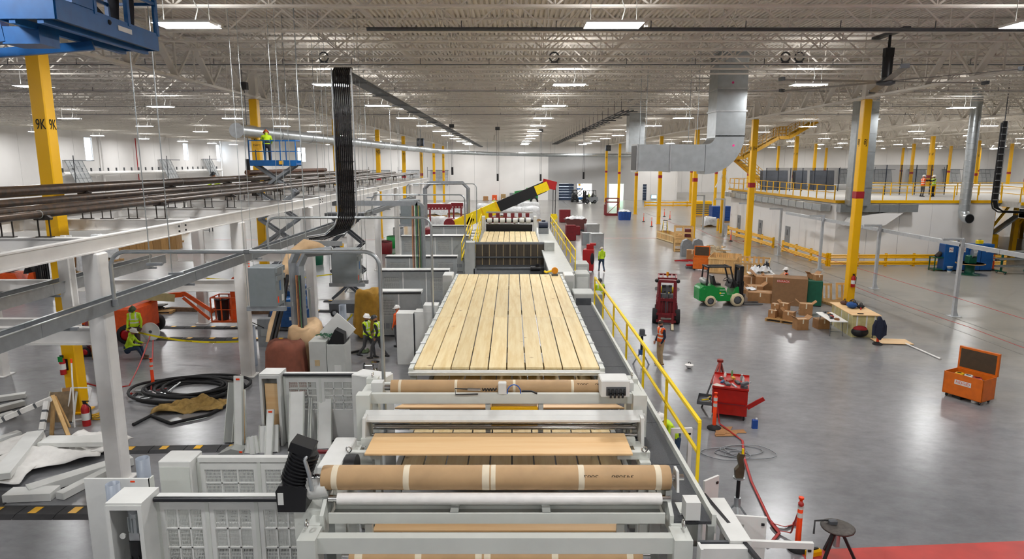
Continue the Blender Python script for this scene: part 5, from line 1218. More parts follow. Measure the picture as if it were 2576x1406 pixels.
for i, (cx, cy_, w, d, h, rz) in enumerate(((0, 0, 2.4, 1.4, .25, .5), (-.9, -1.0, 2.2, 1.3, .22, .2), (.6, .9, 1.8, 1.0, .3, -.3), (-1.6, .5, 2.0, 1.2, .2, .7))):
    o = G().grid(crumple(cx, cy_, w, d, h, i, rz), 22, 14).obj('sheet', FOAM, shp); sm = o.modifiers.new('thickness', 'SOLIDIFY'); sm.thickness = .012
beamthing('wrapped_profile', 'foam wrapped white tube leaning up onto the pine trestle', 'profile', fl_(-30, 1070, .5), Fz(128, 1003, 1.05), .13, .13, FOAM, True)
beamthing('wrapped_profile', 'foam wrapped tube propped down from the pine trestle', 'profile', Fz(100, 1110, .1), Fz(118, 1010, 1.0), .12, .12, FOAM, True)
trs = thing('pine_trestle', 'pine A-frame trestle beside the white foam pile', 'trestle', Fz(130, 1095))
G().beam((0, 0, 0), (-.02, .3, 1.05), .1, .05).obj('leg', PINEZ, trs); G().beam((.55, -.1, 0), (-.02, .25, 1.1), .1, .05).obj('leg', PINEZ, trs); G().beam((.1, .6, 0), (0, .3, 1.05), .1, .05).obj('leg', PINEZ, trs)
# ---- items around the near yellow column
cq = V((-13.5, 19.5, 0))
def extinguisher(label, c, s=1.0):
    t = thing('fire_extinguisher', label, 'fire extinguisher', c); t.scale = (s, s, s)
    G().lathe([(.085, 0), (.09, .02), (.09, .42), (.06, .5), (.03, .53)], 16).obj('cylinder', RED, t); G().cb((0, 0, .56), (.06, .04, .06)).obj('valve', BLACK, t); G().cb((.03, 0, .6), (.16, .02, .02)).obj('lever', BLACK, t); G().tube([(.03, 0, .56), (.13, 0, .45), (.12, 0, .15)], .014, 6).obj('hose', BLACK, t); G().lathe([(.0915, .15), (.0915, .32)], 16).obj('label', LGREY, t)
    return t
extinguisher('red fire extinguisher standing on the floor by the near yellow column', Fz(219, 1070), 1.25)
ex = thing('wall_extinguisher', 'fire extinguisher with a green tag hung on the near yellow column', 'fire extinguisher', cq + V((-.12, -.32, 1.3))); G().lathe([(.08, 0), (.085, .02), (.085, .42), (.03, .52)], 14).obj('cylinder', RED, ex); G().lathe([(.087, .16), (.087, .34)], 14).obj('label', LGREY, ex); G().cb((0, 0, .56), (.1, .04, .08)).obj('valve', BLACK, ex); G().cb((.02, -.1, .5), (.14, .01, .16)).obj('tag', GREEN, ex); G().box(-.1, .1, .08, .1, .1, .45).obj('bracket', BLACK, ex)
lean('brown board leaning on the near yellow column', (150, 1062), (160, 985), .8, .04, mat('brown_board', '8A7458', .7, var=.2), dY=.4)
lean('torn brown kraft sheet leaning beside the near column', (172, 1050), (170, 975), .35, .02, CARD, dY=.3)
fr = thing('wire_frame', 'thin white metal frame leaning on the near yellow column', 'frame', Fz(180, 1060))
for a, b in (((-.15, 0, 0), (-.1, .3, .95)), ((.45, 0, .1), (.5, .3, .95)), ((-.1, .3, .95), (.5, .3, .95)), ((-.15, 0, .0), (.45, 0, .1))): G().beam(a, b, .03).obj('bar', WHITE, fr)
stk = thing('marker_pole', 'thin white pole with an orange tip beside the near yellow column', 'pole', Fz(188, 1075)); G().cyl((0, 0, 0), (0, .2, 2.0), .022, 8).obj('pole', WHITE, stk); G().cyl((0, .19, 1.9), (0, .2, 2.02), .026, 8).obj('tip', HIORANGE, stk)
yr = thing('rope_heap', 'yellow rope heap on the floor right of the near column', 'rope', Fz(243, 1052)); yrm = mat('yellow_rope', 'D8AA2C', .7, var=.2)
for i in range(4): G().tube([(.25 * (1 + .3 * math.sin(i + t_ * 2)) * math.cos(t_) + .03 * i, .18 * math.sin(t_ + i), .03 + .03 * i + .02 * math.sin(3 * t_)) for t_ in [k * .35 for k in range(19)]], .022, 6).obj('strand', yrm, yr)
# hose coil and burlap
hc = thing('hose_coil', 'large coil of thick black hose lying on the floor', 'hose', Fz(480, 985))
for i in range(8):
    r0 = random.Random(i); ex_, ey_ = 1.0 + .12 * i, .75 + .07 * i; ox, oy = r0.uniform(-.25, .25), r0.uniform(-.3, .3)
    G().tube([(ox + ex_ * math.cos(a) * (1 + .05 * math.sin(3 * a + i)), oy + ey_ * math.sin(a), .05 + .045 * (i % 4) + .03 * math.sin(2 * a + i)) for a in [k * 2 * math.pi / 28 for k in range(28)]], .048, 8, closed=True).obj('loop', RUBBER, hc)
G().tube([Fz(335, 1068, .05) - Fz(480, 985), Fz(380, 1045, .05) - Fz(480, 985), Fz(430, 1065, .05) - Fz(480, 985), Fz(520, 1045, .06) - Fz(480, 985), Fz(570, 1020, .06) - Fz(480, 985)], .05, 8).obj('tail', RUBBER, hc)
BURLAP = mat('burlap', 'A98A4E', .9, var=.18, scale=8, bump=.7, bscale=14)
q = Fz(480, 1028); bu = thing('burlap_sheet', 'brown burlap sheet thrown over the front of the hose coil', 'cloth', q); o = G().grid(crumple(0, 0, 2.1, .9, .42, 5, .18), 30, 16).obj('cloth', BURLAP, bu); o.modifiers.new('t', 'SOLIDIFY').thickness = .015; G().grid(crumple(.85, .25, .8, .5, .3, 9, .3), 14, 10).obj('fold', BURLAP, bu)
alb = thing('aluminium_ladder_tray', 'bent aluminium ladder tray sections piled before the hose coil', 'cable tray', Fz(375, 1000))
for s in (-.14, .14): G().tube([(-.45, s - .3, .04), (.1, s - .05, .06), (.5, s + .25, .1), (.72, s + .55, .3)], .025, 4, smooth=False).obj('side', ALU, alb)
for k in range(6): G().beam((-.4 + k * .18, -.42 + k * .12, .05), (-.4 + k * .18, -.12 + k * .12, .05), .05, .02).obj('rung', ALU, alb)
for k in range(3): G().cb((-.5 + k * .3, .35 - k * .1, .08), (.28, .12, .1), k).obj('clip', GALV, alb)
# delineator posts
def delineator(label, c, h=1.05, tilt=0.0):
    t = thing('delineator_post', label, 'delineator', c); t.rotation_euler[1] = tilt
    G().lathe([(.2, 0), (.2, .04), (.09, .09), (.055, .12)], 18).obj('base', RUBBER, t)
    G().lathe([(.055, .1), (.05, h - .12), (.03, h - .1), (.03, h - .05), (.05, h - .04), (.05, h)], 16).obj('tube', HIORANGE, t)
    for z in (h * .62, h * .78): G().lathe([(.054, z), (.054, z + .1)], 16).obj('reflective_band', REFL, t)
    return t
delineator('orange delineator post beside the hose coil, red strap tied on', Fz(386, 975), 1.05)
delineator('tall orange delineator post at the bottom right by the red floor', V((5.72, 12.05, 0)), 1.12)
delineator('orange delineator post in front of the red tool cart', Fz(1796, 1078), 1.1)
dp = delineator('far orange delineator post seen beside the second left column', Fz(628, 690), 1.0)
STRAP = mat('red_strap', 'B02A26', .5, var=.1)
def strap(label, pts, w=.05, sag=0.0, name='barrier_strap'):
    P = [V(p) for p in pts]; t = thing(name, label, 'strap', P[0]); path = []
    for a, b in zip(P, P[1:]):
        for i in range(10): u = i / 10; path.append(a.lerp(b, u) - V((0, 0, sag * math.sin(math.pi * u))) - P[0])
    path.append(P[-1] - P[0]); G().tube(path, w / 2, 6, flat=.25).obj('ribbon', STRAP, t); G().sph(path[-1], w * .8, 8, 5).obj('knot', STRAP, t); return t
strap('red strap from the orange post across to the near yellow column', [Fz(383, 900, 0) + V((0, 0, .9)), Fz(325, 970, .3), Fz(220, 965, .4)], sag=.1)
strap('red strap lying tangled in the aluminium trays', [Fz(390, 905) + V((0, 0, .8)), Fz(380, 985, .05), Fz(430, 975, .05), Fz(330, 990, .05)])
# ---- electrical cabinets, tarps and welders left of the machine
TC = thing('tarped_machine', 'machine under a brown and tan canvas tarp', 'tarp', (-7.35, 20.6, 0))
def drape(w, d, h, seed, nu=26, nv=26, flare=.12):
    r_ = random.Random(seed); ph = [r_.uniform(0, 6) for _ in range(4)]
    def fn(u, v):
        x, y = (u - .5) * 2, (v - .5) * 2; m_ = max(abs(x), abs(y), 1e-6); ang = math.atan2(y, x)
        l_ = max((abs(x) ** 3.2 + abs(y) ** 3.2) ** (1 / 3.2), 1e-9); q = min(1, m_ / l_)          # rounded corners
        k = max(0, (m_ - .46) / .54); rr = min(1, m_ / .5) ** .92
        fo = rr * (1 + (flare + .07 * math.sin(ang * 9 + ph[2]) + .05 * math.sin(ang * 17 + ph[3] + 3 * k)) * k)
        top = h * (1 - .05 * (rr ** 3)) + .06 * h * math.sin(4 * x + ph[0]) * math.sin(5 * y + ph[1]) * (1 - k) + .02 * math.sin(15 * x + 11 * y + ph[2])
        Z_ = top * (1 - (k ** .9) * (.84 + .12 * math.sin(ang * 3 + ph[3])))
        return (x / m_ * q * w / 2 * fo, y / m_ * q * d / 2 * fo, Z_)
    return fn
G().grid(drape(1.15, 1.0, 2.0, 3), 28, 28).obj('brown_tarp', BRTARP, TC)
o = G().grid(drape(1.0, 1.6, 2.2, 8), 26, 26).obj('tan_tarp', TARP, TC); o.location = (.25, 1.4, 0)
G().box(-.3, .3, -.25, .25, 0, 1.7).obj('machine_body', MG, TC)
OT = thing('tarped_unit', 'ochre canvas tarp hung over a unit beside the walking workers', 'tarp', Fz(918, 860) + V((0, .9, 0)))
G().grid(drape(1.05, .9, 2.15, 12, flare=.22), 28, 28).obj('tarp', OCHRE, OT); G().box(-.28, .28, -.22, .22, 0, 1.8).obj('unit_body', MG, OT)
CW = thing('wrapped_conduit', 'tan canvas wrapped around black conduits below the ladder tray', 'tarp', (0, 0, 0))
wp_ = [Fy(815, 622, 23.8), Fy(770, 618, 23.6), Fy(735, 645, 23.2), Fy(715, 690, 22.6), Fy(705, 760, 22.2), Fy(690, 820, 21.9), Fy(680, 862, 21.7)]
G().tube(wp_, [.16, .26, .24, .22, .14, .2, .16], 14).obj('canvas', TARP, CW)
G().tube([p + V((.16, -.12, 0)) for p in wp_[3:]], .07, 8).obj('conduit', BLACK, CW); G().tube([p + V((.06, -.2, 0)) for p in wp_[3:]], .05, 8).obj('conduit', BLACK, CW)
G().beam(wp_[1], wp_[1] + V((0, 0, CEIL - wp_[1].z)), .02).obj('hanger', GALV, CW)
EC = thing('electrical_cabinet', 'grey electrical cabinet with its slanted lid open and green wires', 'cabinet', (-6.0, 20.9, 0))
G().box(-.55, .0, -.4, .4, 0, 1.95).obj('body', GREY, EC); G().box(.02, .6, -.4, .4, 0, 1.85).obj('body', GREY, EC)
G().beam((.0, 0, 1.9), (.6, 0, 2.55), .04, .8, (1, 0, 0)).obj('lid', LGREY, EC); G().prism([(.05, 1.86), (.58, 1.86), (.58, 2.2), (.3, 2.35)], -.35, .35, 'Y').obj('inside', BLACK, EC)
G().cb((.36, -.405, 1.0), (.22, .01, .32)).obj('notice', LGREY, EC); G().cb((-.3, -.405, 1.25), (.16, .01, .2)).obj('tag', mat('tan_tag', 'C8B088', .6), EC)
for i in range(12): r0 = random.Random(40 + i); G().tube([(-.1 + .3 * math.cos(a + i) * r0.uniform(.5, 1), .25 * math.sin(a) + .1, 2.02 + .1 * r0.random() + .06 * math.sin(2 * a)) for a in [k * .6 for k in range(9)]], .012, 5).obj('wire', mat('green_wire', '2E6A4A', .5), EC)
wr = thing('cable_heap', 'heap of grey cables on the floor before the cabinet', 'cables', (-6.85, 20.0, 0))
for i in range(8): r0 = random.Random(i); G().tube([(.45 * math.cos(a + i) * r0.uniform(.6, 1.1), .35 * math.sin(a) * r0.uniform(.6, 1.1), .03 + .05 * i / 3) for a in [k * .5 for k in range(12)]], .02, 5).obj('cable', MGREY, wr)
def welder(label, c, rz, s=1.0):
    t = thing('engine_welder', label, 'welder', c, rz); t.scale = (s, s, s); G().bev((0, 0, .2), (1.6, .75, .75), .05).obj('case', DBLUE, t); G().bev((.3, 0, .95), (.9, .7, .18), .04).obj('hood', DBLUE, t); G().box(-.75, .75, -.3, .3, .05, .2).obj('skid', DGREY, t)
    G().cb((.35, -.38, .6), (.5, .01, .16)).obj('badge', LGREY, t); text('lettering', 'Miller', .14, DBLUE, t, (.35, -.392, .6), (R(90), 0, 0)); G().cyl((-.82, 0, .6), (-.9, 0, .6), .28, 16).obj('fan_cover', BLACK, t)
welder('blue engine welder on the floor right of the canvas wrapped conduit', Fz(722, 835) + V((0, .5, 0)), 0)
welder('blue engine welder farther back behind the grey ducts', Fz(735, 775) + V((0, .5, 0)), .3)
gm_ = thing('guard_gate', 'light grey small gate frame beside the far blue welder', 'gate', Fz(768, 850)); G().box(-.35, -.2, -.03, .03, 0, 2.0).obj('post', LGREY, gm_); G().box(.25, .32, -.03, .03, 0, 2.2).obj('post', MG, gm_); G().beam((-.35, 0, 1.95), (.3, .3, 2.25), .05).obj('top_bar', MG, gm_); G().box(-.2, .0, -.02, .02, .1, 1.9).obj('panel', LGREY, gm_)
cbx = thing('control_cabinet', 'small grey cabinet behind the brown tarp with hoses', 'cabinet', Fz(668, 872)); G().bev((0, .2, 0), (.6, .4, 1.2), .03).obj('case', MGREY, cbx); G().cb((.05, -.01, .6), (.4, .02, .3)).obj('panel', GALV, cbx); G().tube([(0, 0, .8), (-.5, -.1, 1.1), (-1.0, 0, 1.2)], .02, 5).obj('hose', BLACK, cbx)
# grey cabinets behind
wc = thing('white_cabinet', 'white stepped cabinets left of the plank table', 'cabinet', Fz(1012, 935) + V((0, 1.2, 0)))
G().box(-.33, .32, -.3, .3, 0, 2.0).obj('left_cabinet', LGREY, wc); G().box(.36, 1.25, -.25, .35, 0, 2.05).obj('middle_cabinet', LGREY, wc); G().box(.7, 1.25, -.24, .36, 2.05, 2.3).obj('step', LGREY, wc); G().box(.33, .36, -.28, .28, 0, 1.98).obj('gap_seal', STRIP, wc)
va = thing('metal_valve', 'shiny metal pump valve standing before the white cabinets', 'valve', Fz(945, 935)); G().lathe([(.16, 0), (.16, .04), (.09, .08), (.1, .3), (.16, .34), (.16, .38)], 16).obj('body', CHROME, va); G().cyl((-.1, 0, .22), (-.38, 0, .22), .07, 12).obj('nozzle', CHROME, va); G().torus((-.42, 0, .22), .12, .02, 14, 6, 'X').obj('handwheel', DGREY, va)
cl = thing('strut_bundle', 'black strut with green cloth lying on the floor by the walkers', 'strut', Fz(862, 895)); G().beam((0, 0, .05), (.75, .5, .12), .1, .08).obj('strut', BLACK, cl); G().grid(crumple(.7, .5, .5, .4, .2, 3), 12, 8).obj('cloth', mat('olive_cloth', '4A5A34', .8, var=.2), cl)
# row of guard boxes behind (far left of the plank table)
def guardrow(label, px0, px1, ytop, Y, zt, m=mat('guard_grey', 'A6AAAA', .45, var=.05), win=2):
    a, b = Fy(px0, ytop, Y), Fy(px1, ytop, Y); t = thing('guard_row', label, 'guard panel', (0, 0, 0)); n = max(1, round((b.x - a.x) / 1.3)); w = (b.x - a.x) / n
    G().box(a.x, b.x, Y, Y + .6, zt - .12, zt).obj('top_cap', LGREY, t)
    for i in range(n):
        p = a.x + i * w; G().box(p + .02, p + w - .02, Y, Y + .08, .05, zt - .12).obj('panel', m, t); G().box(p - .03, p + .03, Y - .02, Y + .1, 0, zt - .1).obj('post', LGREY, t)
        if i % 2 == 0: o = G().box(-w * .32, w * .32, -.01, -.002, -.35, .35).obj('slotted_sheet', SLOT, t, (p + w / 2, Y, zt - .75)); G().box(p + w * .18, p + w * .82, Y - .004, Y - .001, zt - 1.1, zt - .4).obj('dark_window', DGREY, t)
        for k in range(3): G().box(p + w * (.2 + .21 * k), p + w * (.36 + .21 * k), Y - .012, Y - .002, .35, .6).obj('vent', MGREY, t)
    G().box(a.x, b.x, Y, Y + .08, 0, .05).obj('kick_rail', STRIP, t); G().cyl((a.x, Y - .06, zt - .06), (b.x, Y - .06, zt - .06), .04, 8).obj('black_tube', STRIP, t)
guardrow('grey guard row directly behind the walking workers', 945, 1060, 742, 28.5, 2.05)
guardrow('grey guard row with dark top strip beside the plank table', 955, 1130, 680, 33.5, 2.2)
guardrow('long grey guard row behind the dark top strip one', 970, 1150, 640, 40, 2.0)
guardrow('grey guard row with windows left of the tilted deck', 1010, 1180, 640, 46, 2.6)
guardrow('farther grey guard row with small windows', 1075, 1185, 592, 52, 2.0)
guardrow('farthest grey guard row beside the yellow stair', 1085, 1180, 578, 58, 2.2)
# ================= RIGHT FLOOR =================
BEIGE = mat('beige_tyre', 'D3C2A0', .8, var=.08); GCYL = mat('propane_steel', 'A8ACA8', .35, .5, var=.1)
def forklift(label, loc, rz, body, tyre=RUBBER, hub=DGREY, mast=BLACK, guardm=BLACK, s=1.0, logo=None, tank=GCYL, forkm=None):
    t = thing('forklift', label, 'forklift', loc, rz); t.scale = (s, s, s)
    prof = [(-1.25, .35), (-1.3, .6), (-1.28, 1.0), (-1.1, 1.12), (-.55, 1.14), (-.45, 1.02), (.05, 1.0), (.18, .62), (.5, .6), (.62, 1.02), (.8, 1.05), (.85, .5), (.8, .3), (-.3, .28), (-.45, .42), (-.85, .42), (-1.0, .3)]
    G().prism([(a, b) for a, b in prof], -.5, .5, 'Y').obj('body', body, t)
    G().bev((-1.12, 0, .32), (.42, 1.02, .72), .08).obj('counterweight', body, t)
    for sy_ in (-1, 1):
        wheel(t, (-.72, sy_ * .46, .3), .3, .2, tyre, hub, 'Y'); wheel(t, (.72, sy_ * .52, .36), .36, .26, tyre, hub, 'Y')
        for x0, z0, x1 in ((-.95, 1.05, -.88), (.62, 1.0, .3)): G().beam((x0, sy_ * .44, z0), (x1, sy_ * .42, 2.12), .07).obj('guard_pillar', guardm, t)
        for x in (.86, .98): G().box(x, x + .09, sy_ * .34 - .05, sy_ * .34 + .05, .12, 2.15).obj('mast_rail', mast, t)
        G().beam((1.2, sy_ * .3, .06), (2.25, sy_ * .3, .05), .11, .045).obj('fork', forkm or DGREY, t); G().box(1.12, 1.2, sy_ * .3 - .055, sy_ * .3 + .055, .04, .6).obj('fork_heel', mast, t)
    for k in range(5): G().box(-.88, .32, -.42 + k * .21 - .03, -.42 + k * .21 + .03, 2.1, 2.14).obj('guard_bar', guardm, t)
    for x in (-.9, .32): G().box(x - .04, x + .04, -.46, .46, 2.08, 2.16).obj('guard_rail', guardm, t)
    for z in (.4, 1.2, 2.1): G().box(.88, 1.06, -.36, .36, z - .06, z + .06).obj('mast_tie', mast, t)
    for z in (.18, .52): G().box(1.06, 1.12, -.46, .46, z - .06, z + .06).obj('carriage', mast, t)
    for k in range(5): G().box(1.06, 1.1, -.4 + k * .2 - .015, -.4 + k * .2 + .015, .55, 1.35).obj('load_backrest', mast, t)
    G().box(.9, 1.0, -.06, .06, .3, 1.9).obj('lift_ram', DGREY, t)
    G().prism([(-.5, 1.1), (-.1, 1.08), (-.1, 1.2), (-.36, 1.22), (-.5, 1.65), (-.6, 1.62)], -.24, .24, 'Y').obj('seat', BLACK, t)
    G().beam((.55, 0, 1.0), (.3, 0, 1.4), .06).obj('steering_column', BLACK, t); st = G(Matrix.Translation((.28, 0, 1.42)) @ Matrix.Rotation(R(-35), 4, 'Y')); st.torus((0, 0, 0), .17, .018, 18, 6); st.obj('steering_wheel', BLACK, t)
    G().prism([(.35, .98), (.78, 1.0), (.62, 1.4), (.5, 1.42)], -.4, .4, 'Y').obj('dashboard', BLACK, t)
    if tank: G().lathe([(.05, -.42), (.15, -.38), (.17, -.3), (.17, .3), (.15, .38), (.05, .42)], 16, (-.95, 0, 1.32), 'Y').obj('gas_tank', tank, t)
    if logo:
        for i, (x, z, w) in enumerate(((-.1, .9, .28), (-.05, .72, .2), (-.1, .6, .16))): G().cb((x, -.502, z), (w, .004, .03)).obj('decal', LGREY, t)
        G().cyl((-.2, -.5, .73), (-.2, -.505, .73), .05, 12).obj('decal', YEL2, t)
    return t
forklift('green forklift with beige tyres parked in side view on the right aisle', Fz(1822, 770) + V((-.1, .45, 0)), R(3), GREEN, BEIGE, DGREY, logo=True)
rf = forklift('dark red forklift seen from the front near the orange vest man', Fz(1683, 815) + V((.05, .9, 0)), R(-103), DRED, RUBBER, YEL, mast=DRED, guardm=DRED, tank=mat('yellow_tank', 'D8C020', .4), forkm=mat('worn_fork', 'D2C6A6', .45, var=.1))
G().cyl((-.3, 0, 2.16), (-.3, 0, 2.34), .06, 10).obj('beacon', mat('amber_beacon', 'F0A020', .3), rf)
for y in (-.5, .5): G().sph((.6, y, 2.05), .1, 10, 6).obj('lamp', BLACK, rf); G().cyl((.3, y, 1.6), (.34, y, 1.6), .09, 12).obj('mirror', CHROME, rf)
hh = thing('hard_hat', 'yellow hard hat resting on the seat of the red forklift', 'hard hat', rf.location + V((.05, -.0, 1.25))); G().sph((0, 0, 0), (.14, .16, .14), 14, 6, 0, math.pi / 2).obj('shell', mat('yellow_hat', 'E8D21C', .35), hh); G().lathe([(.14, 0), (.18, -.01), (.18, .005), (.14, .015)], 16).obj('brim', MATS['yellow_hat'], hh)
# ---- red tool cart
tc_ = thing('tool_cart', 'red rolling tool cart with an open drawer and cluttered top', 'tool cart', Fz(1868, 1060) + V((-.15, .75, 0)), R(-20))
TR = mat('tool_red', 'B0180F', .3, var=.1)
G().bev((0, 0, .16), (1.0, 1.35, .8), .03).obj('cabinet', TR, tc_); G().box(-.52, .52, -.7, .7, .96, .985).obj('worktop', TR, tc_)
for z in (.98, 1.0): pass
for s_, y in ((-1, -.7), (1, .7)): G().box(-.52, .52, y - .01, y + .01, .98, 1.03).obj('rim', TR, tc_)
for x in (-.42, .42):
    for y in (-.55, .55): wheel(tc_, (x, y, .08), .08, .05, RUBBER, GALV, 'X', 'caster')
for k in range(5): d = G().box(-.516, -.5, -.6, .6, .34 + k * .125, .45 + k * .125).obj('drawer', TR, tc_); G().box(-.535, -.516, -.55, .55, .425 + k * .125, .445 + k * .125).obj('pull', ALU, d)
od = G().box(-.95, -.5, -.62, .1, .36, .375).box(-.95, -.94, -.62, .1, .375, .47).box(-.95, -.5, -.63, -.62, .375, .47).box(-.95, -.5, .1, .11, .375, .47).obj('open_drawer', DGREY, tc_)
for i in range(7): r0 = random.Random(i); G().beam((-.9 + r0.random() * .3, -.55 + i * .08, .4), (-.7 + r0.random() * .15, -.5 + i * .09, .42), .03).obj('tool', YEL2 if i % 3 == 0 else GALV, od)
G().beam((.5, -.68, .45), (.95, -.62, .78), .05, .12).obj('handle', TR, tc_); G().box(-.45, .45, -.715, -.7, .5, .53).obj('hasp_bar', DRED, tc_)
clut = [('CDC8BC', (-.35, -.5, 1.0), (.3, .22, .012), 'sheet of paper'), ('E8E4DC', (-.2, .45, 1.06), (.08, .08, .14), 'white cup'), ('28608A', (-.25, -.15, 1.03), (.2, .08, .06), 'blue tool case'), ('C89A2C', (.05, .3, 1.03), (.16, .1, .07), 'yellow tape reel'), ('303234', (.2, -.1, 1.03), (.26, .12, .06), 'black grinder'), ('8A8C8E', (.3, .25, 1.08), (.1, .1, .18), 'metal can'), ('9C3A2A', (-.05, .05, 1.03), (.22, .1, .05), 'red pouch'), ('B8BABC', (.1, -.4, 1.02), (.3, .05, .04), 'long wrench'), ('4A3A30', (-.3, .15, 1.04), (.14, .14, .08), 'brown pouch'), ('D8D8D4', (.35, -.05, 1.08), (.07, .07, .2), 'spray can'), ('6A9A5A', (0, .5, 1.1), (.06, .06, .22), 'green bottle'), ('55585C', (-.1, -.32, 1.03), (.24, .14, .06), 'grey clamp')]
from mathutils import Euler
def on(t, p): return t.location + Matrix.Rotation(t.rotation_euler[2], 3, 'Z') @ V(p)
for c, p, sz, nm in clut:
    o = thing('workshop_item', nm + ' on the red tool cart top', 'tool', on(tc_, (p[0], p[1], .985)), rnd.uniform(0, 3))
    m_ = mat('item_' + c, c, .45, var=.1)
    if sz[0] == sz[1]: G().lathe([(sz[0] * .5, 0), (sz[0] * .5, sz[2] * .7), (sz[0] * .25, sz[2] * .9), (sz[0] * .2, sz[2])], 12).obj('body', m_, o); G().lathe([(sz[0] * .22, sz[2]), (sz[0] * .22, sz[2] * 1.08)], 10).obj('cap', LGREY, o)
    else: G().bev((0, 0, 0), sz, min(sz) * .2).obj('body', m_, o); G().cyl((-sz[0] * .3, 0, sz[2] * .6), (sz[0] * .75, .02, sz[2] * .6), min(sz[1], sz[2]) * .25, 8).obj('handle', BLACK, o) if sz[2] > .02 else None
vi = thing('bench_vise', 'dark bench vise on the right corner of the red tool cart', 'vise', on(tc_, (.38, -.5, .985)), .6); G().bev((0, 0, 0), (.18, .16, .1), .02).obj('base', DGREY, vi); G().bev((.02, 0, .1), (.3, .1, .09), .02).obj('jaws', DGREY, vi); G().cyl((.1, 0, .13), (.3, 0, .13), .02, 8).obj('screw', GALV, vi)
# tripod
tp = thing('tripod', 'red and black tripod stand beside the red tool cart', 'tripod', Fz(1800, 1000))
top_ = Fy(1812, 908, Fz(1800, 1000).y) - Fz(1800, 1000)
for i, px_ in enumerate(((1765, 1025), (1830, 985), (1798, 1050))):
    b = Fz(*px_) - Fz(1800, 1000); m_ = b.lerp(top_, .5); G().beam(b, m_, .04).obj('leg_lower', BLACK, tp); G().beam(m_, top_, .06).obj('leg_upper', mat('tripod_red', '8E2A1E', .4, var=.1), tp)
G().cyl(top_ - V((0, 0, .03)), top_ + V((0, 0, .05)), .1, 12).obj('head', MATS['tripod_red'], tp); G().cyl(top_ - V((0, 0, .5)), top_, .035, 8).obj('centre_post', BLACK, tp)
bc = thing('fuel_can', 'blue metal can on the floor beside the red tool cart', 'can', Fz(1898, 1077)); G().bev((0, 0, 0), (.16, .11, .27), .015).obj('body', mat('can_blue', '1E50A8', .35), bc); G().cyl((.04, 0, .27), (.04, 0, .31), .03, 10).obj('cap', LGREY, bc)
cs = thing('cardboard_sheet', 'torn cardboard sheet on the floor before the red cart', 'cardboard', Fz(1835, 1088), .2)
cc = [(-.55, -.2), (.0, -.28), (.2, -.1), (.45, -.15), (.5, .1), (.1, .12), (.3, .35), (-.1, .4), (-.3, .1)]
G().prism(cc, .01, .018, 'Z').obj('sheet', CARD, cs); G().prism([(x * .5 - .25, y * .6) for x, y in cc], .018, .03, 'Z').obj('flap', CARD, cs)
hb_ = thing('hard_hat', 'white hard hat lying upside down on the aisle floor', 'hard hat', Fz(1733, 926), .5); G().sph((0, 0, .13), (.13, .15, .13), 14, 6, math.pi / 2, math.pi).obj('shell', HATW, hb_); G().lathe([(.13, .12), (.17, .13), (.17, .14), (.13, .14)], 16).obj('brim', HATW, hb_); G().torus((.12, .1, .14), .06, .015, 12, 5, 'X').obj('suspension', BLACK, hb_)
# cable tangle, vise stand, strap
ct_ = thing('cable_tangle', 'thin grey cable tangled in loops on the floor by the strap', 'cable', Fz(1850, 1140))
for i in range(5): r0 = random.Random(60 + i); G().tube([(.1 * i * (-1) ** i + (.3 + .1 * i) * math.cos(a) * (1 + .15 * math.sin(2 * a + i)), .12 * (i % 3) - .1 + (.2 + .06 * i) * math.sin(a), .012 + .006 * i) for a in [i + k * .33 for k in range(17 + i)]], .012, 5).obj('loop', MGREY, ct_)
vs2 = thing('pipe_vise_stand', 'black pipe vise stand with tripod legs at the lower right of the machine', 'pipe stand', Fz(1852, 1305))
for a in (20, 140, 260): G().beam((0, 0, .38), (.28 * math.cos(R(a)), .28 * math.sin(R(a)), 0), .035).obj('leg', GALV, vs2)
G().cyl((0, 0, .3), (0, 0, .5), .07, 12).obj('collar', GALV, vs2); G().cyl((0, 0, .4), (0, 0, .95), .04, 12).obj('column', BLACK, vs2); G().cyl((0, 0, .95), (0, 0, .97), .12, 14).obj('plate', GALV, vs2)
G().prism([(-.08, .97), (.08, .97), (.1, 1.2), (.05, 1.4), (.09, 1.5), (-.02, 1.52), (-.06, 1.42), (-.02, 1.25), (-.1, 1.15)], -.05, .05, 'Y').obj('vise_head', mat('vise_brown', '5C5140', .5, .3, var=.2), vs2); G().cyl((.05, 0, 1.4), (.05, 0, 1.62), .025, 8).obj('screw', YEL2, vs2)
v3 = thing('pipe_vise_stand', 'second pipe vise stand standing behind the yellow handrail', 'pipe stand', Fz(1606, 920) + V((.1, 0, 0)))
for a in (20, 140, 260): G().beam((0, 0, .6), (.35 * math.cos(R(a)), .35 * math.sin(R(a)), 0), .04).obj('leg', GALV, v3)
G().cyl((0, 0, .5), (0, 0, 1.2), .05, 12).obj('column', BLACK, v3); G().cyl((0, 0, 1.2), (0, 0, 1.23), .16, 12).obj('plate', DGREY, v3); G().bev((0, 0, 1.23), (.2, .14, .22), .03).obj('vise_head', DGREY, v3); G().cb((0, -.02, .55), (.2, .2, .18)).obj('tray', DBLUE, v3)
strap('red barrier strap lying along the floor from the tool cart to the tall orange post', [Fz(1800, 990, .9), Fz(1810, 1065, .04), Fz(1868, 1108, .03), Fz(1872, 1150, .03), Fz(1890, 1210, .03), Fz(1935, 1305, .03), Fz(1960, 1335, .05), Fz(1990, 1340, .1), V((5.7, 12.0, 1.0))], .07)
strap('loose red strap loops beside the tall orange post', [Fz(1930, 1375, .02), Fz(1960, 1340, .05), Fz(1940, 1315, .06), Fz(1975, 1325, .04), Fz(2000, 1318, .02)], .07)
sto = thing('pipe_stand_plate', 'round topped pipe working stand at the bottom right edge', 'pipe stand', V((6.25, 11.6, 0)))
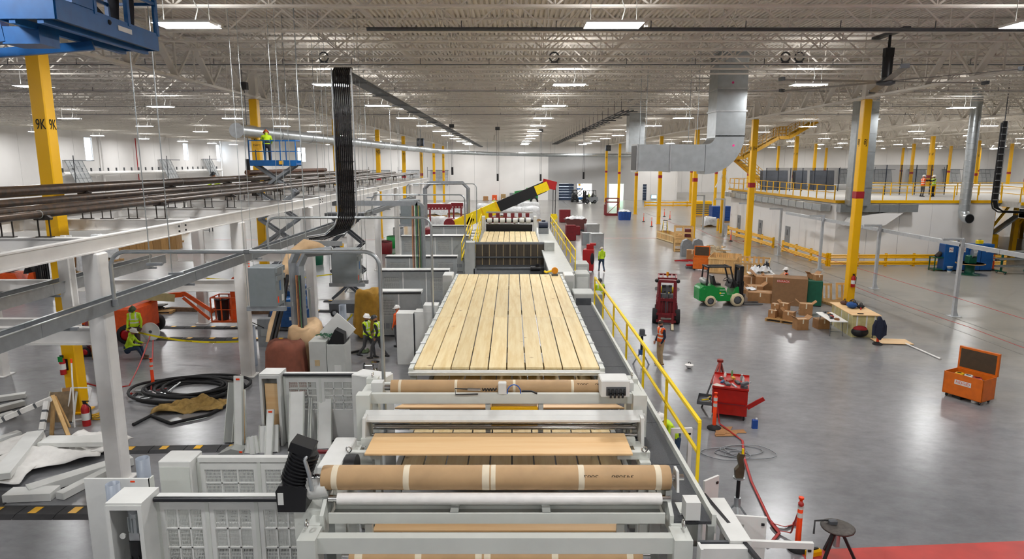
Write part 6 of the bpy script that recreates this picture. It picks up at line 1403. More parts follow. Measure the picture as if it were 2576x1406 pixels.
G().lathe([(.001, .72), (.3, .72), (.31, .75), (.28, .76), (.001, .755)], 22).obj('round_plate', mat('worn_iron', '5A5450', .5, .4, var=.25, scale=12), sto); G().bev((-.05, .1, .75), (.16, .1, .09), .02).obj('vise', DGREY, sto); G().tube([(-.1, .15, .8), (-.4, .1, .82), (-.45, 0, .6)], .018, 6).obj('crank', BLACK, sto)
for a in (-30, 90, 210): G().beam((.05 * math.cos(R(a)), .05 * math.sin(R(a)), .72), (.42 * math.cos(R(a)), .42 * math.sin(R(a)), 0), .05).obj('leg', BLACK, sto)
G().cyl((0, 0, .35), (0, 0, .72), .06, 12).obj('post', GALV, sto)
yt = thing('yellow_tool', 'yellow power tool lying under the round topped stand', 'tool', V((5.95, 11.85, 0)), .3); G().bev((0, 0, 0), (.34, .14, .12), .03).obj('body', YEL, yt); G().cb((0, 0, .13), (.2, .05, .03)).obj('grip', BLACK, yt)
# ---- orange job boxes
def jobbox(label, c, rz, w=1.15, d=.62, h=.72, txt=None, s=1.0):
    t = thing('job_box', label, 'tool box', c, rz); t.scale = (s, s, s); JO = mat('job_box_orange', 'D86A14', .4, var=.08)
    for p in ((-w / 2, -w / 2 + .02, -d / 2, d / 2), (w / 2 - .02, w / 2, -d / 2, d / 2), (-w / 2, w / 2, -d / 2, -d / 2 + .02), (-w / 2, w / 2, d / 2 - .02, d / 2)): G().box(*p, .12, h).obj('side', JO, t)
    G().box(-w / 2, w / 2, -d / 2, d / 2, .12, .14).obj('bottom', JO, t); G().box(-w / 2 + .02, w / 2 - .02, -d / 2 + .02, d / 2 - .02, h - .22, h - .2).obj('tray', DGREY, t)
    lid = G().box(-w / 2, w / 2, d / 2 + .0, d / 2 + .1, h, h + d).obj('lid', JO, t); G().box(-w / 2 + .06, w / 2 - .06, d / 2 - .004, d / 2, h + .06, h + d - .06).obj('lid_inside', mat('lid_dark', '4A3A28', .6), lid)
    for x in (-w / 2 + .1, w / 2 - .1):
        for y in (-d / 2 + .1, d / 2 - .1): wheel(t, (x, y, .06), .06, .04, RUBBER, GALV, 'X', 'caster')
    if txt: G().cb((0, -d / 2 - .004, h * .68), (.5, .004, .15)).obj('name_plate', LGREY, t); text('lettering', txt, .13, ORANGE, t, (0, -d / 2 - .01, h * .68), (R(90), 0, 0), .001)
    return t
jb = jobbox('open orange job box lettered RIDGID on the right floor', Fz(2478, 1018) + V((-.2, .55, 0)), R(-62), 1.2, .75, .85, 'RIDGID', 1.0)
for i, (c, nm) in enumerate((('E0B020', 'yellow drill case in the open orange job box'), ('C8C8C4', 'grey parts box in the open orange job box'), ('A03020', 'red parts box in the open orange job box'))): o = thing('tool_case', nm, 'tool', on(jb, (-.3 + i * .28, -.05, .645)), .2 * i - .9); G().bev((0, 0, 0), (.24, .3, .16), .02).obj('case', mat('case_' + c, c, .4), o); G().cb((0, 0, .17), (.12, .03, .02)).obj('handle', BLACK, o)
jobbox('small open orange job box beside the pine crates', Fz(1768, 682) + V((0, .5, 0)), R(-20), 1.1, .75, .95)
ytb = thing('tool_box', 'yellow and black tool box beside the orange job box', 'tool box', Fz(2403, 988), -.3); G().bev((0, 0, 0), (.5, .3, .2), .03).obj('base', YEL, ytb); G().bev((0, 0, .2), (.5, .3, .12), .03).obj('lid', BLACK, ytb); G().torus((0, 0, .33), .1, .02, 12, 5, 'Y', 0, math.pi).obj('handle', BLACK, ytb)
btb = thing('tool_case', 'open black tool case on the floor before the orange job box', 'tool box', Fz(2420, 1000), .2); G().bev((0, 0, 0), (.5, .32, .1), .02).obj('base', BLACK, btb); G().cb((.1, .2, .26), (.5, .05, .32)).obj('lid', BLACK, btb); G().cb((0, 0, .1), (.4, .22, .03)).obj('sockets', CHROME, btb)
jug = thing('jug', 'small white jug on the floor by the orange job box', 'jug', Fz(2450, 1012)); G().lathe([(.08, 0), (.085, .02), (.085, .17), (.04, .22), (.03, .25)], 14).obj('body', HATW, jug); G().lathe([(.033, .25), (.033, .28)], 10).obj('cap', LGREY, jug)
# ---- bench group at column 8J
bench = thing('wrapped_bench', 'film wrapped crate bench with a plywood top below column 8J', 'bench', V((15.75, 29.55, 0)), R(-6))
FILM = mat('yellow_film', 'C9C08A', .3, var=.15, scale=4, bump=.4); G().bev((0, 0, 0), (1.1, 2.5, 1.0), .03).obj('crate', FILM, bench); G().box(-.62, .62, -1.35, 1.35, 1.0, 1.03).obj('plywood_top', PLY, bench)
for y in (-.8, 0, .8): G().box(-.556, -.55, y - .03, y + .03, 0, 1.0).obj('tape', LGREY, bench)
for x in (-.35, .05, .4): G().box(x - .03, x + .03, -1.262, -1.25, .2, 1.0).obj('tape', LGREY, bench)
def foldtable(label, c, rz, w=1.83, d=.75, h=.74):
    t = thing('folding_table', label, 'table', c, rz); G().bev((0, 0, h - .045), (w, d, .045), .02).obj('top', HATW, t)
    for s_ in (-1, 1):
        x = s_ * w * .33
        for y in (-d * .36, d * .36): G().cyl((x, y, h - .04), (x + s_ * .1, y, 0), .015, 8).obj('leg', DGREY, t)
        G().cyl((x + s_ * .06, -d * .36, .2), (x + s_ * .06, d * .36, .2), .012, 8).obj('stretcher', DGREY, t); G().cyl((x, 0, h - .1), (x - s_ * .35, 0, h - .04), .01, 6).obj('brace', DGREY, t)
    return t
ftb = foldtable('white folding table with tools beside the wrapped bench', V((14.55, 29.2, 0)), R(84))
items = [('8A5A30', 'small cardboard tray'), ('20242A', 'black drill'), ('A8301C', 'red drill'), ('24262A', 'black charger'), ('B8823C', 'wooden block'), ('2A2A30', 'black battery pack')]
for i, (c, nm) in enumerate(items): o = thing('workshop_item', nm + ' on the white folding table', 'tool', on(ftb, (-.7 + i * .27, rnd.uniform(-.2, .2), .742)), rnd.uniform(0, 3)); G().bev((0, 0, 0), (.2, .12, .09), .02).obj('body', mat('item_' + c, c, .5), o); G().cyl((.05, 0, .05), (.17, .04, .06), .025, 8).obj('nose', DGREY, o)
for i, (c, nm, p, sz) in enumerate((('5A3426', 'heap of brown straps', (-.1, .9, 1.03), (.5, .4, .18)), ('1C4E90', 'blue tool bag', (-.1, .1, 1.03), (.55, .4, .32)), ('202430', 'dark blue jacket bundle', (.1, .45, 1.03), (.5, .4, .28)), ('1A1A1E', 'black satchel', (.3, .1, 1.03), (.4, .3, .2)), ('B82A20', 'red spray can', (.15, -.3, 1.03), (.07, .07, .16)))):
    o = thing('bench_item', nm + ' lying on the plywood bench top', 'bag', on(bench, p), rnd.uniform(0, 2)); m_ = mat('bag_' + c, c, .8, var=.2); G().sph((0, 0, sz[2] * .45), (sz[0] / 2, sz[1] / 2, sz[2] * .45), 14, 8).obj('body', m_, o); G().torus((0, 0, sz[2] * .8), sz[0] * .25, .018, 12, 5, 'Y', 0, math.pi).obj('handle', BLACK, o)
def carton(label, c, sz, rz=0.0, flaps=False, m=CARD, tape=True, txt=None):
    t = thing('cardboard_box', label, 'box', c, rz); w, d, h = sz
    G().bev((0, 0, 0), (w, d, h), .008).obj('body', m, t)
    if tape: G().box(-w / 2 - .003, w / 2 + .003, -.03, .03, h, h + .003).obj('tape', TAPE, t); G().box(-.03, .03, -d / 2 - .003, -d / 2, h * .6, h).obj('tape', TAPE, t)
    if flaps:
        for s_ in (-1, 1): G().beam((s_ * w / 2, -d / 2, h), (s_ * w / 2, d / 2, h), .01, .01).obj('rim', m, t); o = G().box(0, .02, -d / 2, d / 2, 0, w * .4).obj('flap', m, t, (s_ * w / 2 - .01, 0, h)); o.rotation_euler[1] = R(s_ * 50)
    if txt: G().cb((-w * .2, -d / 2 - .004, h * .88), (w * .36, .004, h * .09)).obj('print', mat('print_red', 'C8402A', .6), t); text('lettering', txt, h * .1, LGREY, t, (-w * .2, -d / 2 - .008, h * .88), (R(90), 0, 0), .0008)
    return t
carton('brown carton under the white folding table', V((14.5, 30.0, 0)), (.6, .5, .45), .1)
bag = thing('rolling_bag', 'black and red rolling tool bag with a raised handle', 'bag', Fz(2163, 850), -.2); G().sph((0, .1, .26), (.36, .22, .24), 16, 10).obj('body', BLACK, bag); G().sph((0, .08, .38), (.3, .18, .16), 16, 8).obj('red_panel', mat('bag_red', '9E1E22', .7), bag)
for x in (-.11, .11): G().cyl((x, .2, .3), (x, .22, 1.05), .02, 6).obj('handle_tube', BLACK, bag)
G().cyl((-.12, .22, 1.05), (.12, .22, 1.05), .025, 6).obj('handle_grip', BLACK, bag)
for x in (-.25, .25): wheel(bag, (x, .25, .06), .06, .04, RUBBER, DGREY, 'X')
# jacket on a post, board, white pipe
q = Fz(2207, 866); dl = delineator('orange delineator post under the dark jacket', q, 1.0)
jk = thing('jacket', 'dark navy jacket hung over an orange post', 'jacket', q)
def jf(u, v):
    a = u * 2 * math.pi; h = 1.18 - v * .86; r = .05 + .13 * min(1, v * 2.2) ** .7 + .035 * math.sin(5 * a + 4 * v) * v + .05 * v; return (r * math.cos(a) * 1.1, r * math.sin(a) * .75, h - .09 * v * math.sin(3 * a))
G().grid(jf, 28, 14).obj('coat', NAVY, jk)
for s_ in (-1, 1): G().tube([(s_ * .13, -.02, 1.05), (s_ * .23, -.04, .8), (s_ * .25, -.06, .42)], [.07, .075, .06], 10).obj('sleeve', NAVY, jk)
G().sph((0, .03, 1.12), (.1, .09, .1), 12, 6).obj('hood', NAVY, jk)
bd = thing('plywood_board', 'plywood board lying flat on the floor under the jacket', 'plywood', Fz(2240, 866) + V((.25, .35, 0)), -.12); G().box(-.72, .72, -.42, .42, .025, .045).obj('sheet', PLY, bd); G().box(-.7, .7, -.4, .4, 0, .024).obj('underlay', BLACK, bd)
A_, B_ = Fz(2278, 866), Fz(2366, 905); wpp = thing('plastic_pipe', 'white plastic pipe lying on the floor beside the plywood board', 'pipe', A_); G().cyl((0, 0, .035), B_ - A_ + V((0, 0, .035)), .033, 10).obj('pipe', HATW, wpp); G().cyl((B_ - A_) * .97 + V((0, 0, .035)), B_ - A_ + V((0, 0, .035)), .04, 10).obj('socket', HATW, wpp)
# pallet of small boxes
q = Fz(1985, 815) + V((0, .6, 0)); pl = palletthing('wooden pallet carrying small cardboard boxes', q, R(-38), 1.5, 1.1)
bx_ = [((-.5, .3, .14), (.42, .36, .4)), ((-.1, .32, .14), (.42, .36, .36)), ((-.1, .32, .5), (.42, .36, .34)), ((-.52, -.1, .14), (.36, .3, .36)), ((.25, -.1, .14), (.5, .4, .4)), ((-.5, .3, .54), (.4, .34, .22))]
bn = ('back left', 'lower middle', 'upper middle', 'front left', 'front right', 'topmost left')
for i, (p, sz) in enumerate(bx_): carton('cardboard box on the wooden pallet, %s one' % bn[i], on(pl, p), sz, R(-38 + rnd.uniform(-8, 8)), i in (2, 4))
carton('cardboard box wrapped in clear film beside the pallet', Fz(2012, 830) + V((.1, .2, 0)), (.55, .45, .5), .1, True)
carton('open cardboard box behind the pallet load', Fz(2022, 795) + V((.2, .3, 0)), (.6, .5, .6), -.3, True)
carton('tall brown carton lettered KNAACK beside the green cabinet', Fz(1995, 770) + V((0, .6, 0)), (1.75, 1.1, 1.5), R(-22), txt='KNAACK', m=mat('dark_carton', '8A6644', .75, var=.06), tape=False)
gc = thing('green_cabinet', 'dark green steel cabinet right of the tall brown carton', 'cabinet', Fz(2050, 772) + V((.15, .55, 0)), R(-22)); G().bev((0, 0, .06), (.75, 1.0, 1.35), .03).obj('case', DGREEN, gc); G().box(-.39, -.375, -.45, .45, .15, 1.3).obj('door', DGREEN, gc); G().box(-.36, .36, -.46, .46, 0, .06).obj('skid', BLACK, gc); G().box(-.41, -.39, -.05, .05, .6, .9).obj('latch', BLACK, gc)
carton('open cardboard tray on the green cabinet', on(gc, (-.1, .3, 1.41)), (.5, .35, .25), .3, True); carton('small closed cardboard box on the green cabinet', on(gc, (.1, -.2, 1.41)), (.4, .35, .3), .1)
palletthing('pallet with upright boards leaning at column 8J', Fz(2105, 765), .2, 1.3, 1.1)
for i, (px_, py_, w) in enumerate(((2090, 762, .5), (2130, 760, .6))): 
    t = thing('slatted_panel', 'pine slatted panel leaning at column 8J, %s one' % ('left', 'right')[i], 'panel', Fz(px_, py_) + V((0, .5, .0)))
    for k in range(3): G().cb((-w / 2 + k * w / 2, .1, .5), (.12, .03, .95), 0, R(-10)).obj('slat', PINEZ, t)
    for z in (.1, .92): G().cb((0, .1 + (z - .5) * .17, z), (w + .1, .03, .12), 0, R(-10)).obj('rail', PINEX, t)
extinguisher('fire extinguisher hung on column 8J above the bench', V((18.6, 35.3, .95)), 1.2)
# ---- pine crates, cartons behind the green forklift
def crate(label, c, rz, w, d, h, step=.17, bw=.12, open_=True, m=PINEZ):
    t = thing('pine_crate', label, 'crate', c, rz)
    for s_ in (-1, 1):
        n = int(w / step)
        for k in range(n): G().box(-w / 2 + k * step, -w / 2 + k * step + bw, s_ * d / 2 - .012, s_ * d / 2 + .012, .05, h).obj('slat', m, t)
        n = int(d / step)
        for k in range(n): G().box(s_ * w / 2 - .012, s_ * w / 2 + .012, -d / 2 + k * step, -d / 2 + k * step + bw, .05, h).obj('slat', m, t)
        for z in (.1, h - .1): G().box(-w / 2, w / 2, s_ * (d / 2 + .025) - .012, s_ * (d / 2 + .025) + .012, z - .05, z + .05).obj('rail', PINEX, t); G().box(s_ * (w / 2 + .025) - .012, s_ * (w / 2 + .025) + .012, -d / 2, d / 2, z - .05, z + .05).obj('rail', PINE, t)
    G().box(-w / 2, w / 2, -d / 2, d / 2, 0, .05).obj('floor', PALW, t)
    return t
crate('open pine crate behind the green forklift, left one', Fz(1835, 688) + V((0, 1.0, 0)), R(-24), 2.0, 2.6, 1.15, .14, .125)
crate('open slatted pine crate behind the green forklift, right one', Fz(1905, 715) + V((.3, 1.8, 0)), R(-24), 2.0, 3.2, 1.35, .3, .14)
ds_ = [('brown carton in the heap behind the green forklift, front', (1920, 762), (1.3, 1.0, .55)), ('brown carton in the heap, back right', (1935, 745), (1.2, .9, 1.1)), ('brown carton in the heap, back left', (1893, 740), (.9, .8, 1.0)), ('brown carton in the heap, middle', (1905, 752), (.8, .7, .7))]
for lb, p, sz in ds_: carton(lb, Fz(*p) + V((0, .5, 0)), sz, R(-15 + rnd.uniform(-10, 10)), True)
ftb2 = foldtable('small folding table crowded with packing in the carton heap', Fz(1930, 748) + V((.2, 1.7, 0)), R(-10), 1.5, .8, 1.15)
pk = thing('packing_heap', 'heap of dark and clear packing film on the folding table', 'packing', ftb2.location + V((0, 0, 1.15))); G().grid(crumple(0, 0, 1.2, .7, .55, 21), 20, 12).obj('clear_film', PLASTIC, pk); G().grid(crumple(.2, .2, .8, .5, .75, 25), 16, 10).obj('dark_film', DARKCL, pk)
pb = thing('packing_heap', 'white packing film spilling from the front carton', 'packing', Fz(1895, 760) + V((0, .3, 0)) + V((0, .5, .56))); G().grid(crumple(0, 0, .8, .5, .2, 31), 14, 8).obj('film', PLASTIC, pb); G().cb((.2, 0, .02), (.3, .2, .04)).obj('tray', CARD, pb)
for i, (px_, py_, w) in enumerate(((1743, 655, .8), (1772, 658, .7))): carton('cardboard box before the grey machine parts, %s one' % ('left', 'right')[i], Fz(px_, py_) + V((0, .4, 0)), (w, .6, .8), -.2)
gp = thing('machine_casting', 'pair of grey arched machine castings standing on the floor', 'machine part', Fz(1755, 650) + V((0, 1.2, 0)))
for x in (-.6, .35): G().prism([(-.45, 0), (.45, 0), (.45, .9), (.32, 1.3), (0, 1.45), (-.32, 1.3), (-.45, .9)], x * .2, x * .2 + .5, 'Y').obj('casting', MGREY, gp).location.x = x
hp_ = thing('scrap_heap', 'mixed heap of packaging and planks beside the second aisle column', 'packing', Fz(1810, 650) + V((0, 2.2, 0)))
G().grid(crumple(0, 0, 2.6, 2.4, .9, 44), 22, 18).obj('wrap', mat('tan_wrap', 'BBA98A', .8, var=.25, scale=4), hp_)
for i in range(6): G().cb((rnd.uniform(-1, 1), rnd.uniform(-1, 1), .45 + .1 * i), (1.4, .12, .05), rnd.uniform(0, 3), 0, rnd.uniform(-.2, .2)).obj('plank', PINEX, hp_)
sh = thing('crate_rack', 'stacked open pine crates with red parts inside', 'crate', Fz(1722, 634) + V((0, .6, 0)), R(-10))
for z in (0, 1.1):
    for x in (-.75, -.05, .75): 
        for y in (-.5, .5): G().box(x - .05, x + .05, y - .05, y + .05, z, z + 1.05).obj('post', PINEZ, sh)
    for zz in (.05, .5, 1.0):
        for y in (-.5, .5): G().box(-.8, .8, y - .03, y + .03, z + zz, z + zz + .1).obj('rail', PINEX, sh)
    for zz in (.18, .62): G().bev((.35, 0, z + zz), (.5, .6, .25), .03).obj('red_part', mat('maroon_part', '6E2A2A', .5), sh)
    G().box(-.8, .8, -.5, .5, z, z + .05).obj('shelf', PALW, sh)
crate('low long pine crate beside the step ladder', Fz(1694, 612) + V((.2, 2, 0)), R(8), 1.2, 4.5, .8, .3, .26, m=PINEZ)
sl_ = thing('step_ladder', 'yellow step ladder standing open on the far aisle', 'ladder', Fz(1673, 600))
for s_ in (-1, 1): G().beam((s_ * .3, -.2, 0), (s_ * .18, .2, 1.8), .06, .03).obj('rail', YEL2, sl_); G().beam((s_ * .28, .75, 0), (s_ * .18, .22, 1.75), .05, .03).obj('rear_leg', DGREY, sl_)
for k in range(6): z = .28 + k * .27; G().box(-.3 + k * .02, .3 - k * .02, -.2 + z * .22 - .05, -.2 + z * .22 + .05, z, z + .03).obj('step', ALU, sl_)
G().box(-.2, .2, .1, .3, 1.8, 1.86).obj('cap', BLACK, sl_)
rm = thing('red_parts', 'red steel parts and hoses scattered on the floor by the orange box', 'scrap', Fz(1735, 657))
for i in range(6): G().beam((-1.2 + i * .3, rnd.uniform(-.2, .3), .04), (-.5 + i * .35, rnd.uniform(-.3, .3), .07), .09).obj('bar', RED, rm)
tbx = thing('tool_tray', 'small red and black tool tray on the floor', 'tool box', Fz(1735, 675)); G().bev((0, 0, 0), (.6, .35, .2), .03).obj('tray', DGREY, tbx); G().bev((0, 0, .2), (.55, .3, .12), .03).obj('lid', RED, tbx)
# ---- middle distance right of the machine
db = thing('dumpster', 'brown tipping dumpster filled with plastic waste', 'dumpster', Fz(1452, 582) + V((0, .8, 0))); G().prism([(-.85, .25), (.85, .2), (1.1, 1.35), (-1.45, 1.35)], -.8, .8, 'Y').obj('hopper', mat('dumpster_brown', '5E2E2C', .5, var=.1), db); G().grid(crumple(-.15, 0, 2.2, 1.4, .5, 51), 16, 10).obj('waste', PLASTIC, db).location.z = 1.3; G().box(-.8, .8, -.6, .6, 0, .22).obj('skid', DGREY, db)
for i, (px_, py_, w, h, lb) in enumerate(((1478, 618, .9, 1.15, 'left'), (1502, 626, 1.1, 1.35, 'right'), (1490, 596, 1.3, 1.3, 'back'))):
    t = thing('duct_section', 'galvanised square duct section standing on the floor, %s one' % lb, 'duct', Fz(px_, py_) + V((0, .6, 0)), .1 * i)
    for a in (-1, 1): G().box(a * w / 2 - .02, a * w / 2 + .02, -.5, .5, 0, h).obj('side', GALV, t)
    G().box(-w / 2, w / 2, -.5, -.48, 0, h).obj('front', GALV, t); G().box(-w / 2, w / 2, -.5, .5, h - .02, h).obj('top', GALV, t)
    for z in (0, h): G().box(-w / 2 - .04, w / 2 + .04, -.54, -.5, z - .03, z + .03).obj('flange', ALU, t)
rc = thing('tool_chest', 'tall red tool chest on casters with a dark jacket on its side', 'tool chest', Fz(1482, 686) + V((0, .5, 0)), R(-12)); G().bev((0, 0, .12), (.75, .85, 1.5), .03).obj('case', RED, rc); G().bev((.1, .0, 1.62), (.5, .3, .35), .03).obj('backboard', RED, rc); G().box(.1, .5, -.2, .2, 1.9, 2.05).obj('hood', RED, rc)
for k in range(9): G().box(-.39, -.375, -.4, .4, .2 + k * .15, .32 + k * .15).obj('drawer', RED, rc); G().box(-.4, -.39, -.38, .38, .29 + k * .15, .31 + k * .15).obj('pull', ALU, rc)
for x in (-.3, .3):
    for y in (-.35, .35): wheel(rc, (x, y, .06), .06, .04, RUBBER, GALV, 'X', 'caster')
G().sph((.3, -.46, 1.0), (.14, .1, .42), 12, 10).obj('jacket', DARKCL, rc)
for i, (px_, py_, sz) in enumerate(((1428, 606, (1.0, .8, 1.5)), (1443, 592, (.8, .7, .9)), (1415, 560, (1.4, .8, 1.6)))):
    t = thing('red_cabinet', 'dark red steel cabinet right of the far platform, %s one' % ('nearest', 'middle', 'farthest')[i], 'cabinet', Fz(px_, py_) + V((.3, .4, 0)), .1); G().bev((0, 0, .05), sz, .04).obj('case', DRED, t); G().box(-sz[0] * .4, sz[0] * .4, -sz[1] / 2 - .02, -sz[1] / 2, .2, sz[2] * .9).obj('door', DRED, t); G().box(-sz[0] * .4, sz[0] * .4, -sz[1] * .4, sz[1] * .4, 0, .05).obj('base', BLACK, t)
bb = thing('blue_bin', 'blue waste bin with bags beside the red cage', 'bin', Fz(1572, 554) + V((0, .6, 0))); G().prism([(-.75, .0), (.75, .0), (.85, 1.1), (-.85, 1.1)], -.55, .55, 'Y').obj('tub', mat('bin_blue', '1C4C9E', .4), bb); G().grid(crumple(0, 0, 1.5, 1.0, .5, 71), 12, 8).obj('waste', PLASTIC, bb).location.z = 1.05
for x in (-.4, 0, .4): G().box(x - .03, x + .03, -.62, -.55, .2, 1.0).obj('rib', mat('bin_blue2', '163E86', .4), bb)
rcg = thing('red_cage', 'tall dark red steel cage trolley beside the aisle columns', 'cage', Fz(1541, 543) + V((0, .8, 0)))
for x in (-.9, .9):
    for y in (-.6, .6): G().box(x - .06, x + .06, y - .06, y + .06, .1, 2.5).obj('post', DRED, rcg)
for z in (.15, 1.9, 2.45): 
    for y in (-.6, .6): G().box(-.9, .9, y - .05, y + .05, z, z + .12).obj('rail', DRED, rcg)
    for x in (-.9, .9): G().box(x - .05, x + .05, -.6, .6, z, z + .12).obj('rail', DRED, rcg)
G().beam((-.9, -.6, .2), (.9, -.6, 1.9), .07).obj('brace', DRED, rcg); G().box(-.95, .95, -.7, .7, .0, .15).obj('deck', DRED, rcg); G().box(-1.15, -.95, -.3, .3, .1, 1.6).obj('push_handle', DRED, rcg)
for i, (px_, py_) in enumerate(((1619, 558), (1639, 570), (1671, 545), (1685, 552), (1838, 607))): delineator('distant orange delineator post along the aisle, %s from the left' % ORD[i], Fz(px_, py_), 1.1)
# ================= MEZZANINE, RIGHT WALL, FAR THINGS =================
MZ, MX, MY = 4.7, 24.5, 50.0
ws = bpy.data.objects.new('wall_mezzanine_side', None); COL.objects.link(ws); struct(ws, 'white side wall below the mezzanine')
for i in range(8): G().box(MX, MX + .25, MY + i * 3.0, MY + (i + 1) * 3.0 - .02, 0, MZ).obj('wall_panel', WALL, ws)
wf = bpy.data.objects.new('wall_mezzanine_front', None); COL.objects.link(wf); struct(wf, 'white front wall below the mezzanine')
for i in range(5): G().box(MX + .0 + i * 2.4, MX + (i + 1) * 2.4 - .02, MY - .25, MY, 0, MZ).obj('wall_panel', WALL, wf)
DOORG = mat('door_grey', '8C8E90', .5, var=.05)
for i, y in enumerate((58.3, 64.8, 71.0)):
    d = bpy.data.objects.new('door_%d' % (i + 3), None); COL.objects.link(d); struct(d, 'grey steel door in the white wall below the mezzanine')
    G().box(MX - .04, MX, y - .5, y + .5, 0, 2.1).obj('leaf', DOORG, d); G().box(MX - .06, MX - .04, y - .1, y + .1, 1.3, 1.8).obj('glass', DGREY, d); G().box(MX - .07, MX - .04, y + .36, y + .42, .95, 1.1).obj('handle', CHROME, d)
mz = thing('mezzanine_deck', 'concrete mezzanine deck with yellow edge and guard rails', 'mezzanine', (0, 0, 0)); mz['kind'] = 'structure'
G().box(MX - .15, 36.8, MY - .3, 74.5, MZ, MZ + .16).obj('slab', mat('mezz_slab', 'BDBAB4', .6, var=.06), mz); G().box(36.8, 70, 47.8, 90, MZ - .3, MZ + .1).obj('slab', MATS['mezz_slab'], mz)
G().box(MX - .2, MX - .15, MY - .3, 74.5, MZ - .05, MZ + .17).obj('edge_strip', YEL, mz); G().box(MX - .2, 36.8, MY - .35, MY - .3, MZ - .05, MZ + .17).obj('edge_strip', YEL, mz); G().box(36.8, 60, 47.7, 47.8, MZ - .1, MZ + .12).obj('edge_strip', YEL, mz)
rail(mz, [(MX - .1, MY + .1, MZ + .16), (MX - .1, 68, MZ + .16)], 1.07, m=YEL, step=1.5, r=.025, post=.07)
rail(mz, [(MX - .1, 70, MZ + .16), (MX - .1, 74.4, MZ + .16), (MX + 3, 74.4, MZ + .16)], 1.07, m=YEL, step=1.5, r=.025, post=.07)
rail(mz, [(MX + 1.6, MY - .2, MZ + .16), (36.8, MY - .2, MZ + .16), (36.8, 47.9, MZ + .1), (52, 47.9, MZ + .1)], 1.07, m=YEL, step=1.8, r=.025, post=.06)
rail(mz, [(29, 57.5, MZ + .16), (52, 57.5, MZ + .16)], 1.07, m=YEL, step=2.0, r=.025, post=.06)
for i, (x, y) in enumerate(((37.5, 51.5), (40.2, 52.5), (42.5, 51.0), (45, 52), (47.5, 50))): t = thing('steel_post', 'yellow steel post under the right mezzanine edge, %s from the left' % ORD[i], 'post', (x, y, 0)); G().box(-.17, .17, -.17, .17, 0, MZ - .3).obj('shaft', YEL, t); G().box(-.25, .25, -.25, .25, 0, .03).obj('base_plate', YEL, t); G().beam((.1, 0, 2.6), (1.3, 0, MZ - .35), .14).obj('knee_brace', YEL, t)
wd_ = thing('white_duct', 'white horizontal duct under the right mezzanine edge', 'duct', (36.6, 47.0, 3.75)); G().box(0, 14, 0, .6, 0, .62).obj('duct', WHITE, wd_)
for k in range(5): G().box(k * 3, k * 3 + .05, -.03, .63, -.03, .66).obj('flange', LGREY, wd_)
ym = thing('yellow_machine', 'yellow machine with a grey chute below the right mezzanine', 'machine', (36.9, 51.0, 0)); G().bev((0, 0, .9), (1.3, 1.0, 1.3), .06).obj('hopper', YEL, ym); G().box(-.7, .7, -.5, .5, 0, .9).obj('base', DGREY, ym); G().beam((.3, 0, 2.1), (2.2, 0, 3.6), .6, .12).obj('chute', GALV, ym); G().bev((-.2, 0, 2.2), (1.0, .8, .4), .05).obj('top', DGREY, ym)
# galvanised ducts along the mezzanine
dd = thing('edge_duct', 'galvanised rectangular duct hung along the mezzanine side edge', 'duct', (23.6, 50.5, 4.02))
for k in range(16): G().box(0, .72, k * 1.5, k * 1.5 + 1.46, 0, .48).obj('section', GALV, dd); G().box(-.03, .75, k * 1.5 - .03, k * 1.5 + .03, -.03, .51).obj('flange', ALU, dd)
dd = thing('edge_duct', 'galvanised duct with a tapered branch on the mezzanine front', 'duct', (24.4, 49.0, 4.02))
for k in range(4): G().box(k * 1.45, k * 1.45 + 1.41, 0, .6, 0, .55).obj('section', GALV, dd); G().box(k * 1.45 - .03, k * 1.45 + .03, -.03, .63, -.03, .58).obj('flange', ALU, dd)
G().prism([(3.6, 0), (4.8, 0), (3.4, -1.0), (0.4, -1.0), (.8, -.4)], .05, .5, 'Y').obj('taper', WALL, dd)
sd = thing('riser_duct', 'square grey riser duct standing behind column 8J', 'duct', (25.6, 49.0, 4.55))
for k in range(6): G().box(-.75, .75, -.4, .4, k * 1.3, k * 1.3 + 1.27).obj('section', GALV, sd); G().box(-.78, .78, -.43, .43, k * 1.3 - .03, k * 1.3).obj('flange', ALU, sd)
sp = thing('spiral_duct', 'round spiral duct dropping in front of the mezzanine rail', 'duct', (33.5, 48.9, 3.6)); G().cyl((0, 0, .4), (0, 0, CEIL - 3.6), .36, 20).obj('pipe', GALV, sp)
for k in range(20): G().torus((0, 0, .6 + k * .4), .36, .012, 20, 4).obj('seam', ALU, sp)
G().tube([(0, 0, .5), (0, -.1, .15), (0, -.4, 0), (0, -.7, 0)], .36, 18).obj('elbow', GALV, sp); G().cyl((0, -.71, 0), (0, -.7, 0), .32, 18).obj('opening', BLACK, sp)
cl_ = thing('cable_ladder', 'black cable ladder drop beside the right mezzanine columns', 'cable ladder', (33.2, 45.5, 4.3))
for s_ in (-.2, .2): G().tube([(s_, 0, 6.0), (s_, 0, .6), (s_ + .12, 0, .25), (s_ + .5, 0, 0), (3.4, 0, -.1)], .05, 6).obj('side', ALU if s_ > 0 else BLACK, cl_)
for k in range(4): G().tube([(-.12 + k * .08, -.04, 6.1), (-.12 + k * .08, -.04, .7), (.0 + k * .08, -.04, .3), (.6, -.04, .06), (3.4, -.04, 0)], .045, 6).obj('cable', BLACK, cl_)
for k in range(12): G().box(-.2, .2, -.11, -.06, .8 + k * .44, .86 + k * .44).obj('rung', ALU, cl_)
G().cyl((0, 0, 6), (0, 0, CEIL - 4.3), .03, 6).obj('hanger', DGREY, cl_)
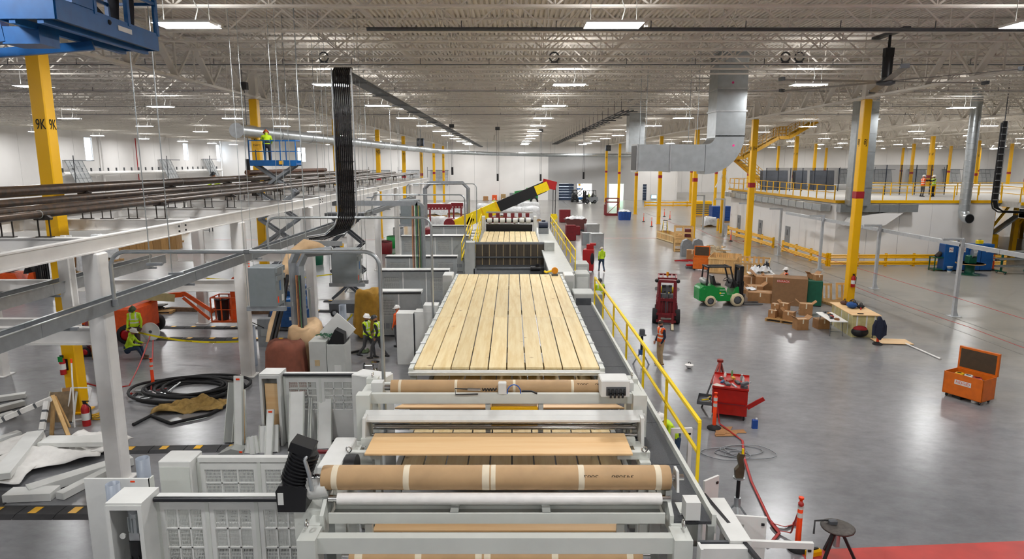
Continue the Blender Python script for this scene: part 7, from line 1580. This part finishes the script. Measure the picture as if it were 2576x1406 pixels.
# wire mesh fence and machines on the mezzanine
WIRE = mat('wire_mesh', '3A4048', .5, var=.1, alpha=.28)
def meshfence(label, x0, x1, Y, z, h, n):
    t = thing('mesh_fence', label, 'fence', (x0, Y, z)); w = (x1 - x0) / n
    for i in range(n + 1): G().box(i * w - .03, i * w + .03, -.03, .03, 0, h).obj('post', mat('fence_navy', '28303E', .5), t)
    for i in range(n): G().box(i * w, (i + 1) * w, -.004, .004, .1, h).obj('mesh_panel', WIRE, t)
meshfence('dark wire mesh fence on the mezzanine left of column 8J', 25.2, 33.6, 66, 4.86, 2.3, 7); meshfence('dark wire mesh fence beside the two mezzanine workers', 31.6, 38.2, 58.6, 4.86, 2.6, 5)
gs = mat('stack_grey', '6A6E76', .5, var=.2, scale=4)
for i, (x, w) in enumerate(((26.0, 2.6), (29.4, 1.2), (31.2, 2.2))):
    t = thing('panel_stack', 'stack of dark grey panels behind the mezzanine fence, %s from the left' % ORD[i], 'panels', (x, 69, 4.86))
    for k in range(7): G().cb((w / 2, k * .12, 1.0 - .05 * (k % 3)), (w, .05, 2.0), 0, R(-6)).obj('panel', gs, t)
    G().box(0, w, -.1, 1, 0, .06).obj('skid', PALW, t)
# tilted grilles (wall racks) on both far walls
GRM = mat('grille_grey', '9CA0A4', .5, .3, var=.1)
def grille(label, c, rz, w=3.6, h=3.2):
    t = thing('tilted_grille', label, 'grille', c, rz)
    for k in range(5): G().beam((-w / 2 + k * w / 4, .2, 0), (-w / 2 + k * w / 4, 1.5, h), .06).obj('bar', GRM, t)
    for k in range(5): G().beam((-w / 2, .2 + 1.3 * k / 4, h * k / 4), (w / 2, .2 + 1.3 * k / 4, h * k / 4), .05).obj('cross_bar', GRM, t)
    G().add([(-w / 2, .24, 0), (w / 2, .24, 0), (w / 2, 1.54, h), (-w / 2, 1.54, h)], [(0, 1, 2, 3)]).obj('sheet', mat('grille_sheet', 'B4B8BA', .5, alpha=.6), t)
    G().box(-w / 2 - .4, w / 2 + .3, -.05, 0.05, h - .1, h).obj('header', DGREY, t); [G().box(x - .04, x + .04, 0, 1.81, h - .09, h - .02).obj('wall_arm', DGREY, t) for x in (-w / 2, w / 2)]; G().box(-w / 2 - .5, -w / 2 - .42, -.05, .05, -.5, h + .6).obj('upright', DGREY, t)
for i, (y, z) in enumerate(((91, 4.8), (115, 5.0), (131, 5.2))): grille('grey tilted grille hung on the left wall, %s from the front' % ORD[i], (XL + 1.8, y, z), R(90))
for i, x in enumerate((88, 97, 106, 115, 124)): grille('grey tilted grille on the far right wall behind the mezzanine, %s from the left' % ORD[i], (x, YB2 - 1.8, 2.0), 0, 4.5, 4.0)
for i, x in enumerate((-33, -27, -21, -15)): grille('grey tilted grille on the far end wall, %s from the left' % ORD[i], (x, YB - 1.8, 3.0), 0, 3.6, 3.2)
wpi = thing('wall_pipe', 'white insulated pipe with brackets along the left wall', 'pipe', (XL + .7, 88, 6.2)); G().cyl((0, 0, 0), (0, 48, 0), .28, 12).obj('pipe', WHITE, wpi)
for k in range(24): G().box(-.1, .1, k * 2 - .05, k * 2 + .05, .2, .75).obj('bracket', DGREY, wpi)
for i, (y, c) in enumerate(((86, LGREY), (97.5, WHITE), (106.5, RED))): t = thing('downpipe', ('thin grey downpipe on the left wall', 'white bent downpipe on the left wall', 'red sprinkler riser on the left wall')[i], 'pipe', (XL + .3, y, 0)); G().cyl((0, 0, 0), (0, 0, 11.5), .12 if i < 2 else .07, 8).obj('pipe', c, t); G().torus((0, 0, 6), .16, .04, 12, 5).obj('collar', c, t)
# ---- yellow stair up to the roof behind the duct
ys = thing('roof_stair', 'yellow steel stair rising from the mezzanine to the roof', 'stair', (0, 72, 0))
OY = mat('stair_yellow', 'D8A21A', .45, var=.08)
def flight(a, b):
    a, b = V(a), V(b)
    for y in (0, 1.1): G().beam(a + V((0, y, 0)), b + V((0, y, 0)), .1, .34).obj('stringer', OY, ys)
    n = max(2, round((b - a).length / .5)); 
    for i in range(n): p = a.lerp(b, (i + .5) / n); G().box(p.x - .15, p.x + .15, 0, 1.1, p.z, p.z + .04).obj('tread', DGREY, ys)
    for y in (0, 1.1):
        for h in (.45, .8, 1.15): G().beam(a + V((0, y, h)), b + V((0, y, h)), .05).obj('rail', OY, ys)
        for i in range(4): p = a.lerp(b, .04 + i * .3) + V((0, y, 0)); G().beam(p, p + V((0, 0, 1.14)), .062).obj('post', OY, ys)
flight((23.0, 0, 8.16), (24.9, 0, 8.16)); flight((24.9, 0, 8.16), (28.6, 0, 10.3)); flight((28.6, 0, 10.3), (29.7, 0, 10.3)); flight((29.7, 0, 10.3), (32.6, 0, 12.0)); flight((24.7, 1.3, 8.0), (28.4, 1.3, 5.0))
G().box(22.9, 23.2, .3, .6, 0, 8.1).obj('leg', YEL, ys); G().beam((22.2, .45, 5.0), (23.8, .45, 8.0), .12).obj('brace', WHITE, ys); G().beam((23.9, .45, 5.0), (22.3, .45, 8.0), .12).obj('brace', WHITE, ys)
# ---- yellow guard barriers
def barrier(label, p, q):
    p, q = V(p), V(q); d = q - p; n = max(1, round(d.length / 2.4)); t = thing('guard_barrier', label, 'barrier', p, math.atan2(d.y, d.x)); L_ = d.length; st = L_ / n
    prof = lambda z: [(-.1, z), (-.14, z + .05), (-.1, z + .1), (-.14, z + .15), (-.1, z + .2), (-.14, z + .25), (-.1, z + .3), (-.06, z + .3), (-.06, z)]
    for i in range(n):
        for z in (.1, .6): G().prism(prof(z), i * st + .01, (i + 1) * st - .01).obj('rail', YEL, t)
    for i in range(n + 1): G().box(i * st - .07, i * st + .07, -.07, .08, 0, .97).obj('post', YEL, t); G().box(i * st - .12, i * st + .12, -.12, .13, 0, .02).obj('foot', YEL, t)
barrier('yellow guard barrier along the white side wall, farthest section', (23.4, 71, 0), (23.6, 66.2, 0)); barrier('yellow guard barrier along the white side wall, middle section', (23.7, 65.0, 0), (23.8, 59.6, 0)); barrier('yellow guard barrier along the white side wall, nearest section', (23.7, 57.2, 0), (23.7, 49.0, 0))
barrier('yellow guard barrier in front of the mezzanine front wall', (23.8, 48.8, 0), (32.2, 48.8, 0)); barrier('short yellow guard barrier right of the blue cabinets', (34.6, 48.6, 0), (36.8, 48.6, 0)); barrier('far yellow guard barrier before the end wall', (23.5, 117, 0), (33.5, 117, 0))
for i, (px_, py_) in enumerate(((1805, 581), (1815, 583))): t = thing('bollard', 'thin yellow bollard at the far barrier end, %s one' % ('left', 'right')[i], 'bollard', Fz(px_, py_)); G().lathe([(.13, 0), (.13, 1.35), (.08, 1.43), (0.001, 1.45)], 12).obj('tube', YEL, t); G().lathe([(.134, 1.0), (.134, 1.08)], 12).obj('band', YEL2, t)
# ---- pale posts with arms, overhead rail, straps
PP = mat('pale_post', 'C2C6CA', .4, .2, var=.06)
for i in range(7):
    t = thing('light_post', 'pale grey steel post with a short arm along the wall, %s from the front' % ORD[i], 'post', (22.3, 32.4 + 7.4 * i, 0)); G().box(-.08, .08, -.08, .08, 0, 3.9).obj('mast', PP, t); G().box(-1.0, .08, -.06, .06, 3.84, 3.96).obj('arm', PP, t); G().box(-.25, .25, -.25, .25, 0, .02).obj('base_plate', PP, t); G().prism([(.08, .02), (.24, .02), (.08, .4)], -.01, .01, 'Y').obj('gusset', PP, t)
oh = thing('overhead_rail', 'long grey overhead rail fixed along the pale posts', 'rail', (22.5, 18, 3.5))
for k in range(6): G().box(-.1, .1, k * 6, k * 6 + 5.97, 0, .2).obj('rail_section', PP, oh)
for k in range(3): G().box(-.28, .1, 14.4 + k * 7.4, 14.5 + k * 7.4, .05, .15).obj('bracket', PP, oh)
strap('red barrier strap running between the pale posts', [V((22.2, 47.3, 1.0)), V((22.2, 40, .98)), V((22.2, 32.4, 1.0)), V((22.2, 22, 1.0))], .07, .03); strap('red barrier strap from column 8J towards the right edge', [V((18.8, 35.5, .95)), V((19.3, 27, .8)), V((19.4, 18, .8))], .06, .06)
strap('red barrier strap sagging past the first yellow barriers', [Fz(1838, 600, 1.0), V((22.2, 54.6, 1.0)), V((22.2, 47.3, 1.0))], .06, .5); strap('faint red strap along the far aisle columns', [V((18.6, 83.6, 1.0)), V((19.2, 67.6, .9)), V((20.5, 58, .8))], .06, .3)
# ---- blue cabinets and saw at the right
SIGN = mat('sign_white', 'E8E4E0', .5, var=.02); b0 = Fz(2378, 684)
for i in range(4):
    t = thing('blue_cabinet', 'blue steel locker with a small white sign at the mezzanine wall, %s from the left' % ORD[i], 'cabinet', (b0.x + .4 + i * .88, b0.y + .6, 0)); G().bev((0, 0, .1), (.86, .7, 1.85), .02).obj('case', mat('locker_blue', '1B5AA0', .4, var=.06), t); G().box(-.39, .39, -.365, -.35, .2, 1.85).obj('door', MATS['locker_blue'], t); G().box(-.4, .4, -.33, .33, 0, .1).obj('skid', BLACK, t)
    if i in (0, 1, 2, 3): s_ = G().cb((.0, -.372, 1.55), (.3, .008, .34)).obj('sign', SIGN, t); text('lettering', 'AG', .2, RED, t, (0, -.38, 1.56), (R(90), 0, 0), .001)
for i, x in enumerate((.2, .9, 2.2)): t = thing('tool_case', 'yellow and black tool case on the blue lockers, %s one' % ('left', 'middle', 'right')[i], 'tool', (b0.x + .4 + x, b0.y + .6, 1.95)); G().bev((0, 0, 0), (.4, .3, .25), .03).obj('case', YEL2 if i != 1 else DGREY, t); G().cb((0, 0, .27), (.2, .04, .03)).obj('handle', BLACK, t)
q = Fz(2445, 692); sw = thing('table_saw', 'green machine on a round wooden table before the blue lockers', 'machine', q + V((0, .3, 0))); G().lathe([(.65, .0), (.65, .04), (.3, .08), (.3, .7), (.85, .74), (.85, .8), (.001, .8)], 20).obj('pedestal_table', DGREEN, sw); G().lathe([(.86, .745), (.9, .75), (.9, .79), (.86, .8)], 20).obj('wood_rim', PALW, sw); G().bev((0, 0, .8), (.6, .45, .55), .05).obj('motor_head', DGREEN, sw); G().cyl((-.1, -.2, 1.5), (.1, -.25, 1.5), .3, 16).obj('blade_guard', GALV, sw); G().cb((.25, .1, 1.55), (.2, .3, .5)).obj('arm', LGREY, sw)
q = Fz(2365, 682); gc2 = thing('steel_cart', 'green steel workshop cart before the mezzanine wall', 'cart', q + V((0, .3, 0)))
for x in (-.45, .45):
    for y in (-.3, .3): G().box(x - .03, x + .03, y - .03, y + .03, .0, 1.0).obj('leg', DGREEN, gc2)
for z in (.1, .95): G().box(-.5, .5, -.35, .35, z, z + .05).obj('shelf', DGREEN, gc2)
G().cyl((-.2, 0, 1.0), (.1, 0, 1.3), .16, 12).obj('motor', SOOT, gc2)
bk = thing('bucket', 'white bucket with a blue label beside the green cart', 'bucket', Fz(2388, 684)); G().lathe([(.15, 0), (.18, .38), (.19, .38), (.19, .4), (.15, .4)], 16).obj('pail', HATW, bk); G().lathe([(.168, .1), (.178, .26)], 16).obj('label', BLUE, bk)
delineator('orange delineator post right of the blue lockers', Fz(2497, 680), 1.15)
rk = thing('pipe_cart', 'green rolling pipe rack cart at the right picture edge', 'cart', Fz(2550, 690) + V((.3, .3, 0)))
for x in (-1.0, 1.0): G().box(x - .05, x + .05, -.05, .05, .15, 1.6).obj('upright', DGREEN, rk); G().box(x - .05, x + .05, -.5, .5, .12, .2).obj('foot', DGREEN, rk); wheel(rk, (x, -.4, .08), .09, .05, RUBBER, GALV, 'X', 'caster'); wheel(rk, (x, .4, .08), .09, .05, RUBBER, GALV, 'X', 'caster')
for z in (.5, 1.0, 1.5): G().box(-1.4, 1.4, -.35, -.27, z, z + .06).obj('shelf_rail', GALV, rk); G().cyl((-1.6, -.2, z + .1), (1.6, -.2, z + .1), .05, 8).obj('pipe', ALU, rk)
# ---- things by the far corner of the white wall
for i, (px_, py_, c, sz) in enumerate(((1770, 545, YEL, (2.4, 1.5, 2.0)), (1815, 560, mat('pallet_blue', '1E4A94', .45), (2.4, 1.6, 1.9)))): t = thing('machine_unit', ('yellow machine unit near the far wall corner', 'blue machine unit on a pallet near the wall corner')[i], 'machine', Fz(px_, py_) + V((0, 1, 0))); G().bev((0, 0, .2), sz, .06).obj('case', c, t); [G().box(-sz[0] / 2, sz[0] / 2, -sz[1] / 2 - .03, -sz[1] / 2, .4 + k * .3, .55 + k * .3).obj('louvre', c if i else DGREY, t) for k in range(5)]; G().box(-1.3, 1.3, -.9, .9, 0, .2).obj('pallet', PALW, t)
wm_ = thing('wrapped_pallet', 'film wrapped white parts on a pallet beside the blue unit', 'pallet load', Fz(1790, 572) + V((0, .8, 0))); G().grid(drape(1.5, 1.2, 1.2, 88), 18, 18).obj('film', PLASTIC, wm_); pallet(wm_, (0, 0, 0), 1.7, 1.4)
# ---- ceiling fan and ducts
fn_ = thing('ceiling_fan', 'large six blade ceiling fan hung at the upper right', 'fan', (13.15, 24.0, 10.42))
G().lathe([(.16, -.12), (.3, -.06), (.3, .02), (.14, .1), (.14, .2)], 20).obj('hub', DGREY, fn_); G().cyl((0, 0, .15), (0, 0, .85), .17, 16).obj('motor', BLACK, fn_); G().cb((0, 0, 1.0), (.3, .2, .3)).obj('bracket', BLACK, fn_); G().cyl((0, 0, 1.1), (0, 0, 1.62), .05, 8).obj('down_rod', BLACK, fn_); G().box(-.12, .12, -1.0, 1.0, 1.58, 1.68).obj('mount_beam', DGREY, fn_)
for k in range(6):
    a = R(8 + 60 * k); o = G().prism([(-.15, .0), (0, .045), (.15, .03), (.0, .012)], .25, 3.9).obj('blade', mat('fan_blade', '7A7672', .4, .4, var=.05), fn_); o.rotation_euler[2] = a
    o = G().box(3.86, 3.98, -.12, .12, -.02, .1).obj('winglet', DGREY, fn_); o.rotation_euler[2] = a
rd = thing('supply_duct', 'big galvanised supply duct dropping from the roof and turning left', 'duct', (0, 35, 0))
dx0, dx1, dy0, dy1 = 10.35, 11.85, -.75, .75
for k, (z0, z1) in enumerate(((8.95, 10.2), (10.24, 11.3), (11.34, 12.2), (12.24, CEIL - .02))):
    G().box(dx0, dx1, dy0, dy1, z0, z1).obj('riser_section', GALV, rd); G().box(dx0 - .05, dx1 + .05, dy0 - .05, dy1 + .05, z1 - .02, z1 + .05).obj('flange', ALU, rd)
cx, cz = 9.9, 9.0; n = 7
for k in range(n):
    a0, a1 = -math.pi / 2 * k / n, -math.pi / 2 * (k + 1) / n; ri, ro = dx0 - cx, dx1 - cx
    P = [(cx + ri * math.cos(a0), cz + ri * math.sin(a0)), (cx + ro * math.cos(a0), cz + ro * math.sin(a0)), (cx + ro * math.cos(a1), cz + ro * math.sin(a1)), (cx + ri * math.cos(a1), cz + ri * math.sin(a1))]
    g = G(); g.prism(P, dy0, dy1, 'Y'); g.obj('elbow_gore', GALV, rd)
zt_, zb_ = cz - (dx0 - cx), cz - (dx1 - cx)
for k, (a, b) in enumerate(((8.1, 9.88), (6.4, 8.06))): G().box(a, b, dy0, dy1, zb_ + .15, zt_ - .0).obj('branch_section', GALV, rd); G().box(a - .03, a + .03, dy0 - .04, dy1 + .04, zb_ + .1, zt_ + .04).obj('flange', ALU, rd)
G().box(6.36, 6.4, dy0 + .03, dy1 - .03, zb_ + .2, zt_ - .05).obj('grille', BLACK, rd)  # black plate put in for the dark inside of the open duct end
for x in (6.8, 9.4):
    for y in (dy0 - .06, dy1 + .06): G().cyl((x, y, zt_), (x, y, CEIL), .015, 5).obj('hanger_rod', GALV, rd)
for z, x in ((11.6, 11.1), (8.5, 11.3)): G().cyl((x, dy0 - .012, z), (x, dy0 - .0, z), .06, 10).obj('pink_tag', mat('pink_dot', 'E8308A', .5), rd)
r2 = thing('far_duct', 'smaller galvanised riser duct behind the big supply duct', 'duct', (11.0, 60, 8.6))
for k in range(4): G().box(-.7, .7, -.7, .7, k * 1.1, k * 1.1 + 1.07).obj('section', GALV, r2); G().box(-.74, .74, -.74, .74, k * 1.1 - .03, k * 1.1).obj('flange', ALU, r2)
du = thing('round_duct', 'long round silver duct under the roof leading into the distance', 'duct', (0, 0, 0)); pts = [V((-13.55, 33.2, 9.2)), V((-12.9, 60, 9.3)), V((-10.5, 100, 9.3)), V((-3.8, 125, 9.3)), V((6, 133, 9.2)), V((26, 135.5, 9.1))]
g = G(); g.tube(pts, .34, 20, caps=False); g.obj('pipe', GALV, du); g = G(); g.tube([pts[0], pts[0].lerp(pts[1], .03)], .31, 20); g.obj('inside', DGREY, du)
tot = 0
for a, b in zip(pts, pts[1:]):
    n = int((b - a).length / 5)
    for k in range(n): p = a.lerp(b, k / n); d_ = (b - a).normalized(); G().cyl(p - d_ * .06, p + d_ * .06, .37, 20).obj('joint_ring', ALU, du)
    for k in range(0, n, 2): p = a.lerp(b, (k + .5) / n); G().cyl(p, V((p.x, p.y, CEIL)), .02, 5).obj('hanger_rod', GALV, du)
for i, (x, y) in enumerate(((-12.0, 88), (17.5, 122))): t = thing('unit_heater', 'dark box heater hung beside the %s column row' % ('left', 'right')[i], 'heater', (x, y, 9.8)); G().bev((0, 0, 0), (.9, .7, 1.0), .05).obj('case', mat('heater_navy', '2A3444', .45), t); G().cyl((0, -.36, .5), (0, -.35, .5), .33, 16).obj('fan_grille', DGREY, t); G().cyl((0, 0, 1.0), (0, 0, CEIL - 9.8), .03, 6).obj('hanger', DGREY, t)
for i, (px_, Y) in enumerate(((815, 29.9), (1394, 29.9), (1975, 29.9), (2010, 29.9))): q = Fy(px_, 160, Y); t = thing('hose_ring', 'dark looped bracket on the roof pipe, %s from the left' % ORD[i], 'bracket', (q.x, Y, 12.0)); G().torus((0, 0, .16), .2, .035, 18, 6, 'Y').obj('ring', DGREY, t); G().cb((0, 0, -.06), (.3, .08, .06)).obj('clamp', DGREY, t)
# ---- yellow telescopic crane in the distance
cr = thing('mobile_crane', 'yellow and black telescopic crane boom with a red tip', 'crane', (0, 60, 0))
A_, B_ = Fy(1140, 570, 60), Fy(1396, 458, 60); A_.y = B_.y = 0; m1, m2 = A_.lerp(B_, .45), A_.lerp(B_, .9)
G().beam(A_, m1, .8, 1.05).obj('boom_base', YEL2, cr); G().beam(m1 - (m1 - A_) * .02, m2, .62, .95).obj('boom_inner', BLACK, cr); G().beam(m2 - (B_ - A_).normalized() * .9, m2 + V((.3, 0, .1)), .66, .8).obj('boom_collar', YEL2, cr)
G().beam(m2 + V((-.2, 0, .35)), B_ + V((.1, 0, -.35)), .6, .75).obj('boom_head', RED, cr)
d_ = (B_ - A_).normalized()
for f in (.12, .3, .44): p = A_ + (B_ - A_) * f; G().beam(p - d_ * .06, p + d_ * .06, .86, 1.15).obj('boom_band', YEL, cr)
hk = Fy(1393, 552, 60); hk.y = 0
for dx in (-.1, .12): G().cyl(B_ + V((-.05 + dx, 0, -.4)), hk + V((dx, 0, .4)), .03, 6).obj('hoist_rope', BLACK, cr)
G().prism([(-.3, .2), (0, -.25), (.3, .2), (.25, .5), (-.25, .5)], -.15, .15, 'Y').obj('hook_block', YEL2, cr).location = hk; G().torus(hk + V((0, 0, -.35)), .14, .04, 12, 5, 'Y').obj('hook', DGREY, cr)
G().bev((A_.x - .8, 0, .5), (3.6, 2.0, 1.3), .1).obj('carrier', DRED, cr); G().cyl((A_.x - .3, -.6, A_.z + .3), (A_.x - .3, .6, A_.z + .3), .5, 16).obj('winch_drum', DRED, cr); G().cb((A_.x + 1.4, 0, 2.0), (.5, .8, 1.6), 0, 0, R(25)).obj('lift_ram', DRED, cr)
for x in (-2.0, .4):
    for y in (-1.0, 1.0): wheel(cr, (A_.x + x, y, .5), .5, .4, RUBBER, YEL, 'Y')
# ---- plastic wrapped machine sections, red beams, boxes in the distance
wr_ = [(1100, 585, 2.6, 1.6, 1.7), (1150, 582, 2.0, 1.4, 1.5), (1095, 545, 3.2, 2, 1.9), (1150, 540, 3.0, 2, 1.8), (1225, 540, 3.2, 2, 1.6), (1290, 548, 3.6, 2.2, 1.5), (1335, 556, 2.4, 2.2, 1.9), (1330, 530, 3.5, 2, 1.4), (1260, 528, 3.5, 2, 1.3)]
for i, (px_, py_, w, d, h) in enumerate(wr_): q = Fz(px_, py_); t = thing('wrapped_machine', 'white film wrapped machine section in the distance, %s of nine' % ORD[i], 'wrapped load', q + V((0, .8, 0)), rnd.uniform(-.2, .2)); G().grid(drape(w, d, h, 100 + i, 20, 20, .03), 20, 20).obj('film', PLASTIC, t); G().box(-w / 2, w / 2, -d / 2, d / 2, 0, .2).obj('skid', PALW, t)
for i, (px0, px1, py_, Y) in enumerate(((1075, 1135, 520, 70), (1135, 1165, 517, 74), (1225, 1300, 553, 72))):
    a, b = Fy(px0, py_, Y), Fy(px1, py_, Y); t = thing('lifting_beam', 'dark red lifting beam among the wrapped machines, %s from the left' % ORD[i], 'beam', a); G().box(0, b.x - a.x, -.2, .2, -.3, .3).obj('beam', DRED, t)
    for x in (.2, b.x - a.x - .3): G().box(x, x + .15, -.15, .15, -a.z, -.3).obj('support', DRED, t)
    for k in range(6): G().cyl((.2 + k * .35, -.205, -.15), (.2 + k * .35, -.2, -.15), .06, 8).obj('hole', LGREY, t)
# vertical lattice tower & small far items
lt = thing('lattice_mast', 'small grey lattice mast beside the far crane', 'mast', Fz(1251, 490))
for sx_ in (-1, 1):
    for sy_ in (-1, 1): G().beam((sx_ * .5, sy_ * .5, 0), (sx_ * .2, sy_ * .2, 3.6), .08).obj('leg', GRM, lt)
for k in range(5): w = .5 - k * .06; G().box(-w, w, -w - .03, -w + .03, k * .75, k * .75 + .08).obj('tie', GRM, lt)
th = thing('telehandler', 'green telehandler parked behind the crane boom', 'telehandler', Fz(1322, 516) + V((0, 1.2, 0))); G().bev((0, 0, .9), (4.6, 1.6, 1.2), .12).obj('chassis', GREEN, th); G().bev((.9, 0, 2.1), (1.6, 1.3, 1.0), .1).obj('cab', GREEN, th); G().beam((-2.0, 0, 2.2), (2.3, 0, 2.9), .5, .5).obj('boom', GREEN, th)
for x in (-1.6, 1.6):
    for y in (-1, 1): wheel(th, (x, y, .75), .75, .5, RUBBER, LGREY, 'Y')
forklift('distant dark forklift near the blue dock door', Fz(1446, 508) + V((0, .5, 0)), R(-90), BLACK, RUBBER, DGREY, s=1.1)
forklift('distant grey forklift in front of the bright doorway', Fz(1480, 512) + V((.3, .5, 0)), R(200), MGREY, RUBBER, DGREY, s=1.15)
sl3 = scissor('small blue lift standing inside the bright doorway', 13.9, 136, 0, 2.4, 2, BLUE, MGREY, 1.2, .7)
gbn = thing('green_container', 'teal waste container far left of the crane', 'container', Fz(1204, 500) + V((0, 1, 0))); G().bev((0, 0, .0), (3.0, 1.8, 2.0), .05).obj('box', mat('teal_bin', '0E5A52', .5), gbn); [G().box(-1.4 + k * .7, -1.3 + k * .7, -.95, -.9, .2, 1.9).obj('rib', MATS['teal_bin'], gbn) for k in range(5)]
for i in range(4): t = thing('floor_clutter', 'small pallet of parts on the far floor left of the crane, %s one' % ORD[i], 'pallet load', Fz(1222 + i * 22, 505) + V((0, i * .5, 0))); pallet(t, (0, 0, 0)); G().bev((0, 0, .14), (1.0, .8, .8 + .2 * i), .05).obj('load', (CARD, ORANGE, mat('clutter_tan', 'A88C60', .7), MGREY)[i], t)
t = thing('wall_screen', 'small lit screen on the far wall beside the barrier', 'screen', Fy(1645, 495, 137.8)); G().box(-.6, .6, -.08, .05, -.4, .4).obj('case', DGREY, t); G().box(-.54, .54, -.09, -.08, -.34, .34).obj('display', mat('screen_glow', '8FC8D8', emit=1.2), t); G().box(-.1, .1, .02, .2, -.1, .1).obj('mount', DGREY, t)
# ---- far left: forklift, crates, pallets
forklift('orange forklift at the left picture edge', Fz(35, 745) + V((-.2, .9, 0)), R(12), ORANGE, RUBBER, DGREY, s=1.25)
lc = thing('long_crate', 'long brown plywood crate behind the white rack', 'crate', Fz(362, 630) + V((0, .8, 0)), R(10)); 
for k in range(8): G().box(-2.6 + k * .65, -2.6 + k * .65 + .62, -.8, -.76, 0, 1.5).obj('board', wood('crate_ply', 'B48A54', '96703E', .8, 'Z', .7, False), lc)
G().box(-2.6, 2.6, -.76, .8, 0, 1.48).obj('box', MATS['crate_ply'], lc); G().box(-2.6, 2.6, -.82, .8, 1.48, 1.53).obj('lid', MATS['crate_ply'], lc)
for i, (px_, py_, m_, h) in enumerate(((205, 690, PLASTIC, 1.5), (262, 660, PLASTIC, 1.4), (160, 690, CARD, 1.6), (235, 612, PLASTIC, .8), (425, 612, HATW, 1.3), (448, 588, PINE, .7))): t = thing('pallet_load', 'wrapped pallet load on the floor beyond the rack, %s from the left' % ORD[(2, 3, 0, 1, 4, 5)[i] if False else i], 'pallet load', Fz(px_, py_) + V((0, .8, 0)), rnd.uniform(-.3, .3)); pallet(t, (0, 0, 0), 1.5, 1.2); G().grid(drape(1.2, 1.0, h, 200 + i, 16, 16, .06), 16, 16).obj('load', m_, t)
wt = thing('work_table', 'dark steel work table standing alone beyond the rack', 'table', Fz(508, 584) + V((0, .5, 0))); G().box(-.9, .9, -.45, .45, .86, .92).obj('top', DGREY, wt); [G().box(x - .04, x + .04, y - .04, y + .04, 0, .86).obj('leg', DGREY, wt) for x in (-.82, .82) for y in (-.38, .38)]; G().box(-.85, .85, -.42, -.38, .2, .26).obj('stretcher', DGREY, wt)
for i, (px_, py_, c) in enumerate(((775, 668, DBLUE), (790, 668, DGREEN), (985, 625, GREEN), (968, 640, DRED), (1000, 600, MGREY), (1010, 560, MGREY))): t = thing('drum_bin', 'small %s container on the floor left of the machine line' % ('blue', 'dark green', 'green slatted', 'red', 'near grey', 'far grey')[i], 'container', Fz(px_, py_) + V((0, .6, 0))); G().lathe([(.5, 0), (.55, .3), (.55, 1.0), (.5, 1.05), (.5, 1.0)], 14).obj('tub', c, t); G().torus((0, 0, 1.05), .52, .03, 16, 5).obj('rim', BLACK, t)
# ---- open doors and side cabinet right of the front stand
sc_ = thing('side_cabinet', 'light grey side cabinet under the catwalk end, front open', 'cabinet', (0, 0, 0))
G().box(3.3, 3.62, 9.1, 10.4, 1.9, 2.0).obj('top', LGREY, sc_); G().box(2.8, 2.84, 8.9, 9.1, 0, 1.98).obj('side', LGREY, sc_); G().box(3.58, 3.62, 8.7, 10.4, 0, 1.9).obj('side', LGREY, sc_); G().box(2.85, 3.58, 9.15, 9.2, 0, 1.95).obj('inside', DGREY, sc_); G().beam((3.63, 8.4, 1.93), (3.3, 10.5, 2.0), .06).obj('black_seal', STRIP, sc_); G().box(2.85, 3.57, 8.95, 9.08, 1.7, 1.96).obj('header', LGREY, sc_)
def door(label, x0, x1, y, z0, z1, rz=0.0, vent=False, frame_=False):
    t = thing('cabinet_door', label, 'door', (x0, y, 0), rz); w = x1 - x0
    if frame_:
        for a in ((0, .08, z0, z1), (w - .08, w, z0, z1), (.08, w - .08, z1 - .1, z1), (.08, w - .08, z0, z0 + .1)): G().box(a[0], a[1], -.03, .03, a[2], a[3]).obj('frame_bar', LGREY, t)
    else: G().box(0, w, -.02, .02, z0, z1).obj('leaf', LGREY, t)
    if vent:
        for k in range(8): G().cb((w * .3, -.025, z1 - .35 + k * .028), (.2, .012, .012)).obj('louvre', MG, t)
    G().cb((w - .06, -.03, z1 - .12), (.05, .02, .04)).obj('latch', BLACK, t); G().box(0, .03, -.03, .03, 0, z0 + .05).obj('hinge_post', MG, t)
door('open grey cabinet door with a vent at the bottom right of the machine', 3.5, 4.15, 9.95, .2, 1.95, R(-8), True); door('open framed door panel at the very bottom right of the machine', 3.62, 4.6, 9.25, .2, 1.92, R(-4), False, True); door('half open grey door beside the catwalk end', 3.45, 3.85, 11.0, .3, 2.0, R(35)); door('white framed door standing open under the handrail', 3.3, 3.75, 12.9, .9, 2.2, R(5), False, True)
for i, y in enumerate((14.6, 17.4, 20.2, 23.0)): door('grey framed guard door below the catwalk, %s from the front' % ORD[i], 3.35, 3.9, y, .3, 1.7, R(75), False, True)
cbx2 = thing('grey_cabinet', 'grey cabinet stack at the far end of the catwalk', 'cabinet', (3.1, 28.3, 0)); G().bev((0, 0, 0), (.9, 1.2, 2.1), .03).obj('case', GREY, cbx2); G().bev((.65, .2, 0), (.4, .9, 2.0), .03).obj('side_case', MG, cbx2); [G().box(-.35, .3, -.62, -.6, .2 + k * .6, .7 + k * .6).obj('panel', DGREY, cbx2) for k in range(3)]
for i, (x, y, h) in enumerate(((3.9, 36.5, 1.6), (4.2, 39.5, 1.7))): t = thing('grey_cabinet', 'low grey cabinet at the foot of the far platform, %s one' % ('nearer', 'farther')[i], 'cabinet', (x, y, 0)); G().bev((0, 0, 0), (.8, 1.4, h), .03).obj('case', GREY, t); G().box(-.3, .3, -.72, -.7, .3, h - .2).obj('door', LGREY, t)
